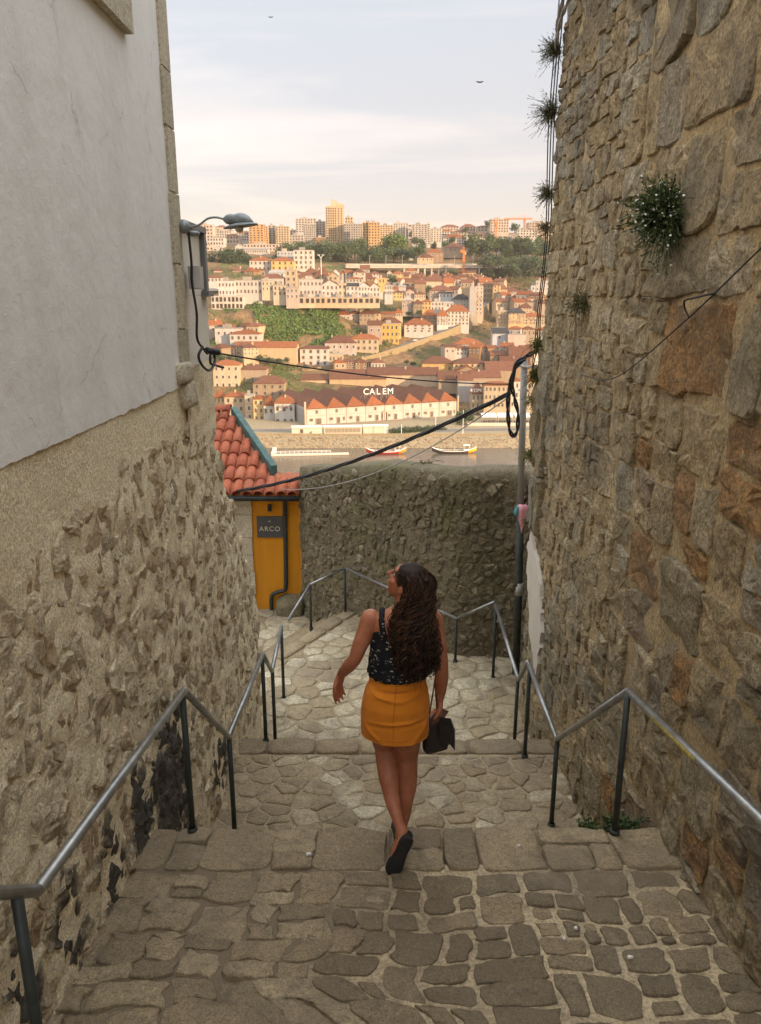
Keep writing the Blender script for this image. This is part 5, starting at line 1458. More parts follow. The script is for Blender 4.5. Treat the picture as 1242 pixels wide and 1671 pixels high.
# ================================================================ the town across the river
# name, label, category, group, x, y, base z, width, depth, wall height, yaw, roof kind, roof rise, wall, roof, storeys, bays, window fraction w, h
TOWN = [
    ('tower_block', 'small tan tower peeking up right of the tallest tower', 'building', '', -43.1, 1120, 85.9, 10.4, 8.3, 19.9, 0, 'flat', 0.6, 'tan', 'flatgray', 5, 3, 0.45, 0.6),
    ('apartment_block', 'long grey apartment block right of the tallest tower', 'building', '', -32.2, 965, 63.1, 22.0, 17.6, 20.5, 0, 'flat', 0.6, 'gray', 'flatgray', 8, 8, 0.45, 0.6),
    ('apartment_block', 'golden tan apartment block at the right end of the grey block', 'building', '', -13.3, 930, 55.6, 14.2, 11.4, 26.6, 0, 'flat', 0.6, 'gold', 'flatgray', 9, 4, 0.45, 0.6),
    ('apartment_block', 'pale rounded-top block behind the ribbed blocks, left of the tallest tower', 'building', '', -96.4, 1060, 81.3, 26.6, 18, 17.0, 0, 'flat', 0.6, 'ltgray', 'flatgray', 6, 7, 0.45, 0.6),
    ('apartment_block', 'grey block with dense windows, two left of the tallest tower', 'building', '', -85.2, 985, 63.0, 14.8, 11.9, 21.5, 0, 'flat', 0.6, 'gray', 'flatgray', 9, 6, 0.45, 0.6),
    ('apartment_block', 'white banded block touching the tallest tower on its left', 'building', '', -73.1, 1000, 63.9, 11.1, 8.9, 25.5, 0, 'flat', 0.6, 'white', 'flatgray', 10, 3, 0.45, 0.6),
    ('apartment_block', 'low brown block at the foot of the tallest tower', 'building', '', -69.2, 940, 59.0, 11.4, 9.1, 7.8, 0, 'flat', 0.6, 'brown', 'flatgray', 1, 3, 0.45, 0.6),
    ('apartment_block', 'orange brick apartment block behind the street lamp tip', 'building', '', -141.1, 930, 59.4, 17.0, 13.6, 20.6, 0, 'flat', 0.6, 'orange', 'flatgray', 8, 4, 0.45, 0.6),
    ('apartment_block', 'narrow tan block joined to the orange block', 'building', '', -131.0, 935, 59.8, 4.8, 8, 18.6, 0, 'flat', 0.6, 'tan', 'flatgray', 8, 2, 0.45, 0.6),
    ('apartment_block', 'grey block between orange and cream blocks', 'building', '', -125.9, 950, 61.1, 8.3, 8, 19.6, 0, 'flat', 0.6, 'gray', 'flatgray', 8, 2, 0.45, 0.6),
    ('apartment_block', 'cream apartment block right of the orange one', 'building', '', -112.2, 935, 58.7, 15.2, 12.2, 19.7, 0, 'flat', 0.6, 'cream', 'flatgray', 8, 5, 0.45, 0.6),
    ('apartment_block', 'pinkish block at the far left above the annex roof', 'building', '', -210.1, 980, 68.7, 19.4, 15.6, 15.2, 0, 'flat', 0.6, 'pink', 'flatgray', 4, 5, 0.45, 0.6),
    ('apartment_block', 'low pale block below the street lamp', 'building', '', -188.0, 930, 57.7, 18.9, 15.1, 8.1, 0, 'flat', 0.6, 'ltgray', 'flatgray', 2, 6, 0.45, 0.6),
    ('apartment_block', 'pale block just under the street lamp reflector', 'building', '', -194.8, 1020, 71.5, 18.2, 14.6, 9.0, 0, 'flat', 0.6, 'ltgray', 'flatgray', 3, 6, 0.45, 0.6),
    ('house', 'pinkish house under the street lamp bulb', 'building', '', -173.6, 960, 61.7, 14.3, 11.5, 8.7, 0, 'hip', 2.6, 'pink', 'brownroof', 2, 4, 0.45, 0.6),
    ('house', 'pale house directly left of the orange block', 'building', '', -163.8, 980, 65.6, 11.9, 9.5, 9.6, 0, 'hip', 2.2, 'ltgray', 'brownroof', 3, 4, 0.45, 0.6),
    ('apartment_block', 'small pinkish block left of the rounded-top block', 'building', '', -108.1, 1010, 68.9, 6.8, 8, 11.4, 0, 'flat', 0.6, 'pink', 'flatgray', 4, 2, 0.45, 0.6),
    ('apartment_block', 'low dark block left of the grey dense block', 'building', '', -98.9, 960, 61.9, 16.8, 13.5, 9.0, 0, 'flat', 0.6, 'gray', 'flatgray', 3, 5, 0.45, 0.6),
    ('terraced_building', 'long pinkish terraced building below the orange block', 'building', '', -127.1, 880, 48.9, 41.3, 18, 6.7, 0, 'flat', 0.6, 'pink', 'flatgray', 2, 12, 0.45, 0.6),
    ('hall', 'white hall with arched roof left of the terraced building', 'building', '', -151.0, 870, 49.5, 8.7, 8, 2.8, 0, 'gfront', 3.6, 'white', 'flatgray', 0, 0, 0.45, 0.6),
    ('hall', 'small white gabled hall at the far left of the dark trees', 'building', '', -173.7, 870, 48.4, 10.1, 8.1, 2.3, 0, 'gfront', 3.0, 'white', 'flatgray', 1, 2, 0.45, 0.6),
    ('hall', 'pinkish flat hall at the far left edge', 'building', '', -182.2, 870, 47.7, 7.3, 8, 5.9, 0, 'flat', 0.6, 'pink', 'flatgray', 1, 2, 0.45, 0.6),
    ('long_hall', 'long white hall with sloping roof below the terraced building', 'building', '', -132.5, 840, 44.1, 31.9, 18, 4.1, 0, 'shed', 2.3, 'white', 'flatgray', 1, 14, 0.45, 0.6),
    ('apartment_block', 'low orange-brown block under the cream apartments', 'building', '', -106.5, 880, 48.9, 14.1, 11.3, 4.0, 0, 'flat', 0.6, 'orange', 'flatgray', 1, 5, 0.45, 0.6),
    ('apartment_block', 'golden apartment block at the left of the big round tree', 'building', '', -7.2, 925, 54.9, 13.0, 10.4, 26.9, 0, 'flat', 0.6, 'gold', 'flatgray', 9, 4, 0.45, 0.6),
    ('apartment_block', 'tan block behind the big round tree', 'building', '', 6.9, 960, 66.4, 15.0, 12.0, 15.3, 0, 'flat', 0.6, 'tan', 'flatgray', 7, 5, 0.45, 0.6),
    ('apartment_block', 'pale grey block above the big round tree', 'building', '', 22.3, 975, 67.8, 14.5, 11.6, 17.5, 0, 'flat', 0.6, 'ltgray', 'flatgray', 8, 5, 0.45, 0.6),
    ('apartment_block', 'narrow white strip of the pale grey block above the round tree', 'building', '', 31.9, 980, 68.2, 2.7, 8, 17.3, 0, 'flat', 0.6, 'white', 'flatgray', 8, 1, 0.45, 0.6),
    ('apartment_block', 'pale grey slab block right of the big round tree', 'building', '', 45.6, 955, 60.3, 17.0, 13.6, 21.9, 0, 'flat', 0.6, 'ltgray', 'flatgray', 10, 5, 0.45, 0.6),
    ('apartment_block', 'white stair shaft of the pale grey slab block', 'building', '', 56.5, 958, 60.5, 3.6, 8, 23.0, 0, 'flat', 0.6, 'white', 'flatgray', 10, 1, 0.45, 0.6),
    ('apartment_block', 'white block beside the pale grey slab', 'building', '', 66.0, 970, 63.8, 12.9, 10.3, 14.9, 0, 'flat', 0.6, 'white', 'flatgray', 6, 4, 0.45, 0.6),
    ('apartment_block', 'small white block in front of the pale grey slab', 'building', '', 44.1, 900, 52.8, 11.1, 8.9, 10.4, 0, 'flat', 0.6, 'white', 'flatgray', 4, 4, 0.45, 0.6),
    ('house', 'long white house with orange hip roof on the hilltop', 'building', '', 80.1, 880, 55.3, 24.5, 18, 7.6, 0, 'hip', 4.0, 'white', 'terra', 3, 9, 0.45, 0.6),
    ('house', 'pale house behind the long white hilltop house', 'building', '', 96.4, 980, 70.6, 21.0, 16.8, 5.3, 0, 'hip', 2.9, 'ltgray', 'brownroof', 2, 6, 0.45, 0.6),
    ('house', 'white house above the left end of the long hilltop house', 'building', '', 81.2, 1000, 73.3, 12.9, 10.3, 5.3, 0, 'hip', 2.3, 'white', 'terra', 2, 4, 0.45, 0.6),
    ('house', 'tall white house with grey brown roof left of the first crane', 'building', '', 105.6, 870, 50.3, 20.4, 16.3, 13.5, 0, 'hip', 3.2, 'white', 'brownroof', 4, 6, 0.45, 0.6),
    ('terraced_building', 'pale terraced block behind the first crane', 'building', '', 130.6, 890, 51.2, 26.2, 18, 14.1, 0, 'flat', 0.6, 'ltgray', 'flatgray', 4, 10, 0.45, 0.6),
    ('apartment_block', 'pale terraced block under the second crane', 'building', '', 147.9, 880, 52.3, 13.0, 10.4, 10.3, 0, 'flat', 0.6, 'ltgray', 'flatgray', 4, 5, 0.45, 0.6),
    ('apartment_block', 'grey brown apartment block crowning the hilltop between the cranes', 'building', '', 152.4, 1050, 80.6, 23.3, 18, 16.3, 0, 'flat', 0.6, 'pinkgray', 'flatgray', 5, 7, 0.45, 0.6),
    ('apartment_block', 'white block at the foot of the second crane', 'building', '', 170.5, 950, 67.2, 23.6, 18, 8.9, 0, 'flat', 0.6, 'white', 'flatgray', 3, 7, 0.45, 0.6),
    ('apartment_block', 'long pinkish block on the skyline next to the tall wall', 'building', '', 204.2, 1050, 83.5, 29.1, 18, 9.2, 0, 'flat', 0.6, 'pink', 'flatgray', 3, 8, 0.45, 0.6),
    ('house', 'grey brown house left of the hilltop apartment block', 'building', '', 136.8, 1080, 84.5, 18.2, 14.6, 6.1, 0, 'hip', 1.8, 'pinkgray', 'brownroof', 2, 4, 0.45, 0.6),
    ('house', 'grey brown house with pointed roof on the skyline', 'building', '', 117.0, 1090, 85.7, 19.5, 15.6, 5.7, 0, 'hip', 3.9, 'pinkgray', 'brownroof', 2, 5, 0.45, 0.6),
    ('house', 'pinkish house on the skyline above the long hilltop house', 'building', '', 95.2, 1120, 89.1, 23.3, 18, 4.8, 0, 'hip', 3.3, 'pink', 'brownroof', 2, 6, 0.45, 0.6),
    ('house', 'brown roofed house among trees below the long hilltop house', 'building', '', 76.7, 840, 45.7, 22.2, 17.7, 4.1, 0, 'hip', 5.3, 'stone', 'brownroof', 1, 5, 0.45, 0.6),
    ('house', 'dark red roofed house just above the viaduct', 'building', '', 54.8, 820, 40.4, 17.4, 13.9, 3.9, 0, 'hip', 3.8, 'brown', 'terra', 1, 4, 0.45, 0.6),
    ('house', 'tan gabled house standing right at the viaduct edge', 'building', '', 43.7, 790, 34.0, 15.8, 12.7, 3.9, 0, 'hip', 3.9, 'tan', 'brownroof', 1, 4, 0.45, 0.6),
    ('house', 'white low house left of the tan gabled house by the viaduct', 'building', '', 33.0, 830, 40.1, 9.1, 8, 3.5, 0, 'hip', 1.5, 'white', 'flatgray', 1, 3, 0.45, 0.6),
    ('house', 'white two storey house with red hip roof above the cliff houses', 'building', '', -95.9, 645, 20.3, 16.8, 13.5, 8.4, 0, 'hip', 3.2, 'white', 'terra', 2, 5, 0.45, 0.6),
    ('house', 'yellow house with red hip roof next to the white one', 'building', '', -77.4, 640, 20.8, 17.9, 14.3, 7.5, 0, 'hip', 3.0, 'yellow', 'terra', 2, 4, 0.45, 0.6),
    ('apartment_block', 'blue grey flat block behind the yellow house', 'building', '', -79.6, 680, 30.3, 13.9, 11.1, 7.1, 0, 'flat', 0.6, 'bluegray', 'flatgray', 2, 5, 0.45, 0.6),
    ('apartment_block', 'white apartment cube with brown balcony column above the cliff', 'building', '', -62.1, 655, 21.9, 15.7, 12.6, 15.0, 0, 'flat', 0.6, 'white', 'flatgray', 4, 4, 0.45, 0.6),
    ('house', 'white house with brown roof behind the leftmost cliff house', 'building', '', -119.5, 580, 10.7, 10.5, 8.4, 3.4, 0, 'hip', 2.4, 'white', 'brownroof', 1, 4, 0.45, 0.6),
    ('house', 'white house with red brown roof above the cliff terrace', 'building', '', -76.9, 575, 6.8, 15.9, 12.7, 6.9, 0, 'hip', 3.1, 'white', 'brownroof', 1, 4, 0.45, 0.6),
    ('house', 'grey metal roofed house behind the cliff terrace', 'building', '', -75.1, 600, 14.6, 15.7, 12.6, 3.5, 0, 'shed', 2.4, 'bluegray', 'flatgray', 1, 4, 0.45, 0.6),
    ('house', 'narrow cream house with square window above the cliff', 'building', '', -63.9, 575, 6.8, 7.9, 8, 12.0, 0, 'flat', 0.6, 'cream', 'flatgray', 3, 2, 0.45, 0.6),
    ('house', 'white cube house with tall slit windows on the cliff edge', 'building', '', -104.3, 545, 0.9, 11.2, 9.0, 10.1, 0, 'flat', 0.6, 'white', 'flatgray', 2, 5, 0.45, 0.6),
    ('gallery_building', 'white gallery building with two rows of openings on the cliff', 'building', '', -103.4, 540, -7.6, 21.7, 17.4, 8.7, 0, 'flat', 0.6, 'white', 'flatgray', 2, 8, 0.45, 0.6),
    ('house', 'long white house with a row of slit windows on the cliff', 'building', '', -89.9, 548, 1.8, 18.0, 14.4, 9.6, 0, 'flat', 0.6, 'white', 'flatgray', 2, 7, 0.45, 0.6),
    ('house', 'tan house with wooden front between the white cliff houses', 'building', '', -76.8, 546, 4.3, 7.7, 8, 6.6, 0, 'flat', 0.6, 'tan', 'flatgray', 2, 3, 0.45, 0.6),
    ('house', 'cream house with awning on the cliff terrace', 'building', '', -68.3, 544, 1.1, 8.8, 8, 6.9, 0, 'flat', 0.6, 'cream', 'flatgray', 2, 3, 0.45, 0.6),
    ('house', 'grey pink house by the steep white stair on the cliff', 'building', '', -59.4, 540, -1.0, 8.5, 8, 7.4, 0, 'flat', 0.6, 'pinkgray', 'flatgray', 2, 3, 0.45, 0.6),
    ('house', 'white row house with arched windows, left of the gables', 'building', '', -47.4, 545, 0.7, 15.4, 12.3, 11.2, 0, 'flat', 0.6, 'white', 'flatgray', 2, 6, 0.45, 0.6),
    ('house', 'white gabled row house, leftmost gable', 'building', '', -34.2, 545, 0.7, 11.1, 8.9, 7.9, 0, 'gfront', 3.4, 'white', 'brownroof', 2, 4, 0.45, 0.6),
    ('house', 'narrow cream row house between the gables', 'building', '', -26.0, 547, 0.7, 5.5, 8, 8.7, 0, 'flat', 0.6, 'cream', 'flatgray', 2, 2, 0.45, 0.6),
    ('house', 'white row house with dark sloping glass roof', 'building', '', -19.1, 546, 0.7, 8.2, 8, 7.2, 0, 'shed', 2.1, 'white', 'dark', 2, 3, 0.45, 0.6),
    ('house', 'white gabled row house, middle gable', 'building', '', -11.1, 546, 0.7, 7.7, 8, 6.8, 0, 'gfront', 3.2, 'white', 'brownroof', 2, 4, 0.45, 0.6),
    ('house', 'white gabled row house, right gable', 'building', '', -3.9, 547, 0.5, 6.9, 8, 6.6, 0, 'gfront', 3.0, 'white', 'brownroof', 2, 3, 0.45, 0.6),
    ('house', 'white row house with five windows at the right end of the row', 'building', '', 5.6, 547, 1.7, 5.6, 8, 6.5, 0, 'flat', 0.6, 'white', 'flatgray', 2, 5, 0.45, 0.6),
    ('arcade', 'tan stone arcade under the white row houses, leftmost bay', 'building', '', -49.6, 541, -4.2, 11.0, 5, 4.5, 0, 'flat', 0.6, 'tan', 'flatgray', 1, 3, 0.6, 0.7),
    ('arcade', 'tan stone arcade under the white row houses, second bay', 'building', '', -38.6, 541, -4.2, 11.0, 5, 4.5, 0, 'flat', 0.6, 'tan', 'flatgray', 1, 3, 0.6, 0.7),
    ('arcade', 'tan stone arcade under the white row houses, third bay', 'building', '', -27.6, 541, -4.2, 11.0, 5, 4.5, 0, 'flat', 0.6, 'tan', 'flatgray', 1, 3, 0.6, 0.7),
    ('arcade', 'tan stone arcade under the white row houses, fourth bay', 'building', '', -16.6, 541, -4.2, 11.0, 5, 4.5, 0, 'flat', 0.6, 'tan', 'flatgray', 1, 3, 0.6, 0.7),
    ('arcade', 'tan stone arcade under the white row houses, rightmost bay', 'building', '', -5.8, 541, -4.2, 10.7, 5, 4.5, 0, 'flat', 0.6, 'tan', 'flatgray', 1, 3, 0.6, 0.7),
    ('villa', 'cream villa with steep gable behind the row houses', 'building', '', -34.3, 585, 8.9, 7.3, 8, 6.3, 0, 'gfront', 3.2, 'cream', 'brownroof', 2, 2, 0.45, 0.6),
    ('villa', 'small white gable behind the cream villa', 'building', '', -33.2, 600, 11.7, 4.6, 8, 6.9, 0, 'gfront', 2.5, 'white', 'brownroof', 1, 1, 0.45, 0.6),
    ('house', 'white bungalow with orange roof behind the glass roofed row house', 'building', '', -19.3, 590, 10.6, 11.6, 9.2, 3.0, 0, 'hip', 1.2, 'white', 'terra', 1, 5, 0.45, 0.6),
    ('house', 'house with big dark brown roof left of the cream villa', 'building', '', -43.4, 600, 13.8, 9.1, 8, 2.5, 0, 'hip', 5.7, 'stone', 'brownroof', 1, 3, 0.45, 0.6),
    ('house', 'brown roofed house right of the narrow cream house', 'building', '', -54.7, 590, 13.1, 12.3, 9.8, 1.8, 0, 'hip', 3.6, 'stone', 'brownroof', 1, 3, 0.45, 0.6),
    ('townhouse', 'tall bright yellow townhouse where the road bends', 'building', '', 92.8, 640, -3.7, 5.6, 8, 13.5, 0, 'hip', 2.6, 'yellow', 'brownroof', 5, 2, 0.45, 0.6),
    ('townhouse', 'stone townhouse left of the yellow one', 'building', '', 87.2, 650, -3.8, 8.3, 8, 14.4, 0, 'hip', 2.4, 'stone', 'brownroof', 4, 3, 0.45, 0.6),
    ('townhouse', 'narrow pink townhouse row climbing beside the road', 'building', '', 74.1, 600, -12.6, 5.4, 8, 20.9, 0, 'flat', 0.6, 'pink', 'flatgray', 7, 2, 0.45, 0.6),
    ('townhouse', 'tall blank grey party wall beside the road', 'building', '', 68.0, 590, -14.2, 4.7, 8, 22.1, 0, 'flat', 0.6, 'gray', 'flatgray', 0, 0, 0.45, 0.6),
    ('house', 'grey house with slate roof left of the blank wall', 'building', '', 60.7, 600, -6.5, 12.4, 10.0, 5.5, 0, 'hip', 3.7, 'gray', 'dark', 2, 5, 0.45, 0.6),
    ('townhouse', 'white balconied townhouses with orange roofs above the road, right half', 'building', '', 55.8, 572, -19.1, 15.8, 12.6, 9.9, 0, 'hip', 4.6, 'white', 'terra', 4, 6, 0.45, 0.6),
    ('townhouse', 'white balconied townhouses with orange roofs above the road, left half', 'building', '', 44.3, 565, -18.8, 7.8, 8, 6.8, 0, 'hip', 4.6, 'white', 'terra', 4, 4, 0.45, 0.6),
    ('townhouse', 'tan building with stacked loggias right of the road', 'building', '', 86.2, 560, -18.1, 7.9, 8, 9.2, 0, 'flat', 0.6, 'tan', 'flatgray', 4, 4, 0.45, 0.6),
    ('townhouse', 'golden building with black mansard roof near the tall wall', 'building', '', 95.3, 555, -17.9, 11.7, 9.3, 7.7, 0, 'hip', 3.5, 'gold', 'dark', 4, 5, 0.45, 0.6),
    ('townhouse', 'cream building with brown roof next to the tall wall', 'building', '', 108.6, 560, -18.1, 14.2, 11.3, 5.7, 0, 'hip', 2.5, 'cream', 'terra', 3, 5, 0.45, 0.6),
    ('house', 'white house with long orange roof behind the mansard building', 'building', '', 120.5, 620, -3.6, 16.9, 13.5, 3.1, 0, 'hip', 2.4, 'white', 'terra', 1, 6, 0.45, 0.6),
    ('house', 'pinkish house with brown roof below the hillside trees', 'building', '', 108.3, 660, 2.5, 11.7, 9.4, 2.7, 0, 'hip', 2.9, 'pink', 'brownroof', 1, 5, 0.45, 0.6),
    ('house', 'steep brown roofed house right of the yellow townhouse', 'building', '', 100.2, 640, -5.6, 8.0, 8, 7.8, 0, 'gable', 2.6, 'brown', 'terra', 0, 0, 0.45, 0.6),
    ('house', 'pinkish house with grey brown roof above the mansard building', 'building', '', 107.1, 630, -4.9, 10.9, 8.7, 3.8, 0, 'hip', 3.1, 'pink', 'brownroof', 1, 4, 0.45, 0.6),
    ('house', 'tan house with brown roof behind the mansard', 'building', '', 109.4, 600, -10.8, 8.8, 8, 3.7, 0, 'hip', 3.3, 'tan', 'brownroof', 2, 4, 0.45, 0.6),
    ('house', 'pale modern house on the right hillside', 'building', '', 141.1, 700, 5.1, 12.0, 9.6, 9.1, 0, 'flat', 0.6, 'ltgray', 'flatgray', 2, 4, 0.45, 0.6),
    ('house', 'small bluish cube left of the pale modern house', 'building', '', 133.3, 700, 5.5, 4.4, 8, 4.6, 0, 'flat', 0.6, 'bluegray', 'flatgray', 1, 1, 0.45, 0.6),
    ('house', 'white stepped house higher on the right hillside', 'building', '', 156.6, 780, 22.8, 12.9, 10.3, 7.6, 0, 'flat', 0.6, 'white', 'flatgray', 2, 4, 0.45, 0.6),
    ('house', 'top storey with orange roof of the right hillside house', 'building', '', 159.4, 785, 31.1, 8.9, 8, 3.1, 0, 'hip', 2.1, 'white', 'terra', 1, 4, 0.45, 0.6),
    ('house', 'ruined pale house among trees right of the viaduct', 'building', '', 113.0, 760, 20.7, 12.2, 9.8, 4.5, 0, 'hip', 3.6, 'ltgray', 'brownroof', 1, 4, 0.45, 0.6),
    ('house', 'low pale shed beside the ruined house', 'building', '', 102.1, 765, 22.0, 8.7, 8, 3.4, 0, 'shed', 1.4, 'ltgray', 'flatgray', 0, 0, 0.45, 0.6),
    ('hall', 'ochre hall with brown roof below the viaduct', 'building', '', 79.3, 735, 17.9, 15.6, 12.5, 4.4, 0, 'shed', 4.1, 'ochre', 'brown', 1, 5, 0.45, 0.6),
    ('house', 'wide grey house with red brown roof in the middle of the old town', 'building', '', 46.3, 610, -0.7, 18.1, 14.5, 6.1, 0, 'hip', 3.8, 'pinkgray', 'brownroof', 2, 7, 0.45, 0.6),
    ('house', 'bluish house with dark band in front of the wide grey house', 'building', '', 49.6, 606, -0.4, 10.8, 8.7, 4.0, 0, 'shed', 1.2, 'bluegray', 'dark', 1, 4, 0.45, 0.6),
    ('house', 'white flat house below the wide grey house', 'building', '', 42.3, 590, -9.1, 9.9, 8, 6.2, 0, 'flat', 0.6, 'white', 'flatgray', 2, 4, 0.45, 0.6),
    ('house', 'white house with pale sloping roof beside the flat white one', 'building', '', 49.8, 592, -7.2, 8.3, 8, 3.4, 0, 'shed', 1.2, 'white', 'flatgray', 1, 3, 0.45, 0.6),
    ('house', 'ochre house with loggia left of the white flat house', 'building', '', 33.7, 588, -8.5, 7.0, 8, 5.9, 0, 'hip', 1.7, 'ochre', 'terra', 2, 3, 0.45, 0.6),
    ('house', 'stone house with brown roof left of the ochre loggia house', 'building', '', 27.4, 585, -7.6, 6.6, 8, 3.9, 0, 'hip', 2.8, 'stone', 'brownroof', 2, 3, 0.45, 0.6),
    ('house', 'grey balconied house below the red roofed corner house', 'building', '', 20.1, 588, -7.1, 8.7, 8, 5.6, 0, 'hip', 2.2, 'pinkgray', 'flatgray', 2, 3, 0.45, 0.6),
    ('house', 'small house with bright red roof', 'building', '', 22.1, 600, 0.4, 6.2, 8, 4.3, 0, 'gfront', 2.0, 'pink', 'red', 1, 2, 0.45, 0.6),
    ('house', 'tan house right of the bright red roof', 'building', '', 29.4, 598, -1.0, 8.5, 8, 3.7, 0, 'hip', 2.0, 'tan', 'brownroof', 1, 5, 0.45, 0.6),
    ('house', 'pink house with pale flat roof above the red roof', 'building', '', 16.6, 612, 6.0, 5.4, 8, 2.3, 0, 'shed', 1.2, 'pink', 'flatgray', 0, 0, 0.45, 0.6),
    ('house', 'yellowish house at the right end of the white row', 'building', '', 13.1, 600, -0.4, 7.1, 8, 4.5, 0, 'hip', 1.7, 'yellow', 'brownroof', 2, 3, 0.45, 0.6),
    ('house', 'small yellow cube behind the white row houses', 'building', '', 0.9, 610, 10.3, 5.3, 8, 4.0, 0, 'flat', 0.6, 'yellow', 'flatgray', 1, 2, 0.45, 0.6),
    ('house', 'house with wide grey brown roof in the old town', 'building', '', 31.5, 640, 7.4, 8.8, 8, 3.6, 0, 'gable', 3.1, 'stone', 'brownroof', 0, 0, 0.45, 0.6),
    ('house', 'cream gabled roof below the viaduct pillars', 'building', '', 43.1, 650, 9.4, 12.1, 9.7, 3.7, 0, 'gable', 3.5, 'cream', 'brownroof', 0, 0, 0.45, 0.6),
    ('house', 'house with orange roof and pale gable below the viaduct', 'building', '', 55.4, 655, 10.1, 7.8, 8, 1.8, 0, 'gable', 4.1, 'cream', 'terra', 0, 0, 0.45, 0.6),
    ('house', 'orange roofed house left below the viaduct', 'building', '', 26.8, 700, 18.7, 9.6, 8, 3.9, 0, 'hip', 2.1, 'pinkgray', 'terra', 1, 4, 0.45, 0.6),
    ('house', 'ochre fronted house with orange roof near the viaduct end', 'building', '', 15.0, 690, 18.4, 9.4, 8, 1.9, 0, 'hip', 1.7, 'ochre', 'terra', 1, 4, 0.45, 0.6),
    ('house', 'white gabled house near the viaduct end', 'building', '', 7.9, 690, 17.7, 4.7, 8, 2.9, 0, 'gfront', 2.3, 'white', 'brownroof', 1, 2, 0.45, 0.6),
    ('house', 'white low house left of the ochre fronted one', 'building', '', -5.0, 680, 17.5, 7.6, 8, 2.2, 0, 'hip', 2.4, 'white', 'brownroof', 1, 3, 0.45, 0.6),
    ('house', 'large dark brown roofed house above the white row', 'building', '', -11.5, 660, 13.3, 12.9, 10.3, 1.9, 0, 'hip', 4.8, 'brown', 'brownroof', 1, 4, 0.45, 0.6),
    ('house', 'house with tall grey pink gable above the dark brown roof', 'building', '', -13.5, 700, 20.6, 8.2, 8, 3.3, 0, 'gable', 3.7, 'pinkgray', 'brownroof', 1, 2, 0.45, 0.6),
    ('house', 'stone side house with orange roof joined to the balconied townhouses', 'building', '', 35.7, 575, -15.8, 9.7, 8, 3.6, 0, 'hip', 4.1, 'stone', 'terra', 1, 3, 0.45, 0.6),
    ('house', 'white house with bright orange hip roof above the ascending road', 'building', '', 26.4, 548, -23.0, 19.9, 15.9, 5.3, 0, 'hip', 4.0, 'white', 'terra', 3, 4, 0.45, 0.6),
    ('house', 'yellow balconied house at the bend of the ascending road', 'building', '', 7.7, 545, -25.5, 13.0, 10.4, 9.2, 0, 'hip', 3.3, 'yellow', 'brownroof', 3, 4, 0.45, 0.6),
    ('house', 'cream house with orange hip roof above the yellow balconied house', 'building', '', 12.7, 555, -13.1, 5.5, 8, 3.2, 0, 'hip', 3.1, 'cream', 'terra', 1, 4, 0.45, 0.6),
    ('house', 'red roofed house half hidden by shrubs', 'building', '', 0.1, 552, -15.2, 8.8, 8, 2.1, 0, 'hip', 3.6, 'stone', 'terra', 1, 2, 0.45, 0.6),
    ('house', 'pale flat house below the rock face', 'building', '', -97.1, 505, -24.8, 17.0, 13.6, 6.0, 0, 'flat', 0.6, 'ltgray', 'flatgray', 1, 4, 0.45, 0.6),
    ('house', 'long low white house with orange roof below the rock face', 'building', '', -86.0, 500, -26.9, 18.7, 15.0, 5.0, 0, 'hip', 2.4, 'white', 'terra', 1, 5, 0.45, 0.6),
    ('long_shed', 'long low tan shed with orange roof below the green cliff', 'building', '', -71.5, 490, -34.5, 38.2, 18, 5.0, 0, 'gable', 3.1, 'tan', 'terra', 0, 0, 0.45, 0.6),
    ('house', 'white house with green door where the ascending road starts', 'building', '', -41.9, 498, -42.0, 18.2, 14.6, 11.1, 0, 'hip', 1.7, 'white', 'brownroof', 3, 4, 0.45, 0.6),
    ('house', 'grey house with brown hip roof beside the green cliff', 'building', '', -25.9, 512, -38.9, 20.5, 16.4, 10.9, 0, 'hip', 4.3, 'pinkgray', 'brownroof', 2, 5, 0.45, 0.6),
    ('house', 'cream house with red roof and many doors along the ascending road', 'building', '', -10.6, 516, -37.7, 18.4, 14.7, 11.9, 0, 'hip', 3.0, 'cream', 'terra', 3, 5, 0.45, 0.6),
    ('house', 'grey house with chimney above the ascending road', 'building', '', -3.8, 528, -24.5, 9.5, 8, 7.2, 0, 'gable', 2.8, 'pinkgray', 'brownroof', 1, 2, 0.45, 0.6),
    ('garden_wall_house', 'low cream annex right of the white house with green door', 'building', '', -28.4, 500, -40.3, 8.9, 8, 6.0, 0, 'flat', 0.6, 'cream', 'flatgray', 1, 4, 0.45, 0.6),
    ('house', 'tall tan house with small windows behind the riverside row', 'building', '', -89.9, 455, -51.6, 15.3, 12.2, 14.1, 0, 'hip', 2.5, 'tan', 'terra', 3, 4, 0.45, 0.6),
    ('house', 'stone house with brown roof right of the tall tan house', 'building', '', -75.3, 460, -52.2, 15.3, 12.3, 11.7, 0, 'hip', 2.5, 'stone', 'brownroof', 1, 3, 0.45, 0.6),
    ('house', 'stone house with cream front left of the long warehouses', 'building', '', -64.4, 447, -54.9, 17.8, 14.2, 7.6, 0, 'hip', 3.9, 'stone', 'brownroof', 2, 4, 0.45, 0.6),
    ('warehouse', 'long tan warehouse with a band of small windows', 'building', '', -47.1, 470, -52.0, 30.8, 18, 4.4, 0, 'gable', 2.7, 'tan', 'brownroof', 0, 0, 0.45, 0.6),
    ('warehouse', 'long ochre warehouse behind the white wine cellar', 'building', '', -13.7, 468, -51.7, 33.9, 18, 4.9, 0, 'gable', 4.9, 'tan', 'brownroof', 0, 0, 0.45, 0.6),
    ('warehouse', 'longest warehouse roof stretching right behind the lettered roof', 'building', '', 13.6, 470, -48.0, 42.6, 18, 3.4, 0, 'gable', 3.8, 'tan', 'brownroof', 0, 0, 0.45, 0.6),
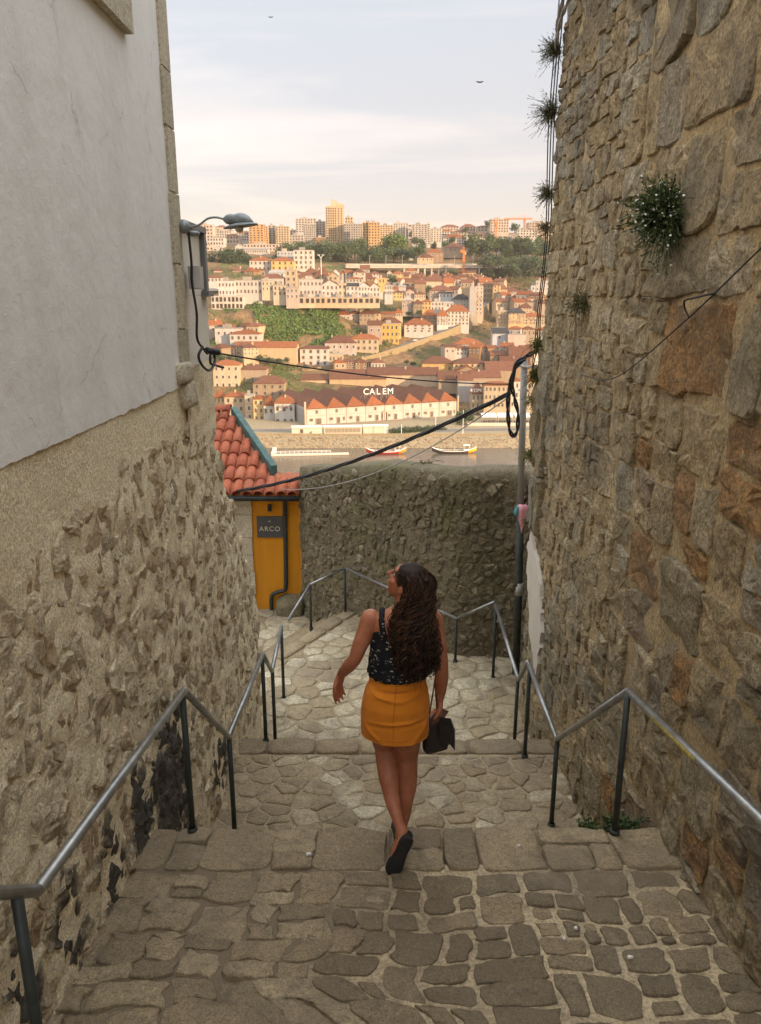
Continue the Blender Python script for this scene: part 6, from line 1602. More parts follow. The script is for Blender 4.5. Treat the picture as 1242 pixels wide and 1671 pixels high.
    ('warehouse', 'ochre warehouse with a wide opening above the wine cellar roofs', 'building', '', 35.4, 480, -44.9, 19.5, 15.6, 6.3, 0, 'hip', 3.9, 'ochre', 'brownroof', 1, 3, 0.45, 0.6),
    ('warehouse', 'ochre warehouse with rows of small windows right of the wide opening', 'building', '', 54.4, 476, -44.1, 20.2, 16.2, 5.8, 0, 'hip', 2.9, 'ochre', 'brownroof', 2, 6, 0.45, 0.6),
    ('warehouse', 'small gabled roof in front of the ochre warehouses', 'building', '', 51.8, 465, -44.8, 12.3, 9.9, 2.6, 0, 'gfront', 3.5, 'stone', 'terra', 0, 0, 0.45, 0.6),
    ('house', 'modern white house with long windows below the ascending road', 'building', '', 57.5, 512, -37.4, 18.3, 14.6, 8.5, 0, 'hip', 3.4, 'white', 'terra', 2, 5, 0.45, 0.6),
    ('house', 'yellow four storey house with glazed balconies', 'building', '', 6.6, 535, -34.7, 11.7, 9.3, 17.6, 0, 'flat', 0.6, 'yellow', 'flatgray', 4, 4, 0.45, 0.6),
    ('house', 'bluish shed house with a dark square opening', 'building', '', 80.3, 530, -28.5, 10.4, 8.3, 5.8, 0, 'shed', 3.6, 'bluegray', 'dark', 1, 1, 0.45, 0.6),
    ('house', 'blank pink house wall right of the bluish shed', 'building', '', 90.6, 525, -30.2, 11.8, 9.4, 6.7, 0, 'flat', 0.6, 'pink', 'flatgray', 0, 0, 0.45, 0.6),
    ('house', 'cream house end beside the ascending road', 'building', '', -4.8, 520, -36.1, 7.3, 8, 9.6, 0, 'hip', 3.1, 'cream', 'terra', 3, 3, 0.45, 0.6),
    ('townhouse', 'ochre riverside townhouse at the far left', 'building', '', -89.9, 430, -66.7, 6.4, 8, 13.4, 0, 'hip', 3.7, 'ochre', 'terra', 4, 3, 0.45, 0.6),
    ('townhouse', 'cream riverside townhouse with green windows', 'building', '', -80.2, 425, -69.9, 11.0, 8.8, 17.7, 0, 'hip', 2.4, 'cream', 'terra', 4, 3, 0.45, 0.6),
    ('townhouse', 'narrow tan riverside townhouse', 'building', '', -71.5, 420, -69.1, 4.4, 8, 17.9, 0, 'flat', 0.6, 'tan', 'flatgray', 4, 1, 0.45, 0.6),
    ('townhouse', 'narrow yellow and red riverside townhouse', 'building', '', -65.6, 415, -68.8, 5.5, 8, 16.6, 0, 'hip', 1.7, 'yellow', 'terra', 4, 2, 0.45, 0.6),
    ('townhouse', 'white riverside house with balcony', 'building', '', -59.6, 412, -68.0, 5.6, 8, 12.9, 0, 'hip', 4.9, 'white', 'terra', 2, 2, 0.45, 0.6),
    ('townhouse', 'white riverside house with lettering under the eaves beside the wine cellar', 'building', '', -50.8, 408, -66.3, 10.5, 8.4, 12.8, 0, 'hip', 3.5, 'white', 'terra', 2, 3, 0.45, 0.6),
    ('townhouse', 'cream riverside house carrying the roof sign', 'building', '', 54.1, 430, -64.3, 7.2, 8, 13.0, 0, 'hip', 6.1, 'cream', 'brownroof', 3, 3, 0.45, 0.6),
    ('townhouse', 'long cream riverside house with orange roof behind the cable loop', 'building', '', 63.8, 425, -59.0, 13.9, 11.1, 13.0, 0, 'hip', 1.7, 'cream', 'terra', 3, 6, 0.45, 0.6),
    ('townhouse', 'white riverside house just left of the post', 'building', '', 75.4, 428, -59.4, 6.8, 8, 15.4, 0, 'hip', 1.3, 'white', 'terra', 3, 3, 0.45, 0.6),
    ('townhouse', 'cream riverside house right of the post', 'building', '', 84.0, 430, -59.7, 9.2, 8, 15.2, 0, 'hip', 1.6, 'cream', 'terra', 3, 5, 0.45, 0.6),
    ('warehouse', 'grey warehouse side wall right of the wine cellar', 'building', '', 48.5, 445, -61.2, 8.3, 8, 16.0, 0, 'gable', 3.1, 'gray', 'brownroof', 0, 0, 0.45, 0.6),
    ('warehouse', 'brown warehouse roof just right of the wine cellar', 'building', '', 43.2, 452, -47.8, 18.9, 15.1, 2.6, 0, 'gable', 3.6, 'stone', 'brownroof', 0, 0, 0.45, 0.6),
    ('warehouse', 'brown warehouse roof above the roof sign', 'building', '', 62.0, 458, -47.6, 17.4, 13.9, 2.6, 0, 'gable', 3.7, 'stone', 'brownroof', 0, 0, 0.45, 0.6),
    ('warehouse', 'dark brown warehouse roof above the orange riverside roof', 'building', '', 72.0, 468, -45.1, 17.7, 14.2, 3.5, 0, 'gable', 4.7, 'stone', 'brownroof', 0, 0, 0.45, 0.6),
    ('warehouse', 'brown curved warehouse roof above the post top', 'building', '', 82.8, 480, -43.6, 18.1, 14.5, 3.6, 0, 'gable', 5.3, 'stone', 'brownroof', 0, 0, 0.45, 0.6),
    ('warehouse', 'tan arched roof near the mossy wall edge', 'building', '', 88.4, 492, -38.3, 14.8, 11.9, 2.7, 0, 'gable', 6.0, 'stone', 'brownroof', 0, 0, 0.45, 0.6),
    ('warehouse', 'low brown roof beside the rock face', 'building', '', 76.1, 500, -38.0, 12.2, 9.8, 2.8, 0, 'gable', 2.5, 'stone', 'brownroof', 0, 0, 0.45, 0.6),
    ('small_house', 'small brown house, first from left in the first roof row below the viaduct', 'house', 'small houses of the old quarter', -24.1, 695.5, 12.3, 11.2, 12.5, 5.8, 0, 'gable', 3.2, 'brown', 'brownroof', 0, 2, 0.45, 0.6),
    ('small_house', 'small white house, second from left in the first roof row below the viaduct', 'house', 'small houses of the old quarter', -12.2, 698.7, 12.3, 12.0, 12.6, 5.2, 20, 'gable', 2.6, 'white', 'brownroof', 1, 2, 0.45, 0.6),
    ('small_house', 'small tan house, third from left in the first roof row below the viaduct', 'house', 'small houses of the old quarter', 0.1, 687.0, 12.1, 11.4, 12.8, 4.7, 10, 'hip', 2.4, 'tan', 'brownroof', 0, 2, 0.45, 0.6),
    ('small_house', 'small tan house, fourth from left in the first roof row below the viaduct', 'house', 'small houses of the old quarter', 20.1, 689.9, 12.2, 8.5, 9.5, 6.0, -15, 'gable', 3.1, 'tan', 'brownroof', 0, 3, 0.45, 0.6),
    ('small_house', 'small stone coloured house, fifth from left in the first roof row below the viaduct', 'house', 'small houses of the old quarter', 30.5, 696.4, 12.3, 12.3, 8.3, 5.0, -15, 'gable', 3.4, 'stone', 'brownroof', 1, 3, 0.45, 0.6),
    ('small_house', 'small stone coloured house, sixth from left in the first roof row below the viaduct', 'house', 'small houses of the old quarter', 47.4, 687.9, 12.1, 9.6, 12.2, 5.0, 0, 'hip', 3.2, 'stone', 'brownroof', 1, 3, 0.45, 0.6),
    ('small_house', 'small brown house, seventh from left in the first roof row below the viaduct', 'house', 'small houses of the old quarter', 60.0, 698.3, 12.3, 9.3, 11.8, 5.2, 20, 'gable', 2.9, 'brown', 'terra', 0, 2, 0.45, 0.6),
    ('small_house', 'small brown house, eighth from left in the first roof row below the viaduct', 'house', 'small houses of the old quarter', 72.5, 699.0, 12.3, 9.0, 10.2, 5.4, 0, 'gable', 2.3, 'brown', 'brownroof', 1, 2, 0.45, 0.6),
    ('small_house', 'small pinkish house, ninth from left in the first roof row below the viaduct', 'house', 'small houses of the old quarter', 85.4, 698.2, 12.3, 9.9, 9.5, 5.1, 0, 'hip', 2.6, 'pink', 'brownroof', 1, 3, 0.45, 0.6),
    ('small_house', 'small stone coloured house, first from left in the second roof row below the viaduct', 'house', 'small houses of the old quarter', -22.0, 665.3, 7.9, 10.6, 8.2, 4.8, -25, 'gable', 3.1, 'stone', 'terra', 1, 3, 0.45, 0.6),
    ('small_house', 'small pinkish house, second from left in the second roof row below the viaduct', 'house', 'small houses of the old quarter', -9.2, 674.2, 8.0, 8.1, 8.7, 5.4, -25, 'gable', 3.5, 'pink', 'terra', 1, 2, 0.45, 0.6),
    ('small_house', 'small white house, third from left in the second roof row below the viaduct', 'house', 'small houses of the old quarter', 12.0, 666.4, 7.9, 10.1, 10.3, 5.5, -25, 'gable', 2.7, 'white', 'terra', 1, 2, 0.45, 0.6),
    ('small_house', 'small stone coloured house, fourth from left in the second roof row below the viaduct', 'house', 'small houses of the old quarter', 26.8, 671.7, 7.9, 12.1, 12.5, 5.1, 0, 'gable', 3.2, 'stone', 'brownroof', 1, 3, 0.45, 0.6),
    ('small_house', 'small grey pink house, fifth from left in the second roof row below the viaduct', 'house', 'small houses of the old quarter', 37.7, 666.9, 7.9, 12.1, 8.3, 5.8, -15, 'gable', 3.3, 'pinkgray', 'brownroof', 1, 3, 0.45, 0.6),
    ('small_house', 'small stone coloured house, sixth from left in the second roof row below the viaduct', 'house', 'small houses of the old quarter', 56.2, 668.5, 7.9, 10.3, 12.8, 5.5, -15, 'gable', 3.1, 'stone', 'brownroof', 1, 3, 0.45, 0.6),
    ('small_house', 'small tan house, seventh from left in the second roof row below the viaduct', 'house', 'small houses of the old quarter', 71.4, 668.4, 7.9, 9.9, 9.7, 4.4, -15, 'gable', 2.5, 'tan', 'brownroof', 1, 3, 0.45, 0.6),
    ('small_house', 'small brown house, eighth from left in the second roof row below the viaduct', 'house', 'small houses of the old quarter', 88.6, 675.0, 8.0, 11.4, 10.6, 5.0, 10, 'gable', 3.4, 'brown', 'terra', 1, 2, 0.45, 0.6),
    ('small_house', 'small stone coloured house, ninth from left in the second roof row below the viaduct', 'house', 'small houses of the old quarter', 99.1, 674.7, 8.0, 8.7, 9.5, 5.7, -25, 'gable', 2.2, 'stone', 'brownroof', 0, 3, 0.45, 0.6),
    ('small_house', 'small white house, first from left in the third roof row below the viaduct', 'house', 'small houses of the old quarter', -0.7, 647.1, 1.9, 9.9, 11.8, 5.3, 10, 'gable', 2.2, 'white', 'terra', 0, 2, 0.45, 0.6),
    ('small_house', 'small pinkish house, second from left in the third roof row below the viaduct', 'house', 'small houses of the old quarter', 12.4, 642.1, 1.9, 6.6, 9.0, 4.9, 0, 'gable', 2.0, 'pink', 'terra', 0, 3, 0.45, 0.6),
    ('small_house', 'small white house, third from left in the third roof row below the viaduct', 'house', 'small houses of the old quarter', 25.3, 651.5, 2.0, 8.4, 10.0, 5.3, -15, 'gable', 2.3, 'white', 'brownroof', 0, 3, 0.45, 0.6),
    ('small_house', 'small tan house, fourth from left in the third roof row below the viaduct', 'house', 'small houses of the old quarter', 43.6, 648.8, 1.9, 11.1, 10.7, 5.3, -15, 'gable', 3.4, 'tan', 'brownroof', 0, 3, 0.45, 0.6),
    ('small_house', 'small pinkish house, fifth from left in the third roof row below the viaduct', 'house', 'small houses of the old quarter', 59.0, 649.0, 1.9, 8.0, 8.7, 4.8, -25, 'gable', 2.5, 'pink', 'brownroof', 1, 3, 0.45, 0.6),
    ('small_house', 'small stone coloured house, eighth from left in the third roof row below the viaduct', 'house', 'small houses of the old quarter', 97.1, 649.0, 1.9, 11.4, 10.5, 5.1, 20, 'gable', 3.2, 'stone', 'brownroof', 1, 2, 0.45, 0.6),
    ('small_house', 'small pinkish house, first from left in the fourth roof row below the viaduct', 'house', 'small houses of the old quarter', 48.7, 631.9, -2.8, 8.3, 10.1, 5.5, -15, 'gable', 2.7, 'pink', 'brownroof', 1, 3, 0.45, 0.6),
    ('small_house', 'small white house, fifth from left in the fourth roof row below the viaduct', 'house', 'small houses of the old quarter', 99.4, 633.5, -2.8, 7.6, 10.5, 4.9, 20, 'gable', 2.6, 'white', 'terra', 1, 3, 0.45, 0.6),
    ('small_house', 'small white house, sixth from left in the fourth roof row below the viaduct', 'house', 'small houses of the old quarter', 111.0, 624.8, -2.7, 10.7, 11.1, 5.4, -25, 'gable', 2.9, 'white', 'terra', 1, 3, 0.45, 0.6),
    ('small_house', 'small brown house, seventh from left in the fourth roof row below the viaduct', 'house', 'small houses of the old quarter', 119.4, 620.0, -2.7, 8.0, 12.4, 5.0, -25, 'gable', 2.0, 'brown', 'brownroof', 1, 2, 0.45, 0.6),
    ('small_house', 'small tan house, first from left in the fifth roof row below the viaduct', 'house', 'small houses of the old quarter', 92.5, 611.3, -8.1, 8.3, 10.4, 5.2, 10, 'gable', 2.7, 'tan', 'brownroof', 1, 3, 0.45, 0.6),
    ('small_house', 'small stone coloured house, second from left in the fifth roof row below the viaduct', 'house', 'small houses of the old quarter', 104.9, 602.9, -8.0, 8.4, 12.6, 5.0, 10, 'gable', 2.7, 'stone', 'terra', 1, 3, 0.45, 0.6),
    ('small_house', 'small stone coloured house, third from left in the fifth roof row below the viaduct', 'house', 'small houses of the old quarter', 110.7, 605.4, -8.0, 9.6, 9.3, 5.2, 0, 'hip', 2.0, 'stone', 'brownroof', 0, 2, 0.45, 0.6),
    ('small_house', 'small grey pink house, fourth from left in the fifth roof row below the viaduct', 'house', 'small houses of the old quarter', 125.3, 612.0, -8.1, 9.5, 8.6, 4.1, 0, 'gable', 3.1, 'pinkgray', 'brownroof', 1, 2, 0.45, 0.6),
    ('small_house', 'small grey pink house below the rock face, leftmost', 'house', 'small houses of the old quarter', -106.7, 514.5, -22.6, 8.7, 10.4, 5.8, 20, 'gable', 2.9, 'pinkgray', 'terra', 1, 2, 0.45, 0.6),
    ('small_house', 'small tan house below the rock face, second from left', 'house', 'small houses of the old quarter', -96.6, 514.9, -22.6, 6.2, 10.3, 4.6, 20, 'gable', 2.4, 'tan', 'terra', 1, 4, 0.45, 0.6),
    ('small_house', 'small stone coloured house below the rock face, third from left', 'house', 'small houses of the old quarter', -87.8, 511.9, -22.5, 6.4, 8.6, 5.0, -15, 'hip', 2.3, 'stone', 'brownroof', 2, 2, 0.45, 0.6),
    ('small_house', 'small tan house below the rock face, fourth from left', 'house', 'small houses of the old quarter', -82.3, 509.2, -22.4, 8.5, 11.3, 5.0, -15, 'hip', 2.3, 'tan', 'brownroof', 1, 3, 0.45, 0.6),
    ('small_house', 'small stone coloured house among shrubs behind the riverside row, leftmost', 'house', 'small houses of the old quarter', -98.3, 474.2, -33.5, 6.2, 9.4, 4.5, -25, 'hip', 2.2, 'stone', 'brownroof', 1, 4, 0.45, 0.6),
    ('small_house', 'small tan house among shrubs behind the riverside row, second from left', 'house', 'small houses of the old quarter', -92.4, 482.5, -34.1, 6.1, 11.2, 4.4, 0, 'gable', 1.5, 'tan', 'brownroof', 2, 2, 0.45, 0.6),
    ('small_house', 'small stone coloured house among shrubs behind the riverside row, third from left', 'house', 'small houses of the old quarter', -85.5, 481.0, -33.9, 7.4, 8.6, 5.6, -25, 'hip', 2.4, 'stone', 'brownroof', 2, 2, 0.45, 0.6),
    ('small_house', 'small tan house among shrubs behind the riverside row, fourth from left', 'house', 'small houses of the old quarter', -78.4, 476.6, -33.6, 9.2, 9.2, 4.7, 20, 'hip', 1.7, 'tan', 'brownroof', 2, 4, 0.45, 0.6),
    ('small_house', 'small tan house between the ascending road and the warehouses, leftmost', 'house', 'small houses of the old quarter', -24.8, 484.7, -42.8, 7.3, 8.7, 4.3, 10, 'hip', 2.3, 'tan', 'terra', 1, 2, 0.45, 0.6),
    ('small_house', 'small brown house between the ascending road and the warehouses, second from left', 'house', 'small houses of the old quarter', -20.5, 485.6, -42.9, 9.5, 9.9, 5.0, 0, 'hip', 1.2, 'brown', 'brownroof', 2, 3, 0.45, 0.6),
    ('small_house', 'small brown house between the ascending road and the warehouses, third from left', 'house', 'small houses of the old quarter', -11.8, 485.6, -42.9, 8.5, 9.1, 4.4, 10, 'hip', 2.5, 'brown', 'brownroof', 2, 2, 0.45, 0.6),
    ('small_house', 'small white house between the ascending road and the warehouses, fourth from left', 'house', 'small houses of the old quarter', -1.5, 484.4, -42.8, 8.6, 9.8, 4.3, 10, 'hip', 2.5, 'white', 'brownroof', 1, 4, 0.45, 0.6),
    ('small_house', 'small grey pink house beside the green cliff, leftmost', 'house', 'small houses of the old quarter', -25.4, 544.0, -15.7, 8.9, 8.9, 4.8, 0, 'hip', 2.7, 'pinkgray', 'terra', 1, 4, 0.45, 0.6),
    ('small_house', 'small grey pink house beside the green cliff, second from left', 'house', 'small houses of the old quarter', -16.6, 546.3, -15.8, 10.0, 11.1, 5.5, 10, 'hip', 1.8, 'pinkgray', 'brownroof', 2, 2, 0.45, 0.6),
    ('small_house', 'small stone coloured house beside the green cliff, third from left', 'house', 'small houses of the old quarter', -9.2, 542.1, -15.7, 10.1, 9.6, 5.3, 0, 'hip', 3.1, 'stone', 'brownroof', 2, 4, 0.45, 0.6),
    ('small_house', 'small tan house beside the green cliff, fourth from left', 'house', 'small houses of the old quarter', -4.4, 550.6, -15.9, 9.8, 11.7, 5.7, 0, 'hip', 3.1, 'tan', 'brownroof', 2, 2, 0.45, 0.6),
    ('small_house', 'small brown house beside the green cliff, fifth from left', 'house', 'small houses of the old quarter', 5.1, 552.0, -16.0, 9.0, 8.2, 5.2, 0, 'gable', 1.7, 'brown', 'terra', 2, 4, 0.45, 0.6),
    ('small_house', 'small grey pink house below the road bend, leftmost', 'house', 'small houses of the old quarter', 44.3, 501.8, -35.4, 6.7, 10.2, 5.4, 10, 'gable', 1.5, 'pinkgray', 'brownroof', 1, 2, 0.45, 0.6),
    ('small_house', 'small white house below the road bend, second from left', 'house', 'small houses of the old quarter', 51.0, 504.8, -35.6, 9.5, 10.5, 4.7, 0, 'hip', 2.1, 'white', 'brownroof', 2, 4, 0.45, 0.6),
    ('small_house', 'small brown house below the road bend, third from left', 'house', 'small houses of the old quarter', 59.6, 500.7, -35.3, 7.1, 11.3, 5.0, -15, 'gable', 2.1, 'brown', 'terra', 1, 3, 0.45, 0.6),
    ('small_house', 'small grey pink house below the road bend, fourth from left', 'house', 'small houses of the old quarter', 65.6, 510.6, -36.0, 8.3, 8.2, 5.1, 10, 'hip', 2.6, 'pinkgray', 'terra', 1, 3, 0.45, 0.6),
    ('small_house', 'small stone coloured house by the mossy wall edge, leftmost', 'house', 'small houses of the old quarter', 72.6, 508.2, -35.9, 6.8, 10.6, 4.8, 10, 'gable', 1.4, 'stone', 'terra', 1, 3, 0.45, 0.6),
    ('small_house', 'small grey pink house by the mossy wall edge, second from left', 'house', 'small houses of the old quarter', 80.9, 507.4, -35.8, 7.8, 10.2, 5.6, -15, 'gable', 2.4, 'pinkgray', 'terra', 1, 3, 0.45, 0.6),
    ('small_house', 'small grey pink house by the mossy wall edge, third from left', 'house', 'small houses of the old quarter', 84.7, 499.8, -35.3, 6.5, 8.5, 4.7, 10, 'hip', 1.7, 'pinkgray', 'brownroof', 1, 2, 0.45, 0.6),
    ('small_house', 'small tan house by the mossy wall edge, fourth from left', 'house', 'small houses of the old quarter', 94.6, 504.1, -35.6, 7.7, 9.4, 4.7, 10, 'gable', 1.6, 'tan', 'terra', 1, 3, 0.45, 0.6),
    ('small_house', 'small white house by the mossy wall edge, fifth from left', 'house', 'small houses of the old quarter', 99.8, 501.1, -35.4, 9.3, 11.1, 5.4, 20, 'hip', 2.0, 'white', 'brownroof', 1, 3, 0.45, 0.6),
    ('small_house', 'small pinkish house at the left above the cliff houses, leftmost', 'house', 'small houses of the old quarter', -127.8, 636.1, 15.4, 6.9, 9.9, 5.0, 20, 'hip', 3.1, 'pink', 'brownroof', 1, 4, 0.45, 0.6),
    ('small_house', 'small stone coloured house at the left above the cliff houses, second from left', 'house', 'small houses of the old quarter', -122.2, 645.7, 15.6, 7.0, 10.8, 5.9, -15, 'hip', 2.2, 'stone', 'brownroof', 1, 3, 0.45, 0.6),
    ('small_house', 'small pinkish house at the left above the cliff houses, third from left', 'house', 'small houses of the old quarter', -113.4, 638.3, 15.5, 7.4, 11.2, 5.0, 0, 'hip', 3.1, 'pink', 'brownroof', 2, 3, 0.45, 0.6),
    ('small_house', 'small brown house at the left above the cliff houses, fourth from left', 'house', 'small houses of the old quarter', -103.6, 634.5, 15.4, 8.3, 11.0, 4.8, -15, 'hip', 2.9, 'brown', 'terra', 2, 2, 0.45, 0.6),
    ('small_house', 'small stone coloured house at the left above the cliff houses, fifth from left', 'house', 'small houses of the old quarter', -95.7, 644.4, 15.6, 7.4, 9.5, 5.8, 0, 'hip', 3.3, 'stone', 'brownroof', 1, 2, 0.45, 0.6),
    ('small_house', 'small brown house behind the white row houses, leftmost', 'house', 'small houses of the old quarter', -64.7, 632.1, 13.5, 9.2, 9.5, 5.5, 20, 'hip', 2.0, 'brown', 'brownroof', 2, 4, 0.45, 0.6),
    ('small_house', 'small brown house behind the white row houses, second from left', 'house', 'small houses of the old quarter', -53.0, 632.3, 13.5, 9.7, 8.6, 5.3, 20, 'hip', 3.7, 'brown', 'brownroof', 1, 4, 0.45, 0.6),
    ('small_house', 'small tan house behind the white row houses, third from left', 'house', 'small houses of the old quarter', -43.8, 624.9, 13.3, 9.1, 10.3, 5.5, 20, 'hip', 2.5, 'tan', 'terra', 2, 4, 0.45, 0.6),
    ('small_house', 'small grey pink house behind the white row houses, fourth from left', 'house', 'small houses of the old quarter', -35.0, 633.0, 13.5, 10.8, 10.8, 5.0, -25, 'hip', 2.1, 'pinkgray', 'terra', 2, 3, 0.45, 0.6),
    ('small_house', 'small white house behind the white row houses, fifth from left', 'house', 'small houses of the old quarter', -24.0, 633.4, 13.5, 7.4, 10.7, 5.4, 20, 'gable', 2.6, 'white', 'terra', 2, 2, 0.45, 0.6),
    ('small_house', 'small grey pink house behind the white row houses, sixth from left', 'house', 'small houses of the old quarter', -16.3, 627.9, 13.4, 9.4, 11.5, 5.9, 10, 'hip', 2.6, 'pinkgray', 'brownroof', 2, 2, 0.45, 0.6),
    ('small_house', 'small white house below the cream building near the tall wall, leftmost', 'house', 'small houses of the old quarter', 91.5, 544.0, -26.0, 9.6, 8.3, 5.6, -25, 'hip', 1.6, 'white', 'terra', 1, 4, 0.45, 0.6),
    ('small_house', 'small stone coloured house below the cream building near the tall wall, second from left', 'house', 'small houses of the old quarter', 102.3, 544.8, -26.0, 8.9, 9.7, 5.3, 0, 'hip', 1.9, 'stone', 'brownroof', 1, 3, 0.45, 0.6),
    ('small_house', 'small white house below the cream building near the tall wall, third from left', 'house', 'small houses of the old quarter', 111.5, 545.8, -26.1, 10.4, 8.8, 4.7, -25, 'hip', 1.7, 'white', 'terra', 1, 3, 0.45, 0.6),
    ('small_house', 'small white house beside the viaduct foot, leftmost', 'house', 'small houses of the old quarter', 44.3, 685.7, 9.6, 10.5, 8.8, 5.3, 20, 'hip', 4.0, 'white', 'terra', 1, 3, 0.45, 0.6),
    ('small_house', 'small grey pink house beside the viaduct foot, second from left', 'house', 'small houses of the old quarter', 57.9, 689.7, 9.7, 11.2, 10.7, 5.1, 0, 'hip', 3.8, 'pinkgray', 'brownroof', 1, 2, 0.45, 0.6),
    ('small_house', 'small white house beside the viaduct foot, third from left', 'house', 'small houses of the old quarter', 65.8, 692.8, 9.7, 7.5, 8.4, 5.8, 0, 'hip', 3.7, 'white', 'brownroof', 1, 3, 0.45, 0.6),
    ('small_house', 'small grey pink house beside the viaduct foot, fourth from left', 'house', 'small houses of the old quarter', 76.2, 687.0, 9.6, 8.3, 8.0, 5.0, -25, 'hip', 3.6, 'pinkgray', 'brownroof', 2, 3, 0.45, 0.6),
    ('small_house', 'small stone coloured house beside the viaduct foot, fifth from left', 'house', 'small houses of the old quarter', 90.4, 684.9, 9.6, 7.3, 8.5, 4.8, 20, 'hip', 4.0, 'stone', 'brownroof', 2, 2, 0.45, 0.6),
    ('distant_house', 'distant white building on the skyline, leftmost stretch, first from its left end', 'building', 'farthest buildings on the skyline', -240.4, 1178.2, 73.4, 15.2, 12.2, 23.1, 0, 'hip', 3.0, 'white', 'brownroof', 3, 4, 0.45, 0.6),
    ('distant_house', 'distant pinkish building on the skyline, leftmost stretch, second from its left end', 'building', 'farthest buildings on the skyline', -227.2, 1169.6, 72.9, 15.2, 12.2, 24.4, 0, 'hip', 3.0, 'pink', 'brownroof', 3, 3, 0.45, 0.6),
    ('distant_house', 'distant pale grey building on the skyline, leftmost stretch, third from its left end', 'building', 'farthest buildings on the skyline', -213.5, 1167.1, 72.8, 8.3, 8, 19.7, 0, 'flat', 0.6, 'ltgray', 'brownroof', 3, 3, 0.45, 0.6),
    ('distant_house', 'distant pale grey building on the skyline, leftmost stretch, fourth from its left end', 'building', 'farthest buildings on the skyline', -205.9, 1194.1, 74.4, 9.0, 8, 19.4, 0, 'hip', 2.8, 'ltgray', 'brownroof', 3, 3, 0.45, 0.6),
    ('distant_house', 'distant pinkish building on the skyline, leftmost stretch, fifth from its left end', 'building', 'farthest buildings on the skyline', -197.4, 1221.8, 76.2, 11.8, 9.5, 14.9, 0, 'flat', 0.6, 'pink', 'brownroof', 3, 4, 0.45, 0.6),
    ('distant_house', 'distant grey pink building on the skyline, leftmost stretch, sixth from its left end', 'building', 'farthest buildings on the skyline', -176.2, 1226.8, 76.5, 8.5, 8, 18.6, 0, 'flat', 0.6, 'pinkgray', 'brownroof', 3, 3, 0.45, 0.6),
    ('distant_house', 'distant pinkish building on the skyline, leftmost stretch, seventh from its left end', 'building', 'farthest buildings on the skyline', -154.4, 1187.2, 74.0, 9.9, 8, 14.6, 0, 'flat', 0.6, 'pink', 'brownroof', 3, 4, 0.45, 0.6),
    ('distant_house', 'distant pinkish building on the skyline, leftmost stretch, eighth from its left end', 'building', 'farthest buildings on the skyline', -137.8, 1145.3, 71.4, 15.6, 12.5, 18.7, 0, 'hip', 2.9, 'pink', 'brownroof', 3, 5, 0.45, 0.6),
    ('distant_house', 'distant tan building on the skyline, leftmost stretch, ninth from its left end', 'building', 'farthest buildings on the skyline', -131.5, 1203.6, 75.0, 14.0, 11.2, 13.4, 0, 'flat', 0.6, 'tan', 'brownroof', 3, 3, 0.45, 0.6),
    ('distant_house', 'distant grey pink building on the skyline, leftmost stretch, tenth from its left end', 'building', 'farthest buildings on the skyline', -122.8, 1231.5, 76.8, 16.1, 12.9, 20.9, 0, 'hip', 3.1, 'pinkgray', 'brownroof', 3, 3, 0.45, 0.6),
    ('distant_house', 'distant pale grey building on the skyline, leftmost stretch, eleventh from its left end', 'building', 'farthest buildings on the skyline', -93.8, 1170.3, 73.0, 15.2, 12.1, 13.2, 0, 'flat', 0.6, 'ltgray', 'brownroof', 3, 4, 0.45, 0.6),
    ('distant_house', 'distant grey pink building on the skyline, leftmost stretch, twelfth from its left end', 'building', 'farthest buildings on the skyline', -81.4, 1182.1, 73.7, 8.7, 8, 20.7, 0, 'hip', 2.8, 'pinkgray', 'brownroof', 3, 3, 0.45, 0.6),
    ('distant_house', 'distant pinkish building on the skyline, leftmost stretch, thirteenth from its left end', 'building', 'farthest buildings on the skyline', -72.1, 1216.9, 75.9, 11.1, 8.9, 17.0, 0, 'hip', 2.9, 'pink', 'brownroof', 3, 3, 0.45, 0.6),
    ('distant_house', 'distant pale grey building on the skyline, leftmost stretch, fourteenth from its left end', 'building', 'farthest buildings on the skyline', -57.7, 1159.7, 72.3, 11.5, 9.2, 13.0, 0, 'flat', 0.6, 'ltgray', 'brownroof', 3, 5, 0.45, 0.6),
    ('distant_house', 'distant pale grey building on the skyline, leftmost stretch, fifteenth from its left end', 'building', 'farthest buildings on the skyline', -37.6, 1186.8, 74.0, 17.4, 13.9, 17.5, 0, 'flat', 0.6, 'ltgray', 'brownroof', 3, 4, 0.45, 0.6),
    ('distant_house', 'distant grey pink building on the skyline, leftmost stretch, sixteenth from its left end', 'building', 'farthest buildings on the skyline', -21.1, 1148.6, 71.6, 8.0, 8, 22.6, 0, 'flat', 0.6, 'pinkgray', 'brownroof', 3, 5, 0.45, 0.6),
    ('distant_house', 'distant tan building on the skyline, leftmost stretch, seventeenth from its left end', 'building', 'farthest buildings on the skyline', -12.6, 1229.6, 76.6, 16.1, 12.9, 24.7, 0, 'flat', 0.6, 'tan', 'brownroof', 3, 4, 0.45, 0.6),
    ('distant_house', 'distant white building on the skyline, rightmost stretch, first from its left end', 'building', 'farthest buildings on the skyline', 0.3, 1230.6, 76.7, 14.8, 11.8, 21.5, 0, 'hip', 3.1, 'white', 'brownroof', 3, 3, 0.45, 0.6),
    ('distant_house', 'distant pinkish building on the skyline, rightmost stretch, second from its left end', 'building', 'farthest buildings on the skyline', 23.1, 1213.1, 75.6, 9.6, 8, 26.3, 0, 'flat', 0.6, 'pink', 'brownroof', 3, 3, 0.45, 0.6),
    ('distant_house', 'distant pale grey building on the skyline, rightmost stretch, third from its left end', 'building', 'farthest buildings on the skyline', 32.9, 1181.9, 73.7, 14.8, 11.8, 25.8, 0, 'flat', 0.6, 'ltgray', 'brownroof', 3, 4, 0.45, 0.6),
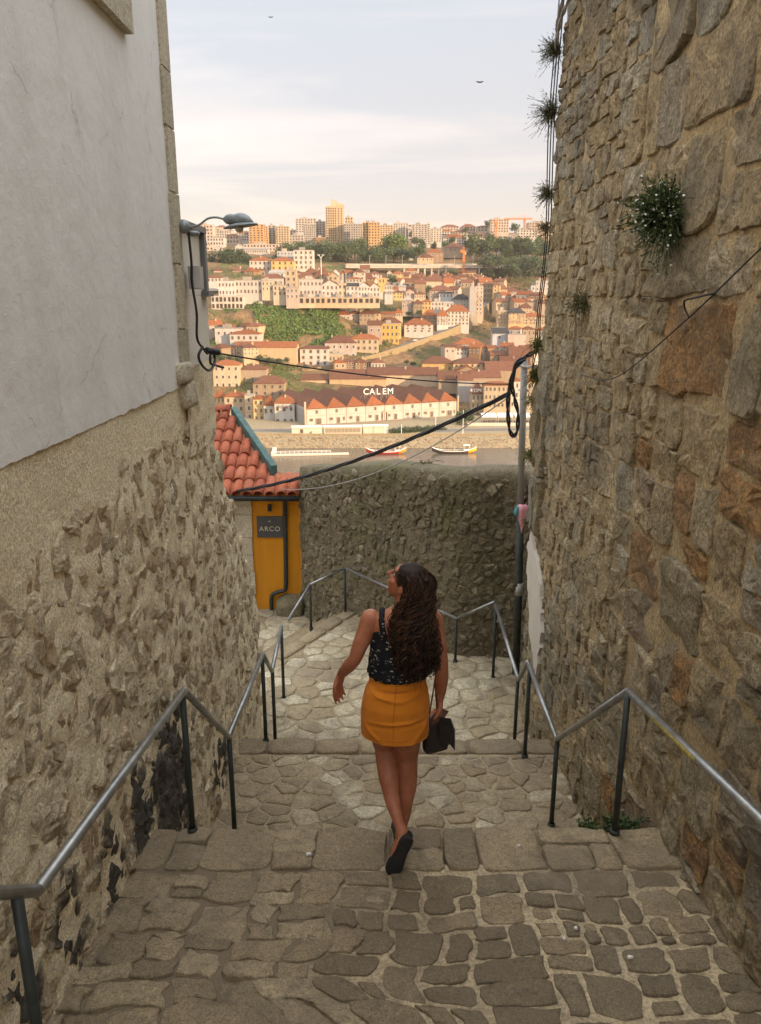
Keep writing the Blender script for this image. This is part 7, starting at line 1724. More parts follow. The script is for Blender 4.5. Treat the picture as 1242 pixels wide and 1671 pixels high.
    ('distant_house', 'distant grey pink building on the skyline, rightmost stretch, fourth from its left end', 'building', 'farthest buildings on the skyline', 45.5, 1228.4, 76.6, 13.3, 10.6, 26.4, 0, 'flat', 0.6, 'pinkgray', 'brownroof', 3, 5, 0.45, 0.6),
    ('distant_house', 'distant white building on the skyline, rightmost stretch, fifth from its left end', 'building', 'farthest buildings on the skyline', 61.4, 1196.9, 74.6, 12.5, 10.0, 16.9, 0, 'hip', 2.9, 'white', 'brownroof', 3, 5, 0.45, 0.6),
    ('distant_house', 'distant grey pink building on the skyline, rightmost stretch, sixth from its left end', 'building', 'farthest buildings on the skyline', 77.0, 1170.2, 72.9, 13.6, 10.9, 20.2, 0, 'flat', 0.6, 'pinkgray', 'brownroof', 3, 5, 0.45, 0.6),
    ('distant_house', 'distant pale grey building on the skyline, rightmost stretch, seventh from its left end', 'building', 'farthest buildings on the skyline', 96.5, 1192.9, 74.4, 8.8, 8, 19.8, 0, 'hip', 2.8, 'ltgray', 'brownroof', 3, 3, 0.45, 0.6),
    ('distant_house', 'distant grey pink building on the skyline, rightmost stretch, eighth from its left end', 'building', 'farthest buildings on the skyline', 107.6, 1153.8, 71.9, 10.6, 8.5, 17.7, 0, 'hip', 2.8, 'pinkgray', 'brownroof', 3, 3, 0.45, 0.6),
    ('distant_house', 'distant grey pink building on the skyline, rightmost stretch, ninth from its left end', 'building', 'farthest buildings on the skyline', 117.1, 1144.2, 71.3, 13.0, 10.4, 22.3, 0, 'flat', 0.6, 'pinkgray', 'brownroof', 3, 3, 0.45, 0.6),
    ('distant_house', 'distant white building on the skyline, rightmost stretch, tenth from its left end', 'building', 'farthest buildings on the skyline', 139.2, 1221.5, 76.1, 9.7, 8, 12.6, 0, 'hip', 2.9, 'white', 'brownroof', 3, 3, 0.45, 0.6),
    ('distant_house', 'distant white building on the skyline, rightmost stretch, eleventh from its left end', 'building', 'farthest buildings on the skyline', 152.4, 1178.9, 73.5, 10.5, 8.4, 14.1, 0, 'flat', 0.6, 'white', 'brownroof', 3, 5, 0.45, 0.6),
    ('distant_house', 'distant pale grey building on the skyline, rightmost stretch, twelfth from its left end', 'building', 'farthest buildings on the skyline', 165.5, 1199.4, 74.8, 16.7, 13.4, 20.0, 0, 'flat', 0.6, 'ltgray', 'brownroof', 3, 5, 0.45, 0.6),
    ('distant_house', 'distant tan building on the skyline, rightmost stretch, thirteenth from its left end', 'building', 'farthest buildings on the skyline', 179.7, 1189.4, 74.1, 9.2, 8, 19.6, 0, 'flat', 0.6, 'tan', 'brownroof', 3, 3, 0.45, 0.6),
    ('distant_house', 'distant tan building on the skyline, rightmost stretch, fourteenth from its left end', 'building', 'farthest buildings on the skyline', 195.9, 1184.3, 73.8, 9.1, 8, 15.7, 0, 'flat', 0.6, 'tan', 'brownroof', 3, 5, 0.45, 0.6),
    ('distant_house', 'distant tan building on the skyline, rightmost stretch, fifteenth from its left end', 'building', 'farthest buildings on the skyline', 207.0, 1149.3, 71.6, 8.8, 8, 24.3, 0, 'flat', 0.6, 'tan', 'brownroof', 3, 5, 0.45, 0.6),
    ('distant_house', 'distant pinkish building on the skyline, rightmost stretch, sixteenth from its left end', 'building', 'farthest buildings on the skyline', 234.0, 1235.6, 77.0, 14.9, 12.0, 13.9, 0, 'hip', 3.1, 'pink', 'brownroof', 3, 3, 0.45, 0.6),
    ('distant_house', 'distant white building on the skyline, rightmost stretch, seventeenth from its left end', 'building', 'farthest buildings on the skyline', 229.3, 1140.1, 71.1, 10.5, 8.4, 18.8, 0, 'hip', 2.8, 'white', 'brownroof', 3, 5, 0.45, 0.6),
]
PROFILES = [(-0.19, [(428, -63), (440, -57), (470, -42.6), (490, -31.6), (512, -28.3), (522, -10.0), (560, -4.1), (600, 10.6), (650, 22.8), (760, 34.3), (850, 45.7), (950, 57.9), (1100, 74.8), (1400, 103.2)]), (-0.08, [(428, -63), (440, -58), (480, -46.5), (505, -40.3), (515, -32.4), (545, -6.8), (600, 4.4), (700, 20.5), (760, 30.0), (850, 43.3), (950, 56.5), (1100, 74.8), (1400, 103.2)]), (0.03, [(428, -63), (445, -58), (500, -44.5), (530, -32.5), (560, -22.9), (620, -9.1), (700, 7.8), (745, 15.3), (770, 25.9), (850, 40.8), (950, 55.2), (1100, 73.3), (1400, 103.2)]), (0.18, [(428, -63), (445, -58), (500, -45.3), (560, -33.5), (640, -14.2), (700, 2.6), (780, 23.4), (860, 42.6), (950, 56.5), (1100, 76.4), (1400, 107.1)])]
ROAD = [(-62.366, 478, -47.763), (-38.918, 492, -42.674), (-16.204, 506, -38.819), (7.719, 522, -33.249), (33.371, 545, -26.429), (51.951, 565, -21.004), (71.101, 600, -13.316), (85.427, 640, -7.063), (94.477, 690, -0.472)]
TREES = [(-149.946, 722.8798710934693, 26.405, 14.9, 0), (-138.549, 714.901895025943, 26.113, 12.5, 0), (-131.993, 709.0424096418251, 26.923, 16.9, 0), (-128.589, 722.7995390506101, 26.402, 14.9, 0), (-124.499, 737.1699957785604, 25.862, 16.4, 0), (-115.936, 705.7313521753154, 25.778, 11.2, 0), (-135.394, 720.5857402105804, 34.62, 9.2, 0), (-123.138, 712.8809092522424, 35.272, 7.9, 0), (-97.069, 796.2651283837629, 30.299, 16.7, 1), (-95.105, 824.9065845420386, 37.793, 14.4, 1), (-88.736, 790.6429403627493, 35.124, 18.4, 1), (-86.589, 800.1579564226187, 36.254, 16.3, 1), (-77.403, 780.0862594334521, 37.534, 13.9, 1), (-77.766, 807.0172931735926, 38.469, 14.8, 1), (-74.775, 800.9752289643575, 36.379, 18.1, 1), (-71.601, 818.8040577395885, 34.179, 13.6, 1), (-67.145, 822.2441872799556, 40.689, 13.7, 1), (-64.513, 816.5858904892752, 33.594, 14.1, 1), (-59.554, 815.9507381591244, 39.728, 15.1, 1), (-55.598, 788.7157728065948, 31.404, 18.0, 1), (-51.488, 794.512815950535, 36.992, 18.9, 1), (-47.386, 775.6706841843744, 38.801, 12.6, 1), (-42.718, 797.7065290880864, 30.724, 15.2, 1), (-41.552, 802.468669544151, 36.485, 18.7, 1), (-35.242, 791.7304800209313, 33.333, 14.6, 1), (-33.267, 784.7624140000955, 36.1, 13.5, 1), (-28.531, 809.8268357855343, 40.236, 17.1, 1), (-25.207, 797.2339326022311, 39.407, 14.6, 1), (-20.674, 828.8830382756455, 41.781, 19.0, 1), (-18.309, 781.5156586434031, 33.159, 13.5, 1), (-12.105, 788.3687834681182, 32.886, 13.0, 1), (-8.658, 803.174258433696, 34.235, 14.7, 1), (-4.959, 779.9611251402621, 33.303, 14.0, 1), (-1.981, 812.6002421698854, 36.578, 15.5, 1), (15.122, 835, 40.116, 26.5, 2), (-12.137, 828.0061229255863, 37.426, 12.9, 1), (-3.857, 799.9893317126341, 37.026, 11.3, 1), (1.133, 808.5586124233309, 35.83, 11.6, 1), (6.701, 801.9178469718638, 35.06, 12.6, 1), (13.064, 811.7005919577493, 36.504, 13.9, 1), (17.384, 813.1045015429602, 39.026, 10.4, 1), (22.6, 810.8526032923015, 35.214, 14.8, 1), (28.223, 801.545230487831, 36.176, 10.5, 1), (34.166, 820.9239149475826, 38.885, 12.4, 1), (37.462, 791.3131409886616, 38.048, 14.8, 1), (92.135, 820.8741380502804, 43.017, 20.6, 1), (96.111, 823.0472402050514, 38.443, 18.2, 1), (104.168, 834.4594126993328, 41.114, 16.7, 1), (107.726, 832.5981341306906, 44.671, 18.3, 1), (109.439, 818.6591040503877, 40.627, 17.3, 1), (114.974, 836.8441388765626, 44.986, 21.1, 1), (118.71, 833.2962713499072, 43.587, 17.9, 1), (125.423, 843.1711346764142, 44.601, 17.5, 1), (126.191, 811.7937920918348, 37.229, 15.5, 1), (131.095, 829.1093741753751, 37.945, 16.9, 1), (135.532, 827.5505988887026, 43.835, 18.1, 1), (145.243, 844.5908472912307, 39.72, 19.6, 1), (144.614, 823.1769315952348, 44.247, 17.2, 1), (151.572, 844.4576365643845, 44.033, 15.9, 1), (151.182, 803.727676728665, 39.978, 15.9, 1), (158.809, 823.2637062053434, 39.323, 18.4, 1), (166.372, 842.5768675719793, 40.933, 20.8, 1), (165.755, 825.1201667641568, 39.75, 17.3, 1), (94.445, 747.0452734989016, 24.278, 11.6, 3), (95.194, 717.0110109874629, 25.477, 12.0, 3), (100.297, 738.4866792705764, 26.175, 14.6, 3), (105.932, 726.2745212988677, 26.048, 12.1, 3), (115.863, 772.6558919368672, 24.199, 11.8, 3), (118.98, 756.2525967629045, 25.329, 11.8, 3), (121.477, 728.9609090613492, 25.503, 10.8, 3), (132.051, 768.9841349385335, 24.475, 15.0, 3), (135.987, 758.9576936620861, 24.098, 14.4, 3), (141.359, 767.0167659682303, 25.435, 14.4, 3), (138.034, 724.66762603773, 23.028, 14.8, 3), (152.736, 763.9258818971512, 24.773, 13.0, 3), (94.798, 757.3256147319096, 18.082, 13.4, 3), (99.262, 742.9963455905415, 15.314, 13.9, 3), (107.485, 768.1302968024456, 15.136, 14.5, 3), (110.036, 758.3759338863854, 17.289, 15.6, 3), (113.535, 749.2922726800716, 14.821, 12.0, 3), (118.789, 739.7460792231647, 17.029, 15.1, 3), (118.306, 715.9903458787292, 15.525, 14.7, 3), (131.258, 761.5892238335174, 18.507, 13.4, 3), (131.498, 733.832409126004, 17.943, 13.5, 3), (135.623, 736.0238806262103, 16.961, 11.3, 3), (147.898, 761.7606646374574, 18.81, 13.9, 3), (154.975, 767.2592632097052, 15.155, 14.7, 3), (37.543, 895.184197565767, 56.534, 9.2, 1), (44.665, 884.6423707751978, 54.491, 8.8, 1), (58.441, 895.2400759727582, 50.892, 9.3, 1), (69.316, 875.0615150606108, 52.117, 7.2, 1), (77.197, 876.9576576614195, 54.917, 9.6, 1), (90.322, 864.1574211304244, 49.736, 8.3, 1), (96.1, 861.4169897693603, 49.828, 8.9, 1), (113.47, 883.7971044266461, 51.941, 10.9, 1), (125.151, 895.5811788148934, 55.128, 9.1, 1), (131.269, 880.4173775225095, 52.917, 7.4, 1), (145.625, 889.1431997434756, 54.077, 7.9, 1), (153.716, 872.9105555650383, 54.885, 7.2, 1), (163.026, 897.5885285706697, 52.202, 8.9, 1), (169.114, 872.2125721101224, 55.553, 7.5, 1), (-224.85, 1092.8667034510527, 76.88, 10.6, 1), (-182.222, 1115.9169012262764, 80.365, 8.6, 1), (-158.17, 1131.6821411246895, 80.612, 8.8, 1), (-109.749, 1113.7216379530964, 75.775, 10.1, 1), (-70.7, 1111.929126892018, 79.022, 7.3, 1), (-20.163, 1116.260968842476, 76.881, 7.6, 1), (5.551, 1127.6575980813277, 77.212, 9.0, 1), (42.087, 1105.8770810649564, 78.972, 9.4, 1), (82.929, 1111.4382159462104, 76.859, 9.9, 1), (125.893, 1131.0103872725326, 77.035, 7.2, 1), (171.193, 1144.6711018444098, 83.085, 8.1, 1), (208.332, 1101.6448103569512, 80.438, 9.0, 1), (9.256, 640, 10.831, 8.1, 1), (38.008, 630, 3.278, 7.0, 1), (47.243, 625, 3.711, 6.0, 1), (20.598, 570, -10.95, 4.1, 1), (27.841, 575, -10.19, 3.7, 1), (12.815, 575, -10.19, 3.7, 1), (-4.11, 1100, 90.367, 7.0, 1), (5.757, 1100, 88.818, 7.0, 1), (130.041, 1000, 82.152, 9.5, 1), (160.591, 980, 76.366, 10.9, 1), (101.969, 980, 74.982, 7.8, 1), (-82.38, 627.3276727805685, -15.795, 5.2, 3), (47.414, 707.4155602231406, 9.578, 4.9, 3), (-108.674, 637.1123271957124, -11.518, 5.2, 3), (-136.963, 664.784276182446, -2.453, 4.4, 3), (-65.36, 508.873559241225, -40.264, 3.1, 3), (-50.142, 622.9345642850825, -13.268, 4.7, 3), (73.497, 699.1297083275728, 3.641, 3.7, 3), (95.147, 573.7462981445367, -28.059, 4.8, 3), (16.488, 495.9020782026139, -39.268, 3.0, 3), (-21.495, 529.970558968287, -33.85, 3.3, 3), (-56.101, 495.66950431558644, -41.428, 3.9, 3), (-10.029, 656.5186300097781, -4.838, 5.1, 3), (51.899, 488.0397988118983, -39.765, 3.6, 3), (-104.752, 608.2589907973578, -20.26, 2.9, 3), (-83.83, 550.9467810763367, -33.122, 3.3, 3), (-63.086, 563.2350489693429, -26.375, 4.2, 3), (-106.1, 493.38815958828087, -40.357, 3.0, 3), (-67.361, 676.2597462707561, -3.831, 4.8, 3), (-12.605, 557.7457950043315, -30.271, 3.1, 3), (98.198, 577.0396510707017, -23.996, 3.3, 3), (-29.222, 559.7144339309216, -28.085, 4.5, 3), (-82.862, 531.4201507560733, -32.972, 3.8, 3), (24.058, 521.0462329675389, -36.632, 2.9, 3), (-18.09, 642.6767248231821, -9.588, 4.6, 3), (18.802, 531.1562317067792, -35.245, 4.0, 3), (33.375, 593.3186750128222, -24.886, 5.2, 3), (-145.323, 711.4756901184171, 10.532, 3.8, 3), (74.828, 636.7470214032044, -14.271, 5.2, 3), (26.35, 633.945656348866, -11.486, 4.4, 3), (28.745, 544.6414801620136, -32.751, 4.4, 3), (115.211, 678.7940730673017, -1.432, 3.8, 3), (58.111, 661.09732076191, -7.909, 3.9, 3), (35.645, 638.480522313443, -9.897, 3.7, 3), (20.72, 499.79216564830176, -40.723, 3.1, 3), (88.174, 703.1542084011239, 6.61, 6.1, 3), (-22.037, 515.9198316890436, -39.197, 4.4, 3), (-91.228, 480.7563375815627, -41.477, 3.4, 3), (-68.639, 530.3025710261047, -33.573, 3.6, 3), (-86.727, 623.4820035279945, -17.346, 4.6, 3), (-91.636, 635.4515408855274, -14.527, 5.2, 3), (103.946, 590.510830406835, -24.671, 4.4, 3), (-46.032, 483.0095537831938, -41.272, 3.2, 3), (98.267, 685.2051222551808, -1.125, 4.6, 3), (-3.762, 563.8198297398726, -27.391, 3.2, 3), (56.354, 661.2135951350074, -4.072, 3.5, 3), (-15.527, 611.4368999447631, -19.339, 2.9, 3), (-97.068, 462, -35.443, 5.1, 3), (-93.904, 464, -36.31, 5.9, 3), (-89.612, 466, -37.184, 5.2, 3), (-84.835, 470, -36.78, 3.7, 3), (-73.237, 478, -38.142, 5.3, 3), (-67.887, 480, -37.562, 4.6, 3), (-62.52, 482, -37.719, 3.8, 3), (-57.958, 485, -37.208, 3.5, 3), (7.0, 371.0, -63.1, 4.4, 3), (9.9, 372.3, -63.1, 4.4, 3), (12.8, 373.6, -63.1, 4.4, 3), (15.7, 374.9, -63.1, 4.4, 3), (18.6, 376.2, -63.1, 4.4, 3), (21.5, 377.5, -63.1, 4.4, 3), (24.4, 378.8, -63.1, 4.4, 3), (27.3, 380.1, -63.1, 4.4, 3), (30.2, 381.4, -63.1, 4.4, 3), (43, 398, -63.1, 9, 3), (46, 400, -63.1, 6.5, 3), (40.5, 396, -63.1, 5, 3)]
# ---------------------------------------------------------------- terrain
def prof_z(P_, D):
    if D <= P_[0][0]: return P_[0][1]
    for (a, za), (b_, zb) in zip(P_, P_[1:]):
        if D <= b_: return za+(zb-za)*(D-a)/(b_-a)
    return P_[-1][1]
BANK = [(330, -72.0), (349, -68.0), (354, -66.6), (361, -63.8), (364, -63.2), (428, -63.0)]
def terr(x_, D):
    if D <= 428: return prof_z(BANK, D)+(0.35*noise.noise(Vector((x_*0.15, D*0.3, 0))) if D < 362 else 0)
    t_ = x_/D
    if t_ <= PROFILES[0][0]: z_ = prof_z(PROFILES[0][1], D)
    elif t_ >= PROFILES[-1][0]: z_ = prof_z(PROFILES[-1][1], D)
    else:
        for (ta, pa), (tb, pb) in zip(PROFILES, PROFILES[1:]):
            if t_ <= tb:
                f = (t_-ta)/(tb-ta); f = f*f*(3-2*f)
                z_ = prof_z(pa, D)*(1-f)+prof_z(pb, D)*f; break
    k = min(1, (D-428)/40)
    return z_+k*(1.6*noise.noise(Vector((x_*0.03, D*0.03, 3)))+0.7*noise.noise(Vector((x_*0.11, D*0.11, 7))) + (max(0, 1-abs(D-528)/32)*(2.6*noise.noise(Vector((x_*0.07, D*0.05, 2)))+1.6*noise.noise(Vector((x_*0.22, D*0.2, 5))))))
M_TER, nt, b = newmat('hillside_earth'); P = posn(nt)
n1 = noise_node(nt, 0.035, 6, 0.6, P); n2 = noise_node(nt, 0.25, 6, 0.65, P); n3 = noise_node(nt, 1.3, 4, 0.6, P)
c = mixc(nt, mrange(nt, n2.outputs['Fac'], 0.35, 0.7), (0.34, 0.215, 0.115), (0.19, 0.12, 0.065))
c = mixc(nt, mrange(nt, n1.outputs['Fac'], 0.47, 0.58, 0, 0.85), c, (0.085, 0.10, 0.035))
c = mixc(nt, mrange(nt, n3.outputs['Fac'], 0.5, 0.8, 0, 0.5), c, (0.14, 0.10, 0.06))
nt.links.new(c, b.inputs['Base Color']); b.inputs['Roughness'].default_value = 0.95; b.inputs['Specular IOR Level'].default_value = 0.1
bumpn(nt, b, [(n2.outputs['Fac'], 3.0), (n3.outputs['Fac'], 0.8)])
M_QUAY = stone_mat('quay_stone', [(0.33, 0.25, 0.165), (0.33, 0.25, 0.165)], 0.25, (0.20, 0.19, 0.12), 0.4, 0.25, 0.05, fine=2.0)
ds = [330, 340, 346, 349, 352, 355, 358, 361, 364, 372, 385, 400, 415, 428]+[428+4*i for i in range(1, 60)]+[668+8*i for i in range(0, 40)]+[990+25*i for i in range(0, 17)]+[1500, 1800, 2400]
ts = [-1.4, -1.0, -0.7, -0.5, -0.4]+[-0.33+0.0055*i for i in range(0, 128)]+[0.45, 0.6, 0.8, 1.1, 1.5]
def strip(name, dl, mat):
    mb = MB(); vv = []; ff = []
    for D in dl:
        for t_ in ts: vv.append((t_*D, D, terr(t_*D, D) if D < 1500 else terr(t_*1400, 1400)+(D-1400)*0.002))
    n_ = len(ts)
    for i in range(len(dl)-1):
        for j in range(n_-1): ff.append((i*n_+j, i*n_+j+1, (i+1)*n_+j+1, (i+1)*n_+j))
    mb.add(vv, ff); o = mb.build(name, [mat], None, True); return tag(o, kind='structure')
strip('quay', [d for d in ds if d <= 428], M_QUAY)
strip('hill', [d for d in ds if d >= 428], M_TER)
# near bank below the stairs, down to the river
mb = MB(); vv = []; ff = []
ys = [-40, 0, 7, 13, 20, 40, 80, 130, 180, 200]; zs_ = [-5.6, -5.6, -5.6, -6.5, -12, -24, -42, -58, -66, -69]
xs = [-300, -150, -60, -20, 0, 20, 60, 150, 300]
for y_, z_ in zip(ys, zs_):
    for x_ in xs: vv.append((x_, y_, z_))
for i in range(len(ys)-1):
    for j in range(len(xs)-1): ff.append((i*9+j, i*9+j+1, (i+1)*9+j+1, (i+1)*9+j))
mb.add(vv, ff); tag(mb.build('near_bank', [M_TER], None, True), kind='structure')
# river
M_RIV, nt, b = newmat('river_water'); P = posn(nt)
mpn = nt.nodes.new('ShaderNodeMapping'); mpn.inputs['Scale'].default_value = (0.35, 1.2, 1); nt.links.new(P, mpn.inputs['Vector'])
n1 = noise_node(nt, 0.55, 4, 0.6, mpn.outputs[0]); n2 = noise_node(nt, 0.05, 3, 0.5, P)
nt.links.new(mixc(nt, n2.outputs['Fac'], (0.10, 0.085, 0.06), (0.14, 0.115, 0.08)), b.inputs['Base Color'])
b.inputs['Roughness'].default_value = 0.16; b.inputs['Specular IOR Level'].default_value = 0.6
bumpn(nt, b, [(n1.outputs['Fac'], 0.10)])
mb = MB(); mb.add([(-1500, 140, -67), (1500, 140, -67), (1500, 372, -67), (-1500, 372, -67)], [(0, 1, 2, 3)])
tag(mb.build('river', [M_RIV]), kind='structure')

# ---------------------------------------------------------------- building materials
WALLC = dict(white=(0.50, 0.47, 0.425), cream=(0.47, 0.385, 0.27), tan=(0.50, 0.37, 0.23), gold=(0.56, 0.36, 0.16), gray=(0.36, 0.335, 0.31), ltgray=(0.46, 0.43, 0.40), pink=(0.48, 0.39, 0.33), pinkgray=(0.42, 0.34, 0.28), orange=(0.50, 0.25, 0.08), ochre=(0.52, 0.34, 0.14), brown=(0.27, 0.17, 0.10), stone=(0.34, 0.26, 0.18), yellow=(0.56, 0.38, 0.14), bluegray=(0.42, 0.43, 0.44))
ROOFC = dict(terra=(0.31, 0.11, 0.045), brownroof=(0.20, 0.09, 0.055), dark=(0.06, 0.06, 0.065), flatgray=(0.34, 0.30, 0.26), red=(0.42, 0.07, 0.05), brown=(0.20, 0.10, 0.06))
def wall_mat(name, col):
    m, nt, b = newmat('facade_'+name); P = posn(nt)
    mpn = nt.nodes.new('ShaderNodeMapping'); mpn.inputs['Scale'].default_value = (1, 1, 0.25); nt.links.new(P, mpn.inputs['Vector'])
    n1 = noise_node(nt, 0.45, 6, 0.65, mpn.outputs[0]); n2 = noise_node(nt, 0.12, 3, 0.5, P)
    oi = nt.nodes.new('ShaderNodeObjectInfo')
    hs = nt.nodes.new('ShaderNodeHueSaturation'); hs.inputs['Color'].default_value = (*col, 1)
    nt.links.new(mrange(nt, oi.outputs['Random'], 0, 1, 0.86, 1.1), hs.inputs['Value']); nt.links.new(mrange(nt, oi.outputs['Random'], 0, 1, 1.12, 0.85), hs.inputs['Saturation'])
    c = mixc(nt, mrange(nt, n1.outputs['Fac'], 0.45, 0.75, 0, 0.55), hs.outputs[0], tuple(x*0.55 for x in col))
    nt.links.new(c, b.inputs['Base Color']); b.inputs['Roughness'].default_value = 0.9; b.inputs['Specular IOR Level'].default_value = 0.15
    return m
def roof_mat(name, col, tiles=True):
    m, nt, b = newmat('roofing_'+name); P = posn(nt)
    n1 = noise_node(nt, 0.5, 6, 0.7, P); n2 = noise_node(nt, 2.5, 4, 0.6, P); oi = nt.nodes.new('ShaderNodeObjectInfo')
    hs = nt.nodes.new('ShaderNodeHueSaturation'); hs.inputs['Color'].default_value = (*col, 1)
    nt.links.new(mrange(nt, oi.outputs['Random'], 0, 1, 0.75, 1.2), hs.inputs['Value'])
    c = mixc(nt, mrange(nt, n1.outputs['Fac'], 0.4, 0.75, 0, 0.6), hs.outputs[0], tuple(x*0.45 for x in col))
    c = mixc(nt, mrange(nt, n2.outputs['Fac'], 0.5, 0.75, 0, 0.35), c, tuple(min(1, x*1.5+0.02) for x in col))
    nt.links.new(c, b.inputs['Base Color']); b.inputs['Roughness'].default_value = 0.9; b.inputs['Specular IOR Level'].default_value = 0.15
    if tiles:
        wv = nt.nodes.new('ShaderNodeTexWave'); wv.inputs['Scale'].default_value = 1.1; wv.inputs['Distortion'].default_value = 0.6; nt.links.new(P, wv.inputs['Vector'])
        bumpn(nt, b, [(wv.outputs['Fac'], 0.12), (n2.outputs['Fac'], 0.15)])
    return m
WM = {k: wall_mat(k, v) for k, v in WALLC.items()}
RM = {k: roof_mat(k, v, k not in ('flatgray',)) for k, v in ROOFC.items()}
M_WIN = plain('window_glass', (0.10, 0.082, 0.065), 0.3, 0, 0.4, 0.5, 0, 0.5)
M_WFR = plain('window_frame', (0.42, 0.33, 0.24), 0.8); M_WFW = plain('white_window_frame', (0.7, 0.66, 0.6), 0.8)
def window_mesh(frame):
    mb = MB(); mb.box((-0.5, -0.10, -0.5), (0.5, 0.02, 0.5), 0)
    # frame bars proud of the pane
    for a, b_ in (((-0.5, -0.16, -0.5), (-0.40, -0.101, 0.5)), ((0.40, -0.16, -0.5), (0.5, -0.101, 0.5)), ((-0.40, -0.16, 0.42), (0.40, -0.101, 0.5)), ((-0.40, -0.19, -0.5), (0.40, -0.101, -0.43))): mb.box(a, b_, 1)
    return mb.mesh('window', [M_WIN, frame])
WMESH = [window_mesh(M_WFR), window_mesh(M_WFW)]
M_WIN = plain('dark_opening', (0.05, 0.04, 0.032), 0.4, 0, 0.4, 0.5, 0, 0.3)
WDARK = window_mesh(M_WFR)
rt = random.Random(99)
def roof_geo(kind, W, dp, h, rise, ov=0.4):
    x0, x1, y0, y1 = -W/2-ov, W/2+ov, -ov, dp+ov
    mb = MB()
    if kind == 'flat':
        mb.box((-W/2-0.15, -0.15, h+0.002), (W/2+0.15, dp+0.15, h+0.35)); mb.box((-W*0.25, dp*0.3, h+0.352), (W*0.05, dp*0.6, h+0.35+2.2)); return mb
    if kind == 'hip':
        ins = min(W, dp)/2*0.9
        if W >= dp: rA, rB = (x0+ins, (y0+y1)/2), (x1-ins, (y0+y1)/2)
        else: rA, rB = (0, y0+ins), (0, y1-ins)
        v = [(x0, y0, h), (x1, y0, h), (x1, y1, h), (x0, y1, h), (rA[0], rA[1], h+rise), (rB[0], rB[1], h+rise)]
        f = [(0, 1, 5, 4), (1, 2, 5), (2, 3, 4, 5), (3, 0, 4)] if W >= dp else [(0, 1, 4), (1, 2, 5, 4), (2, 3, 5), (3, 0, 4, 5)]
        v += [(x0, y0, h-0.25), (x1, y0, h-0.25), (x1, y1, h-0.25), (x0, y1, h-0.25)]; f += [(6, 7, 1, 0), (7, 8, 2, 1), (8, 9, 3, 2), (9, 6, 0, 3), (9, 8, 7, 6)]
        mb.add(v, f)
    elif kind == 'gable':
        yc = (y0+y1)/2; v = [(x0, y0, h), (x1, y0, h), (x1, yc, h+rise), (x0, yc, h+rise), (x1, y1, h), (x0, y1, h)]
        v += [(a, b_, c_-0.3) for a, b_, c_ in v]; mb.add(v, [(0, 1, 2, 3), (3, 2, 4, 5), (7, 6, 9, 8), (8, 9, 11, 10), (0, 6, 7, 1), (4, 10, 11, 5), (1, 7, 8, 2), (2, 8, 10, 4), (0, 3, 9, 6), (3, 5, 11, 9)])
    elif kind == 'gfront':
        v = [(x0, y0, h), (0, y0, h+rise), (x1, y0, h), (x0, y1, h), (0, y1, h+rise), (x1, y1, h)]
        v += [(a, b_, c_-0.3) for a, b_, c_ in v]; mb.add(v, [(0, 1, 4, 3), (1, 2, 5, 4), (6, 9, 10, 7), (7, 10, 11, 8), (0, 6, 7, 1), (1, 7, 8, 2), (0, 3, 9, 6), (2, 8, 11, 5)])
    elif kind == 'shed':
        v = [(x0, y0, h), (x1, y0, h), (x1, y1, h+rise), (x0, y1, h+rise)]; v += [(a, b_, c_-0.3) for a, b_, c_ in v]
        mb.add(v, [(0, 1, 2, 3), (7, 6, 5, 4), (4, 5, 1, 0), (5, 6, 2, 1), (6, 7, 3, 2), (7, 4, 0, 3)])
    return mb
CHIM = MB(); CHIM.box((-0.4, -0.4, 0), (0.4, 0.4, 1.9)); CHIM.box((-0.5, -0.5, 1.902), (0.5, 0.5, 2.1)); CHIM = CHIM.mesh('chimney', [WM['cream']])
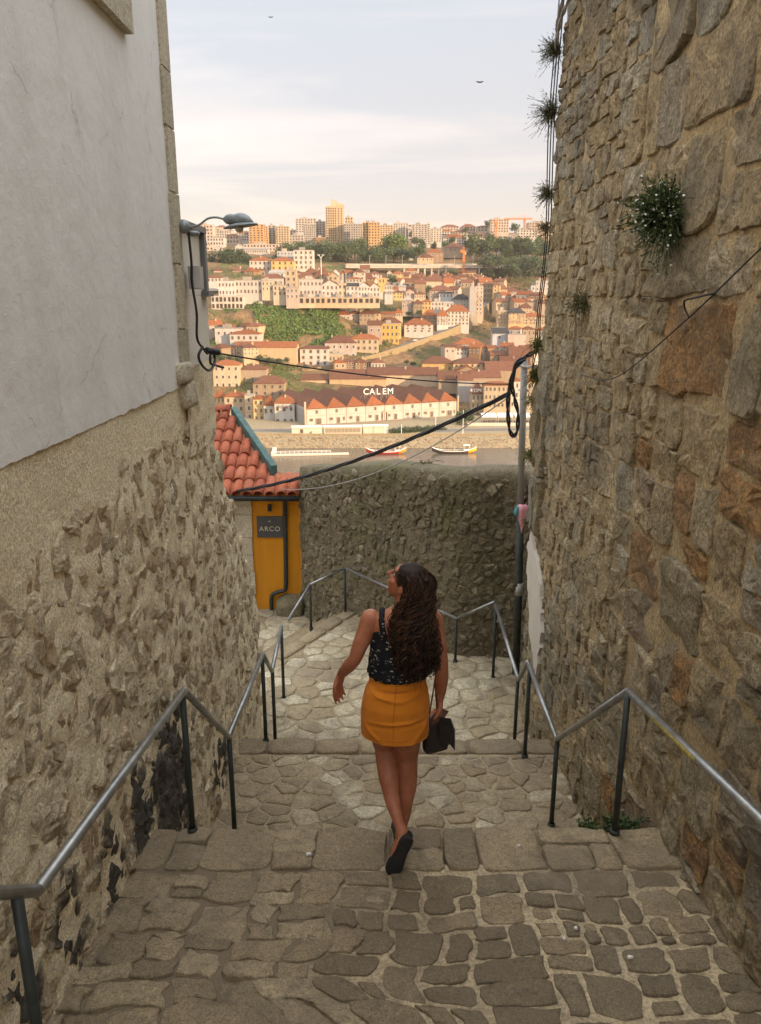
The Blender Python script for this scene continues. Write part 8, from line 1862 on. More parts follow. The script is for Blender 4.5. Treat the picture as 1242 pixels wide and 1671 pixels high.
def building(t):
    (name, label, cat, group, x_, y_, zb, W, dp, h, yaw, kind, rise, wall, roof, rows_, cols_, fw, fh) = t
    root = empty(name, (x_, y_, zb), R(yaw), label, cat, group or None)
    mb = MB(); mb.box((-W/2, 0, -2.5 if name in ('arcade', 'gallery_building') else -6), (W/2, dp, h))
    if kind in ('gable',): 
        for s_ in (-1, 1): mb.add([(s_*W/2, 0, h), (s_*W/2, dp, h), (s_*W/2, dp/2, h+rise*0.96)], [(0, 1, 2)])
    if kind == 'gfront':
        for yy in (0, dp): mb.add([(-W/2, yy, h), (W/2, yy, h), (0, yy, h+rise*0.96)], [(0, 1, 2)])
    if kind == 'shed': mb.add([(-W/2, dp, h), (W/2, dp, h), (W/2, dp, h+rise), (-W/2, dp, h+rise), (-W/2, 0, h), (W/2, 0, h)], [(0, 1, 2, 3), (4, 0, 3), (5, 1, 2)])
    wo = obj('wall', mb.mesh('wall', [WM[wall]]), root)
    ro = obj('roof', roof_geo(kind, W, dp, h, rise).mesh('roof', [RM[roof]]), root)
    if kind in ('hip', 'gable') and rt.random() < 0.6 and W > 7:
        obj('chimney', CHIM, ro, (rt.uniform(-W*0.3, W*0.3), dp*rt.uniform(0.35, 0.65), h+rise*0.55))
    if rows_ and cols_:
        ch, cw = h/rows_, W/cols_
        wm = WMESH[0 if wall in ('white', 'cream', 'yellow', 'ochre', 'stone') else 1]
        ww, wh = min(cw*fw, 1.7), min(ch*fh, 2.3)
        if y_ > 850: ww, wh, wm = min(cw*0.62, 2.6), min(ch*0.62, 2.4), WDARK
        if name in ('arcade', 'gallery_building'): ww, wh, wm = cw*0.74, ch*0.74, WDARK
        for i in range(rows_):
            for j in range(cols_):
                obj('window', wm, root, (-W/2+cw*(j+0.5)+rt.uniform(-.08, .08)*cw, -0.0, ch*(i+0.5)+ch*0.02), None, (ww*rt.uniform(.85, 1.1), 1, wh*rt.uniform(.9, 1.1)))
    # string courses / eaves line on town houses
    if name in ('townhouse',) and rows_ >= 3:
        mb = MB()
        for i in range(1, rows_): mb.box((-W/2-0.05, -0.12, h/rows_*i-0.12), (W/2+0.05, -0.002, h/rows_*i+0.10))
        obj('string_course', mb.mesh('string_course', [M_WFR]), root)
        for i in range(1, rows_):
            if rt.random() < 0.6:
                for j in range(cols_):
                    if rt.random() < 0.6:
                        bc = MB(); bw = W/cols_*0.32; bc.box((-bw, -0.9, -0.1), (bw, -0.13, 0.05)); bc.box((-bw, -0.9, 0.052), (bw, -0.84, 0.9)); obj('balcony', bc.mesh('balcony', [M_WFR]), root, (-W/2+W/cols_*(j+0.5), 0, h/rows_*i+0.12))
    if h > 22 and rows_ > 5:      # banding on the tall blocks
        mb = MB()
        for i in range(rows_+1): mb.box((-W/2-0.08, -0.25, h/rows_*i-0.25), (W/2+0.08, -0.002, h/rows_*i+0.2))
        obj('floor_bands', mb.mesh('floor_bands', [WM[wall]]), root)
    return root
for t in TOWN: building(t)

# ---------------------------------------------------------------- the tallest tower, with its slanted crown
TW = empty('tower_block', (-54.8, 980, 60), 0, 'tallest tan tower with a slanted pointed crown on the skyline', 'building')
mb = MB(); mb.box((-10.7, 0, -10), (3.0, 18, 45)); obj('left_shaft', mb.mesh('left_shaft', [WM['tan']]), TW)
mb = MB(); mb.box((3.002, 0.6, -10), (10.8, 18, 46.5)); obj('right_shaft', mb.mesh('right_shaft', [WM['tan']]), TW)
mb = MB(); v = [(-4.2, 2, 45), (10.8, 2, 45), (10.8, 2, 47), (4, 2, 49.6), (-1.5, 2, 52.4), (-4.2, 2, 53.6)]; v += [(a, 16, c_) for a, b_, c_ in v]
mb.add(v, [(0, 1, 2, 3, 4, 5), (11, 10, 9, 8, 7, 6)]+[(i, (i+1) % 6+6 if False else i+6, (i+1) % 6+6, (i+1) % 6) for i in range(6)]); obj('crown', mb.mesh('crown', [WM['tan']]), TW)
for i in range(14):
    for j in range(5): obj('window', WDARK, TW, (-9.2+2.6*j, 0, 6.5+2.75*i), None, (1.6, 1.6, 1.9))
    for j in range(2): obj('window', WDARK, TW, (5.0+3.2*j, 0.6, 6.5+2.75*i), None, (1.4, 1.6, 1.9))
for j in range(5): obj('entrance_bay', WDARK, TW, (-9.2+2.6*j, 0, 0.8), None, (1.5, 2, 6.5))

# ---------------------------------------------------------------- wine cellar with eight hipped bays
CA = empty('wine_cellar', (-37.76, 394, -63.05), math.atan2(34, 80), 'long white wine cellar with eight red pointed roof bays on the quay', 'warehouse')
CW, CD, CH, NB = 87.0, 52.0, 8.5, 8
bw = CW/NB
mb = MB(); mb.box((0, 0, -2), (CW, CD, CH)); obj('wall', mb.mesh('wall', [WM['white']]), CA)
mb = MB(); mb.box((-0.4, 0.4, -2), (-0.002, CD-0.4, CH-0.4)); obj('shade_tinted_side_wall', mb.mesh('shade_tinted_side_wall', [WM['gray']]), CA)  # grey slab puts the side wall's shade into its colour
for k in range(NB):
    x0, x1 = k*bw, (k+1)*bw; xc = (x0+x1)/2; rz = CH+4.6
    mb = MB(); mb.add([(x0, -0.5, CH), (x1, -0.5, CH), (xc, 4.8, rz), (xc, CD, rz), (x0, CD, CH), (x1, CD, CH)], [(0, 1, 2), (1, 5, 3, 2), (0, 2, 3, 4), (4, 3, 5)])
    mb.box((x0+0.02, -0.5, CH-0.35), (x1-0.02, -0.003, CH-0.003))
    ro = obj('roof_bay', mb.mesh('roof_bay', [RM['terra' if k % 2 else 'brownroof']]), CA)
    ro.data.materials.clear(); ro.data.materials.append(RM['terra']); ro.data.materials.append(RM['brownroof'])
    for p_ in ro.data.polygons: p_.material_index = 0 if p_.index == 0 else 1  # front hips take the lighter roofing: sunlight put into their colour
    if k % 2: obj('skylight', WMESH[1], ro, (x0+bw*0.27, 14+5*(k % 3), CH+2.45), (R(0), R(-40), 0), (1.2, 3, 0.8))
    mb = MB(); mb.box((x0-0.12, -0.22, 0), (x0+0.12, -0.002, CH-0.36)); obj('pilaster', mb.mesh('pilaster', [M_WFR]), CA)
    obj('window', WMESH[0], CA, (xc, 0, 6.6), None, (1.3, 1.5, 2.0))
    for j, (fx, ww, hh, zz_) in enumerate(((0.22, 2.0, 1.6, 2.6), (0.58, 2.0, 3.4, 1.7), (0.86, 1.0, 2.0, 2.4))):
        if j == 2 and k % 2 == 0: continue
        obj('door' if hh > 3 else 'window', WMESH[0], CA, (x0+bw*fx, 0, zz_), None, (ww if not (k in (0, 7) and j == 1) else 3.4, 1.5, hh))
mb = MB(); mb.box((0.1, -0.16, 4.55), (CW-0.1, -0.004, 4.75)); obj('string_course', mb.mesh('string_course', [M_WFR]), CA)
mb = MB(); mb.box((CW*0.5-1.5, -0.8, 0), (CW*0.5-1.1, -0.23, 4.3)); mb.box((CW*0.5+1.1, -0.8, 0), (CW*0.5+1.5, -0.23, 4.3)); mb.add([(CW*0.5-1.9, -0.8, 4.3), (CW*0.5+1.9, -0.8, 4.3), (CW*0.5, -0.8, 5.6), (CW*0.5-1.9, -0.23, 4.3), (CW*0.5+1.9, -0.23, 4.3), (CW*0.5, -0.23, 5.6)], [(0, 1, 2), (0, 3, 4, 1), (1, 4, 5, 2), (2, 5, 3, 0)]); obj('portal', mb.mesh('portal', [M_WFR]), CA)
mb = MB(); mb.box((-1.3, -0.6, -1), (-0.42, 0.3, 12)); obj('chimney', mb.mesh('chimney', [WM['cream']]), CA)
mb = MB(); mb.box((CW+0.02, -0.6, -1), (CW+0.9, 0.3, 11)); obj('chimney', mb.mesh('chimney', [WM['cream']]), CA)
M_SIGN = plain('white_sign_letters', (0.85, 0.82, 0.76), 0.6)
RS = empty('roof_sign', (-1.2, 415, -50.5), math.atan2(5, 15.5)*0.6, 'white CALEM letters on a steel frame above the wine cellar roof', 'sign')
for i, ch_ in enumerate('CALEM'):
    obj('letter', text_mesh(ch_, 4.5, M_SIGN, 0.25, 'letter'), RS, (-6.6+3.3*i, 0, 2.2), (R(90), 0, 0))
mb = MB()
for i in range(6): mb.tube([(-7.5+3*i, 0.4, -4.5), (-7.5+3*i, 0.3, 3.6)], 0.10, 5); mb.tube([(-7.5+3*i, 0.4, -2.5), (-6+3*i, 0.4, 0.5)], 0.08, 5)
mb.tube([(-7.6, 0.4, 0.45), (7.6, 0.4, 0.45)], 0.1, 5); obj('frame', mb.mesh('frame', [plain('sign_steel', (0.30, 0.26, 0.22), 0.6)]), RS)
RS = empty('roof_sign', (53.9, 431.2, -50.6), 0, 'white KOPKE letters above the eaves of the cream riverside house', 'sign')
obj('lettering', text_mesh('KOPKE', 2.6, M_SIGN, 0.15), RS, (0, -1.2, 1.1), (R(90), 0, 0))
mb = MB(); mb.box((-3.6, -0.9, -0.4), (3.6, -0.75, 0.15)); obj('frame', mb.mesh('frame', [M_WFR]), RS)
RS = empty('wall_sign', (-50.9, 407.6, -55.9), 0, 'dark PORT letters under the eaves of the white riverside house', 'sign')
obj('lettering', text_mesh('PORT', 2.3, plain('dark_letters', (0.10, 0.07, 0.05), 0.6), 0.08, spacing=1.5), RS, (0.3, -0.1, 0.3), (R(90), 0, 0))

# ---------------------------------------------------------------- viaduct and cranes
VD = empty('viaduct', (50, 745, 15), 0, 'long pale road viaduct on slim pillars crossing the hillside', 'bridge')
M_CON = plain('concrete', (0.48, 0.42, 0.35), 0.9, 0, 0.2, 0.4)
mb = MB(); mb.box((-82, 0, 11.4), (70, 11, 13.2)); obj('deck', mb.mesh('deck', [M_CON]), VD)
mb = MB(); mb.box((-82, -0.3, 13.21), (70, 0.0, 14.3)); obj('parapet', mb.mesh('parapet', [M_CON]), VD)
mb = MB(); mb.box((-82, 14, 14.4), (40, 22, 15.8)); obj('upper_deck', mb.mesh('upper_deck', [M_CON]), VD)
for x_ in (-28, -21.5, -15.2, -9.1, -2.7, 3.6, 10.2, 34, 41):
    mb = MB(); mb.box((x_-0.75, 1, -9), (x_+0.75, 9.5, 11.398)); obj('pillar', mb.mesh('pillar', [M_CON]), VD)
for x_ in (-60, -45, -30, -14, 2, 18, 35, 52):
    mb = MB(); mb.tube([(x_, 0.5, 13.2), (x_, 0.5, 22)], 0.16, 5); mb.tube([(x_, 0.5, 22), (x_+1.6, 0.5, 22.5)], 0.12, 5); obj('lamp_post', mb.mesh('lamp_post', [M_CON]), VD)
M_CR = plain('crane_orange', (0.60, 0.22, 0.05), 0.6)
def crane(loc, h, jl, jr, rz, label):
    root = empty('tower_crane', loc, R(rz), label, 'crane', 'tower cranes')
    def lattice(a, b_, w, n):
        mb = MB(); a, b_ = Vector(a), Vector(b_); d = (b_-a).normalized(); u_ = d.orthogonal().normalized()*w; v_ = d.cross(u_)
        cs = [u_+v_, u_-v_, -u_-v_, -u_+v_]
        for c_ in cs: mb.tube([a+c_, b_+c_], 0.22, 4)
        for i in range(n):
            p, q = a.lerp(b_, i/n), a.lerp(b_, (i+1)/n)
            for k in range(4): mb.tube([p+cs[k], q+cs[(k+1) % 4]], 0.14, 3)
        return mb
    obj('mast', lattice((0, 0, -6), (0, 0, h), 0.8, 12).mesh('mast', [M_CR]), root)
    obj('jib', lattice((-jl, 0, h), (jr, 0, h), 0.55, 14).mesh('jib', [M_CR]), root)
    mb = MB(); mb.box((-1, -1, h-2.6), (1, 1, h-0.7)); obj('cab', mb.mesh('cab', [M_CR]), root)
    mb = MB(); mb.box((jr-2.5, -0.9, h-2.2), (jr, 0.9, h-0.7)); obj('counterweight', mb.mesh('counterweight', [M_CON]), root)
    mb = MB(); mb.tube([(0, 0, h), (0, 0, h+4)], 0.3, 4); mb.tube([(0, 0, h+4), (-jl*0.7, 0, h+0.6)], 0.12, 3); mb.tube([(0, 0, h+4), (jr*0.8, 0, h+0.6)], 0.12, 3); obj('tie_bars', mb.mesh('tie_bars', [M_CR]), root)
crane((124, 880, 52), 25, 22, 7, 75, 'orange crane mast in front of the pale terraced block')
crane((168.5, 960, 66), 23, 24, 9, 0, 'orange crane with long level jib on the right skyline')
crane((75, 733, 14), 26, 12, 5, 70, 'short orange crane standing in front of the viaduct')

# ---------------------------------------------------------------- ascending road, its wall, cars
rp_ = [p+Vector((0, 0, 2.2 if p.y > 570 else 0.0)) for p in catmull(ROAD, 6)]
M_ASP = plain('asphalt', (0.17, 0.15, 0.13), 0.9, 0, 0.25, 0.6)
M_RWL = stone_mat('road_wall_stone', [(0.31, 0.225, 0.14), (0.31, 0.225, 0.14)], 0.25, (0.18, 0.17, 0.10), 0.5, 0.35, 0.1, fine=3.0)
mb = MB(); mw = MB(); vv = []; ww = []; ff = []
for i, p in enumerate(rp_):
    d = (rp_[min(i+1, len(rp_)-1)]-rp_[max(0, i-1)]); n_ = Vector((-d.y, d.x, 0)).normalized()
    vv += [tuple(p-n_*1.0), tuple(p+n_*8.0)]; ww += [tuple(p-n_*1.0+Vector((0, 0, 0.9))), tuple(p-n_*1.4+Vector((0, 0, 0.9))), tuple(p-n_*1.9-Vector((0, 0, 11))), tuple(p-n_*1.0+Vector((0, 0, 0.01)))]
for i in range(len(rp_)-1): ff.append((2*i, 2*i+2, 2*i+3, 2*i+1))
mb.add(vv, ff); tag(mb.build('road', [M_ASP]), kind='structure')
ff = []
for i in range(len(rp_)-1):
    for k in range(4): ff.append((4*i+k, 4*i+(k+1) % 4, 4*i+4+(k+1) % 4, 4*i+4+k))
mw.add(ww, ff); tag(mw.build('road_retaining_wall', [M_RWL]), 'long tan stone wall carrying the ascending road across the hillside', 'wall')
M_TYR = plain('tyre', (0.02, 0.02, 0.02), 0.8)
def car(loc, rz, col, label):
    root = empty('parked_car', loc, rz, label, 'car', 'cars on the ascending road')
    pm = plain('car_paint', col, 0.3, 0.1)
    mb = MB(); prof_ = [(-2.1, 0.35), (-2.1, 0.75), (-1.9, 0.9), (-1.2, 0.98), (-0.6, 1.45), (0.9, 1.48), (1.6, 1.0), (2.05, 0.92), (2.1, 0.4)]
    n_ = len(prof_); mb.add([(a, -0.85, c_) for a, c_ in prof_]+[(a, 0.85, c_) for a, c_ in prof_], [tuple(range(n_)), tuple(range(2*n_-1, n_-1, -1))]+[(i, i+n_, (i+1) % n_+n_, (i+1) % n_) for i in range(n_)]); obj('body', mb.mesh('body', [pm]), root)
    mb = MB(); mb.box((-0.75, -0.87, 1.0), (1.2, 0.87, 1.36)); obj('windows', mb.mesh('windows', [M_WIN]), root)
    for x_ in (-1.3, 1.3):
        for y_ in (-0.8, 0.8): mb = MB(); mb.tube([(x_, y_-0.1, 0.33), (x_, y_+0.1, 0.33)], 0.33, 10); obj('wheel', mb.mesh('wheel', [M_TYR]), root)
def on_road(f, off):
    i = min(len(rp_)-2, int(f*(len(rp_)-1))); p = rp_[i]; d = rp_[i+1]-rp_[i]; n_ = Vector((-d.y, d.x, 0)).normalized()
    return p+n_*off+Vector((0, 0, 0.02)), math.atan2(d.y, d.x)
for f, off, col, lb in ((0.47, 2.2, (0.6, 0.58, 0.55), 'silver car parked on the ascending road below the orange hip roof'), (0.72, 3.0, (0.35, 0.06, 0.05), 'red car on the road bend'), (0.80, 2.0, (0.65, 0.63, 0.6), 'white car on the upper road near the yellow townhouse'), (0.86, 5.5, (0.08, 0.08, 0.09), 'dark car on the upper road'), (0.30, 2.0, (0.12, 0.12, 0.13), 'dark car at the start of the ascending road')):
    p, a = on_road(f, off); car(p, a, col, lb)

# ---------------------------------------------------------------- quay furniture, boats
M_KW = plain('kiosk_panel', (0.60, 0.52, 0.42), 0.7)
M_KG = plain('kiosk_glass', (0.30, 0.26, 0.19), 0.3)
for i, (xa, xb, y_, lb) in enumerate(((-42.5, -28.0, 367, 'small pale kiosk with one window at the left end of the quay'), (-27.2, -9.0, 368.5, 'long glazed kiosk in the middle of the quay'), (-8.3, 3.8, 370.5, 'plain pale kiosk at the right end of the quay'))):
    root = empty('quay_kiosk', ((xa+xb)/2, y_, -63.2), R(4), lb, 'kiosk', 'kiosks on the quay'); w_ = (xb-xa)/2
    mb = MB(); mb.box((-w_, 0, 0), (w_, 4, 3.4)); obj('body', mb.mesh('body', [M_KW]), root)
    mb = MB(); mb.box((-w_-0.2, -0.5, 3.402), (w_+0.2, 4.2, 3.75)); obj('roof', mb.mesh('roof', [M_WFW]), root)
    if i == 0: obj('window', WMESH[0], root, (-2.5, 0, 1.7), None, (1.6, 1, 2)); mb = MB(); mb.box((2.4, -1.2, 0), (4.6, -0.01, 1.6)); obj('counter', mb.mesh('counter', [M_KW]), root)
    if i == 1:
        for k in range(9): mb = MB(); mb.box((-w_+0.6+1.9*k, -0.08, 0.7), (-w_+2.35+1.9*k, -0.01, 2.8)); obj('glass_panel', mb.mesh('glass_panel', [M_KG]), root)
    if i == 2:
        for k in range(5): mb = MB(); mb.box((-w_+0.4+2.3*k, -0.06, 0.4), (-w_+2.5+2.3*k, -0.01, 3.0)); obj('panel', mb.mesh('panel', [M_KW]), root)
for i, (x_, lb) in enumerate(((57, 'white cafe awning on the right quay, leftmost'), (65.5, 'white cafe awning on the right quay, middle'), (74.5, 'white cafe awning on the right quay, right of the post'))):
    root = empty('cafe_awning', (x_, 403, -63.0), 0, lb, 'awning', 'cafe awnings')
    mb = MB(); mb.add([(-3.9, 0, 3.1), (3.9, 0, 3.1), (3.9, 5, 4.3), (-3.9, 5, 4.3), (-3.9, 0, 2.7), (3.9, 0, 2.7), (3.9, 5, 4.1), (-3.9, 5, 4.1)], [(0, 1, 2, 3), (4, 5, 1, 0), (7, 6, 5, 4), (5, 6, 2, 1), (4, 0, 3, 7)]); obj('canopy', mb.mesh('canopy', [M_SIGN]), root)
    for a in (-3.7, 3.7): mb = MB(); mb.tube([(a, 0.2, 0), (a, 0.2, 3.0)], 0.08, 5); obj('pole', mb.mesh('pole', [M_CON]), root)
    for k in range(6): mb = MB(); mb.tube([(0, 0, 0), (0, 0, 0.7)], 0.05, 4); mb.tube([(0, 0, 0.7), (0, 0, 0.75)], 0.45, 8); mb.box((-0.9, -0.2, 0), (-0.5, 0.2, 0.9)); mb.box((0.5, -0.2, 0), (0.9, 0.2, 0.9)); obj('table_set', mb.mesh('table_set', [plain('cafe_dark', (0.10, 0.07, 0.055), 0.7) if not i and not k else bpy.data.materials['cafe_dark']]), root, (-3.2+1.3*k, 0.6+1.5*(k % 2), 0))
mb = MB(); mb.box((44.5, 392, -63.1), (79, 393, -61.6)); tag(mb.build('quay_wall', [plain('pale_wall', (0.58, 0.50, 0.41), 0.8)]), 'low pale wall in front of the cafe awnings on the quay', 'wall')
for (x_, y_, z_, h, lb) in ((39.9, 371, -63.2, 11, 'white flagpole on the quay right of the wine cellar'), (27.3, 380, -63.2, 8, 'thin pole in front of the wine cellar doors'), (2, 366, -63.2, 5, 'short thin pole by the hedge, left'), (10, 366, -63.2, 5, 'short thin pole by the hedge, right')):
    mb = MB(); mb.tube([(0, 0, 0), (0, 0, h)], [0.16, 0.10], 6); mb.ell((0, 0, h), (0.2, 0.2, 0.2), 6, 4); mb.box((-0.3, -0.3, 0), (0.3, 0.3, 0.15)); tag(mb.build('quay_pole', [M_SIGN], loc=(x_, y_, z_)), lb, 'pole')
def boat(loc, rz, L, hull, trim, label, cabin, yellow_prow):
    root = empty('rabelo_boat', loc, rz, label, 'boat', 'wooden river boats')
    mb = MB(); n_, m_ = 17, 9; vv = []; ff = []; mi = []
    for i in range(n_):
        t_ = -1+2*i/(n_-1); hw = 1.9*max(0.02, (1-abs(t_)**2.6)); sh_ = 0.9+1.7*abs(t_)**3.2; kz = -0.4+1.3*abs(t_)**4
        for j in range(m_):
            a = math.pi*j/(m_-1); cy = math.cos(a); vv.append((t_*L/2, cy*hw, kz+(sh_-kz)*(1-math.sin(a)**0.8) if True else 0))
    for i in range(n_-1):
        for j in range(m_-1): ff.append((i*m_+j, (i+1)*m_+j, (i+1)*m_+j+1, i*m_+j+1))
    mb.add(vv, ff); ho_ = obj('hull', mb.mesh('hull', [hull, trim], True), root)
    if yellow_prow:
        for p_ in ho_.data.polygons: p_.material_index = 1 if p_.center.x > L*0.33 else 0
    mb = MB()
    for s_ in (-1, 1):
        mb.tube([((-1+2*i/(n_-1))*L/2, s_*1.92*max(0.02, (1-abs(-1+2*i/(n_-1))**2.6)), 0.95+1.7*abs(-1+2*i/(n_-1))**3.2) for i in range(n_)], 0.14, 5)
    obj('gunwale', mb.mesh('gunwale', [M_SIGN]), root)
    mb = MB(); mb.add([(-L*0.4, -0.9, 0.75), (L*0.4, -0.9, 0.75), (L*0.4, 0.9, 0.75), (-L*0.4, 0.9, 0.75)], [(0, 1, 2, 3)]); obj('deck', mb.mesh('deck', [plain('boat_deck', (0.30, 0.20, 0.11), 0.8)]), root)
    for k in range(5): mb = MB(); mb.tube([(-L*0.2+k*1.3, -0.55, 1.15), (-L*0.2+k*1.3, 0.55, 1.15)], 0.4, 8); obj('barrel', mb.mesh('barrel', [M_WFR]), root)
    mb = MB(); mb.tube([(0, 0, 0.7), (0, 0, cabin)], 0.11, 6); mb.tube([(-L*0.5, 0, 2.6), (0, 0, cabin*0.9)], 0.04, 3); mb.tube([(L*0.5, 0, 2.6), (0, 0, cabin*0.9)], 0.04, 3); obj('mast', mb.mesh('mast', [M_WFR]), root)
    mb = MB(); mb.box((L*0.22, -0.9, 0.8), (L*0.34, 0.9, 1.5)); mb.tube([(L*0.22, 0, 1.5), (L*0.22, 0, 3.4)], 0.08, 4); mb.tube([(L*0.34, 0, 1.5), (L*0.34, 0, 3.4)], 0.08, 4); mb.box((L*0.2, -1.0, 3.4), (L*0.36, 1.0, 3.55)); obj('helm_platform', mb.mesh('helm_platform', [M_SIGN]), root)
    mb = MB(); mb.tube([(-L*0.49, 0, 2.4), (-L*0.62, 0, 3.0), (-L*0.38, 0, 1.5)], 0.07, 4); obj('steering_oar', mb.mesh('steering_oar', [M_WFR]), root)
boat((2.5, 339, -66.9), R(4), 18, plain('red_hull', (0.42, 0.045, 0.03), 0.5), plain('orange_prow', (0.65, 0.28, 0.04), 0.5), 'red wooden river boat with orange prow, left of the two boats', 3.5, True)
boat((33, 340.5, -66.9), R(2), 20, plain('dark_hull', (0.06, 0.045, 0.04), 0.5), plain('yellow_prow', (0.75, 0.42, 0.02), 0.5), 'dark wooden river boat with white gunwale and yellow prow', 9.5, True)
PI_ = empty('floating_pier', (-30, 335.5, -67), R(6), 'long pale floating pier with railing at the left bank', 'pier')
mb = MB(); mb.box((-18, -1.4, 0.1), (16, 1.4, 0.7)); obj('deck', mb.mesh('deck', [M_KW]), PI_)
for s_ in (-1.3, 1.3):
    mb = MB(); mb.tube([(-18, s_, 1.8), (8, s_, 1.8)], 0.07, 4)
    for k in range(14): mb.tube([(-18+2*k, s_, 0.7), (-18+2*k, s_, 1.8)], 0.06, 4)
    obj('railing', mb.mesh('railing', [M_SIGN]), PI_)
mb = MB(); mb.box((-18, 1.6, 0.6), (-16, 16, 1.0)); obj('gangway', mb.mesh('gangway', [M_KW]), PI_)
DLM = empty('street_light_mast', (-44, 600, 10), 0, 'tall white street light mast with a double head above the row houses', 'street lamp')
mb = MB(); mb.tube([(0, 0, -8), (0, 0, 18.5)], [0.35, 0.2], 6); obj('mast', mb.mesh('mast', [M_SIGN]), DLM)
for s_ in (-1, 1): mb = MB(); mb.tube([(0, 0, 18.3), (s_*1.6, 0, 20.5)], 0.16, 5); mb.box((s_*1.6-0.9, -0.4, 20.3), (s_*1.6+0.9, 0.4, 20.7)); obj('lamp_head', mb.mesh('lamp_head', [M_SIGN]), DLM)

# ---------------------------------------------------------------- trees
M_TL = [leaf_mat('foliage_dark', (0.020, 0.040, 0.018), (0.06, 0.095, 0.035)), leaf_mat('foliage_mid', (0.03, 0.055, 0.020), (0.09, 0.125, 0.045)), leaf_mat('foliage_light', (0.045, 0.085, 0.018), (0.13, 0.19, 0.04)), leaf_mat('foliage_grey', (0.035, 0.058, 0.028), (0.10, 0.13, 0.06))]
M_BRK = plain('bark', (0.09, 0.065, 0.045), 0.9)
def crown_mesh(seed, mat, n=900, shape=(0.5, 0.5, 0.42)):
    r = random.Random(seed); mb = MB(); cl_ = []
    for i in range(16):
        a = r.uniform(0, 6.28); k = r.uniform(0, 1)**0.5
        cl_.append((Vector((math.cos(a)*k*shape[0]*0.62, math.sin(a)*k*shape[1]*0.62, 0.50+r.uniform(-1, 1)*shape[2]*0.66)), r.uniform(0.15, 0.27)))
    for i in range(n):
        c_, rr = r.choice(cl_); d = Vector((r.gauss(0, 1), r.gauss(0, 1), r.gauss(0, 1)+0.15)).normalized(); p = c_+d*rr*r.uniform(0.6, 1.08)
        u_ = (d.orthogonal()+Vector((r.gauss(0, .6), r.gauss(0, .6), r.gauss(0, .6)))).normalized(); v_ = (d+Vector((r.gauss(0, .5), r.gauss(0, .5), r.gauss(0, .5)))).normalized().cross(u_); s_ = r.uniform(0.03, 0.062)
        mb.add([p-u_*s_, p+v_*s_*0.7, p+u_*s_, p-v_*s_*0.7], [(0, 1, 2, 3)], 0, 0.02+0.96*r.random())
    return mb.mesh('crown', [mat])
CRN = [[crown_mesh(100+10*k+j, M_TL[k], 1000 if k != 2 else 2200) for j in range(3)] for k in range(4)]
mb = MB(); mb.tube([(0, 0, -0.1), (0.01, 0, 0.3), (0.0, 0.01, 0.55)], [0.035, 0.026, 0.012], 6)
for a in range(4): mb.tube([(0, 0, 0.32+0.04*a), (0.16*math.cos(a*1.6), 0.16*math.sin(a*1.6), 0.56+0.03*a)], [0.014, 0.005], 4)
TRK = mb.mesh('trunk', [M_BRK])
TLAB = ['dark green tree in the clump at the left above the cliff houses', 'green tree in the wooded belt below the skyline', 'big round green tree standing alone below the pale grey block', 'grey green tree or shrub on the slopes']
for (x_, y_, z_, h, k) in TREES:
    lab, grp = TLAB[k], ['trees in the left clump', 'trees of the wooded belt', None, 'trees on the right hillside'][k]
    if k == 3:
        if y_ < 410: lab, grp = ('clipped shrub in the hedge beside the kiosks', 'hedge shrubs on the quay') if x_ < 35 else ('leafy tree on the quay beside the flagpole', 'trees by the flagpole')
        elif h < 9.5 and y_ > 470 and y_ < 705: lab, grp = 'small green tree between the houses on the hillside', 'small trees between the hillside houses'
        elif y_ < 500: lab, grp = 'shrub on the slope behind the riverside townhouses', 'shrubs behind the riverside row'
        else: lab = 'grey green tree on the right hillside below the viaduct end'
    root = empty('broadleaf_tree' if h > 5 else 'shrub', (x_, y_, z_-0.3), rt.uniform(0, 6.28), lab, 'tree' if h > 5 else 'shrub', grp)
    w_ = h*rt.uniform(0.95, 1.35)
    if h < 5: root.location.z -= 0.3*h; w_ *= 1.35
    obj('crown', CRN[k][rt.randrange(3)], root, None, None, (w_, w_, h)); obj('trunk', TRK, root, None, None, (h, h, h))

# green tangle on the cliff, one mass nobody could count
r = random.Random(8); mb = MB()
def scrub(n, tx0, tx1, d0, d1, test, s0, s1):
    for i in range(n):
        t_ = r.uniform(tx0, tx1); D = r.uniform(d0, d1); x_ = t_*D
        if not test(t_, D) or noise.noise(Vector((x_*0.09, D*0.12, 1))) < -0.28: continue
        z_ = terr(x_, D)+r.uniform(0, 2.6)*(0.6+noise.noise(Vector((x_*0.2, D*0.2, 4)))); p = Vector((x_, D, z_))
        n_ = Vector((r.gauss(0, .7), r.gauss(-0.6, .6), r.gauss(0.6, .5))).normalized(); u_ = n_.orthogonal().normalized(); u_ = (Quaternion(n_, r.uniform(0, 6.28)) @ u_); v_ = n_.cross(u_); s_ = r.uniform(s0, s1)
        mb.add([p-u_*s_, p+v_*s_*0.7, p+u_*s_, p-v_*s_*0.7], [(0, 1, 2, 3)], 0, 0.02+0.96*r.random())
scrub(15000, -0.158, -0.052, 506, 549, lambda t_, D: True, 0.35, 0.95)
scrub(7000, -0.10, 0.015, 518, 556, lambda t_, D: noise.noise(Vector((t_*60, D*0.08, 3))) > -0.05, 0.3, 0.7)
scrub(3000, -0.22, -0.14, 500, 545, lambda t_, D: noise.noise(Vector((t_*60, D*0.08, 6))) > 0.1, 0.3, 0.7)
scrub(2500, -0.21, -0.10, 455, 492, lambda t_, D: True, 0.3, 0.7)
scrub(5000, -0.2, 0.2, 560, 760, lambda t_, D: True, 0.35, 0.9)
o = mb.build('cliff_scrub', [M_TL[2]]); tag(o, 'tangle of green brambles covering the cliff below the white row houses', 'shrubs', None, 'stuff')

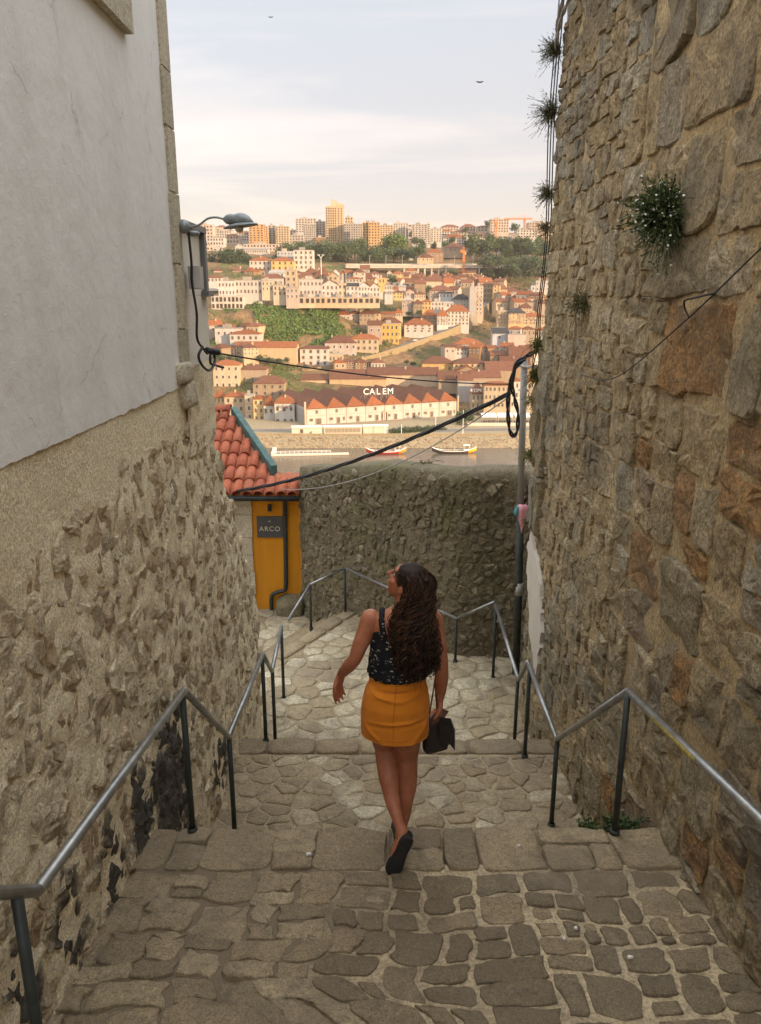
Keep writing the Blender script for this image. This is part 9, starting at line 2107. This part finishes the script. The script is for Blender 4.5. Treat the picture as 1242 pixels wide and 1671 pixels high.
# rubble bank of loose rocks at the water's edge
r = random.Random(18); mb = MB()
for i in range(2600):
    x_ = r.uniform(-95, 105); D = r.uniform(350, 362.5); z_ = terr(x_, D); k = r.uniform(0.25, 0.75)
    q = Vector((r.gauss(0, 1), r.gauss(0, 1), r.gauss(0, 1))).normalized(); M_ = Quaternion(q, r.uniform(0, 6.28)).to_matrix()
    vv = [tuple(M_ @ Vector((a*k*r.uniform(.7, 1.2), b_*k*r.uniform(.7, 1.2), c_*k*r.uniform(.5, .9)))+Vector((x_, D, z_))) for a, b_, c_ in ((1, 0, 0), (-1, 0, 0), (0, 1, 0), (0, -1, 0), (0, 0, 1), (0, 0, -1))]
    mb.add(vv, [(0, 2, 4), (2, 1, 4), (1, 3, 4), (3, 0, 4), (2, 0, 5), (1, 2, 5), (3, 1, 5), (0, 3, 5)], 0, 0.02+0.95*r.random())
o = mb.build('bank_rocks', [stone_mat('bank_rock', [(0.40, 0.29, 0.18), (0.30, 0.22, 0.14), (0.46, 0.35, 0.23)], 0.3, (0.15, 0.11, 0.07), 0.4, 0.8, 0.03, fine=4.0)]); tag(o, kind='stuff')
# quay roadway with kerb
mb = MB(); mb.add([(-140, 375, -63.08), (30, 375, -63.08), (120, 385, -63.08), (120, 391, -63.08), (30, 382, -63.08), (-140, 382, -63.08)], [(0, 1, 4, 5), (1, 2, 3, 4)]); tag(mb.build('quay_road', [M_ASP]), kind='structure')
mb = MB(); mb.box((-140, 364.2, -63.4), (120, 364.8, -62.3)); tag(mb.build('quay_parapet', [M_QUAY]), kind='structure')
# birds
for i, (p, s_) in enumerate((((6.935, 60, 14.52), 0.22), ((-7.511, 60, 18.52), 0.14))):
    root = MB(); root.ell((0, 0, 0), (s_*0.9, s_*0.25, s_*0.22), 8, 6)
    for q in (-1, 1): root.add([(0.05*q, -0.03, 0), (q*s_*0.7, 0.0, s_*0.35), (q*s_*1.5, 0.02, s_*0.1), (q*s_*0.6, 0.05, s_*0.12)], [(0, 1, 2, 3)])
    o = root.build('bird', [M_BLK], loc=p); tag(o, ['tiny dark bird in the sky left of the tall wall', 'tiny dark speck of a bird high in the sky'][i], 'bird')

# ---------------------------------------------------------------- thin evening haze over the valley
mb = MB(); mb.box((-3700, -60, -74), (3700, 2450, 128))
m = bpy.data.materials.new('evening_haze'); m.use_nodes = True; nt = m.node_tree; nt.nodes.clear()
out = nt.nodes.new('ShaderNodeOutputMaterial'); pv = nt.nodes.new('ShaderNodeVolumePrincipled')
pv.inputs['Color'].default_value = (1.0, 0.93, 0.86, 1); pv.inputs['Density'].default_value = 0.00008; pv.inputs['Anisotropy'].default_value = 0.0
nt.links.new(pv.outputs[0], out.inputs['Volume'])
tag(mb.build('haze', [m]), kind='stuff')
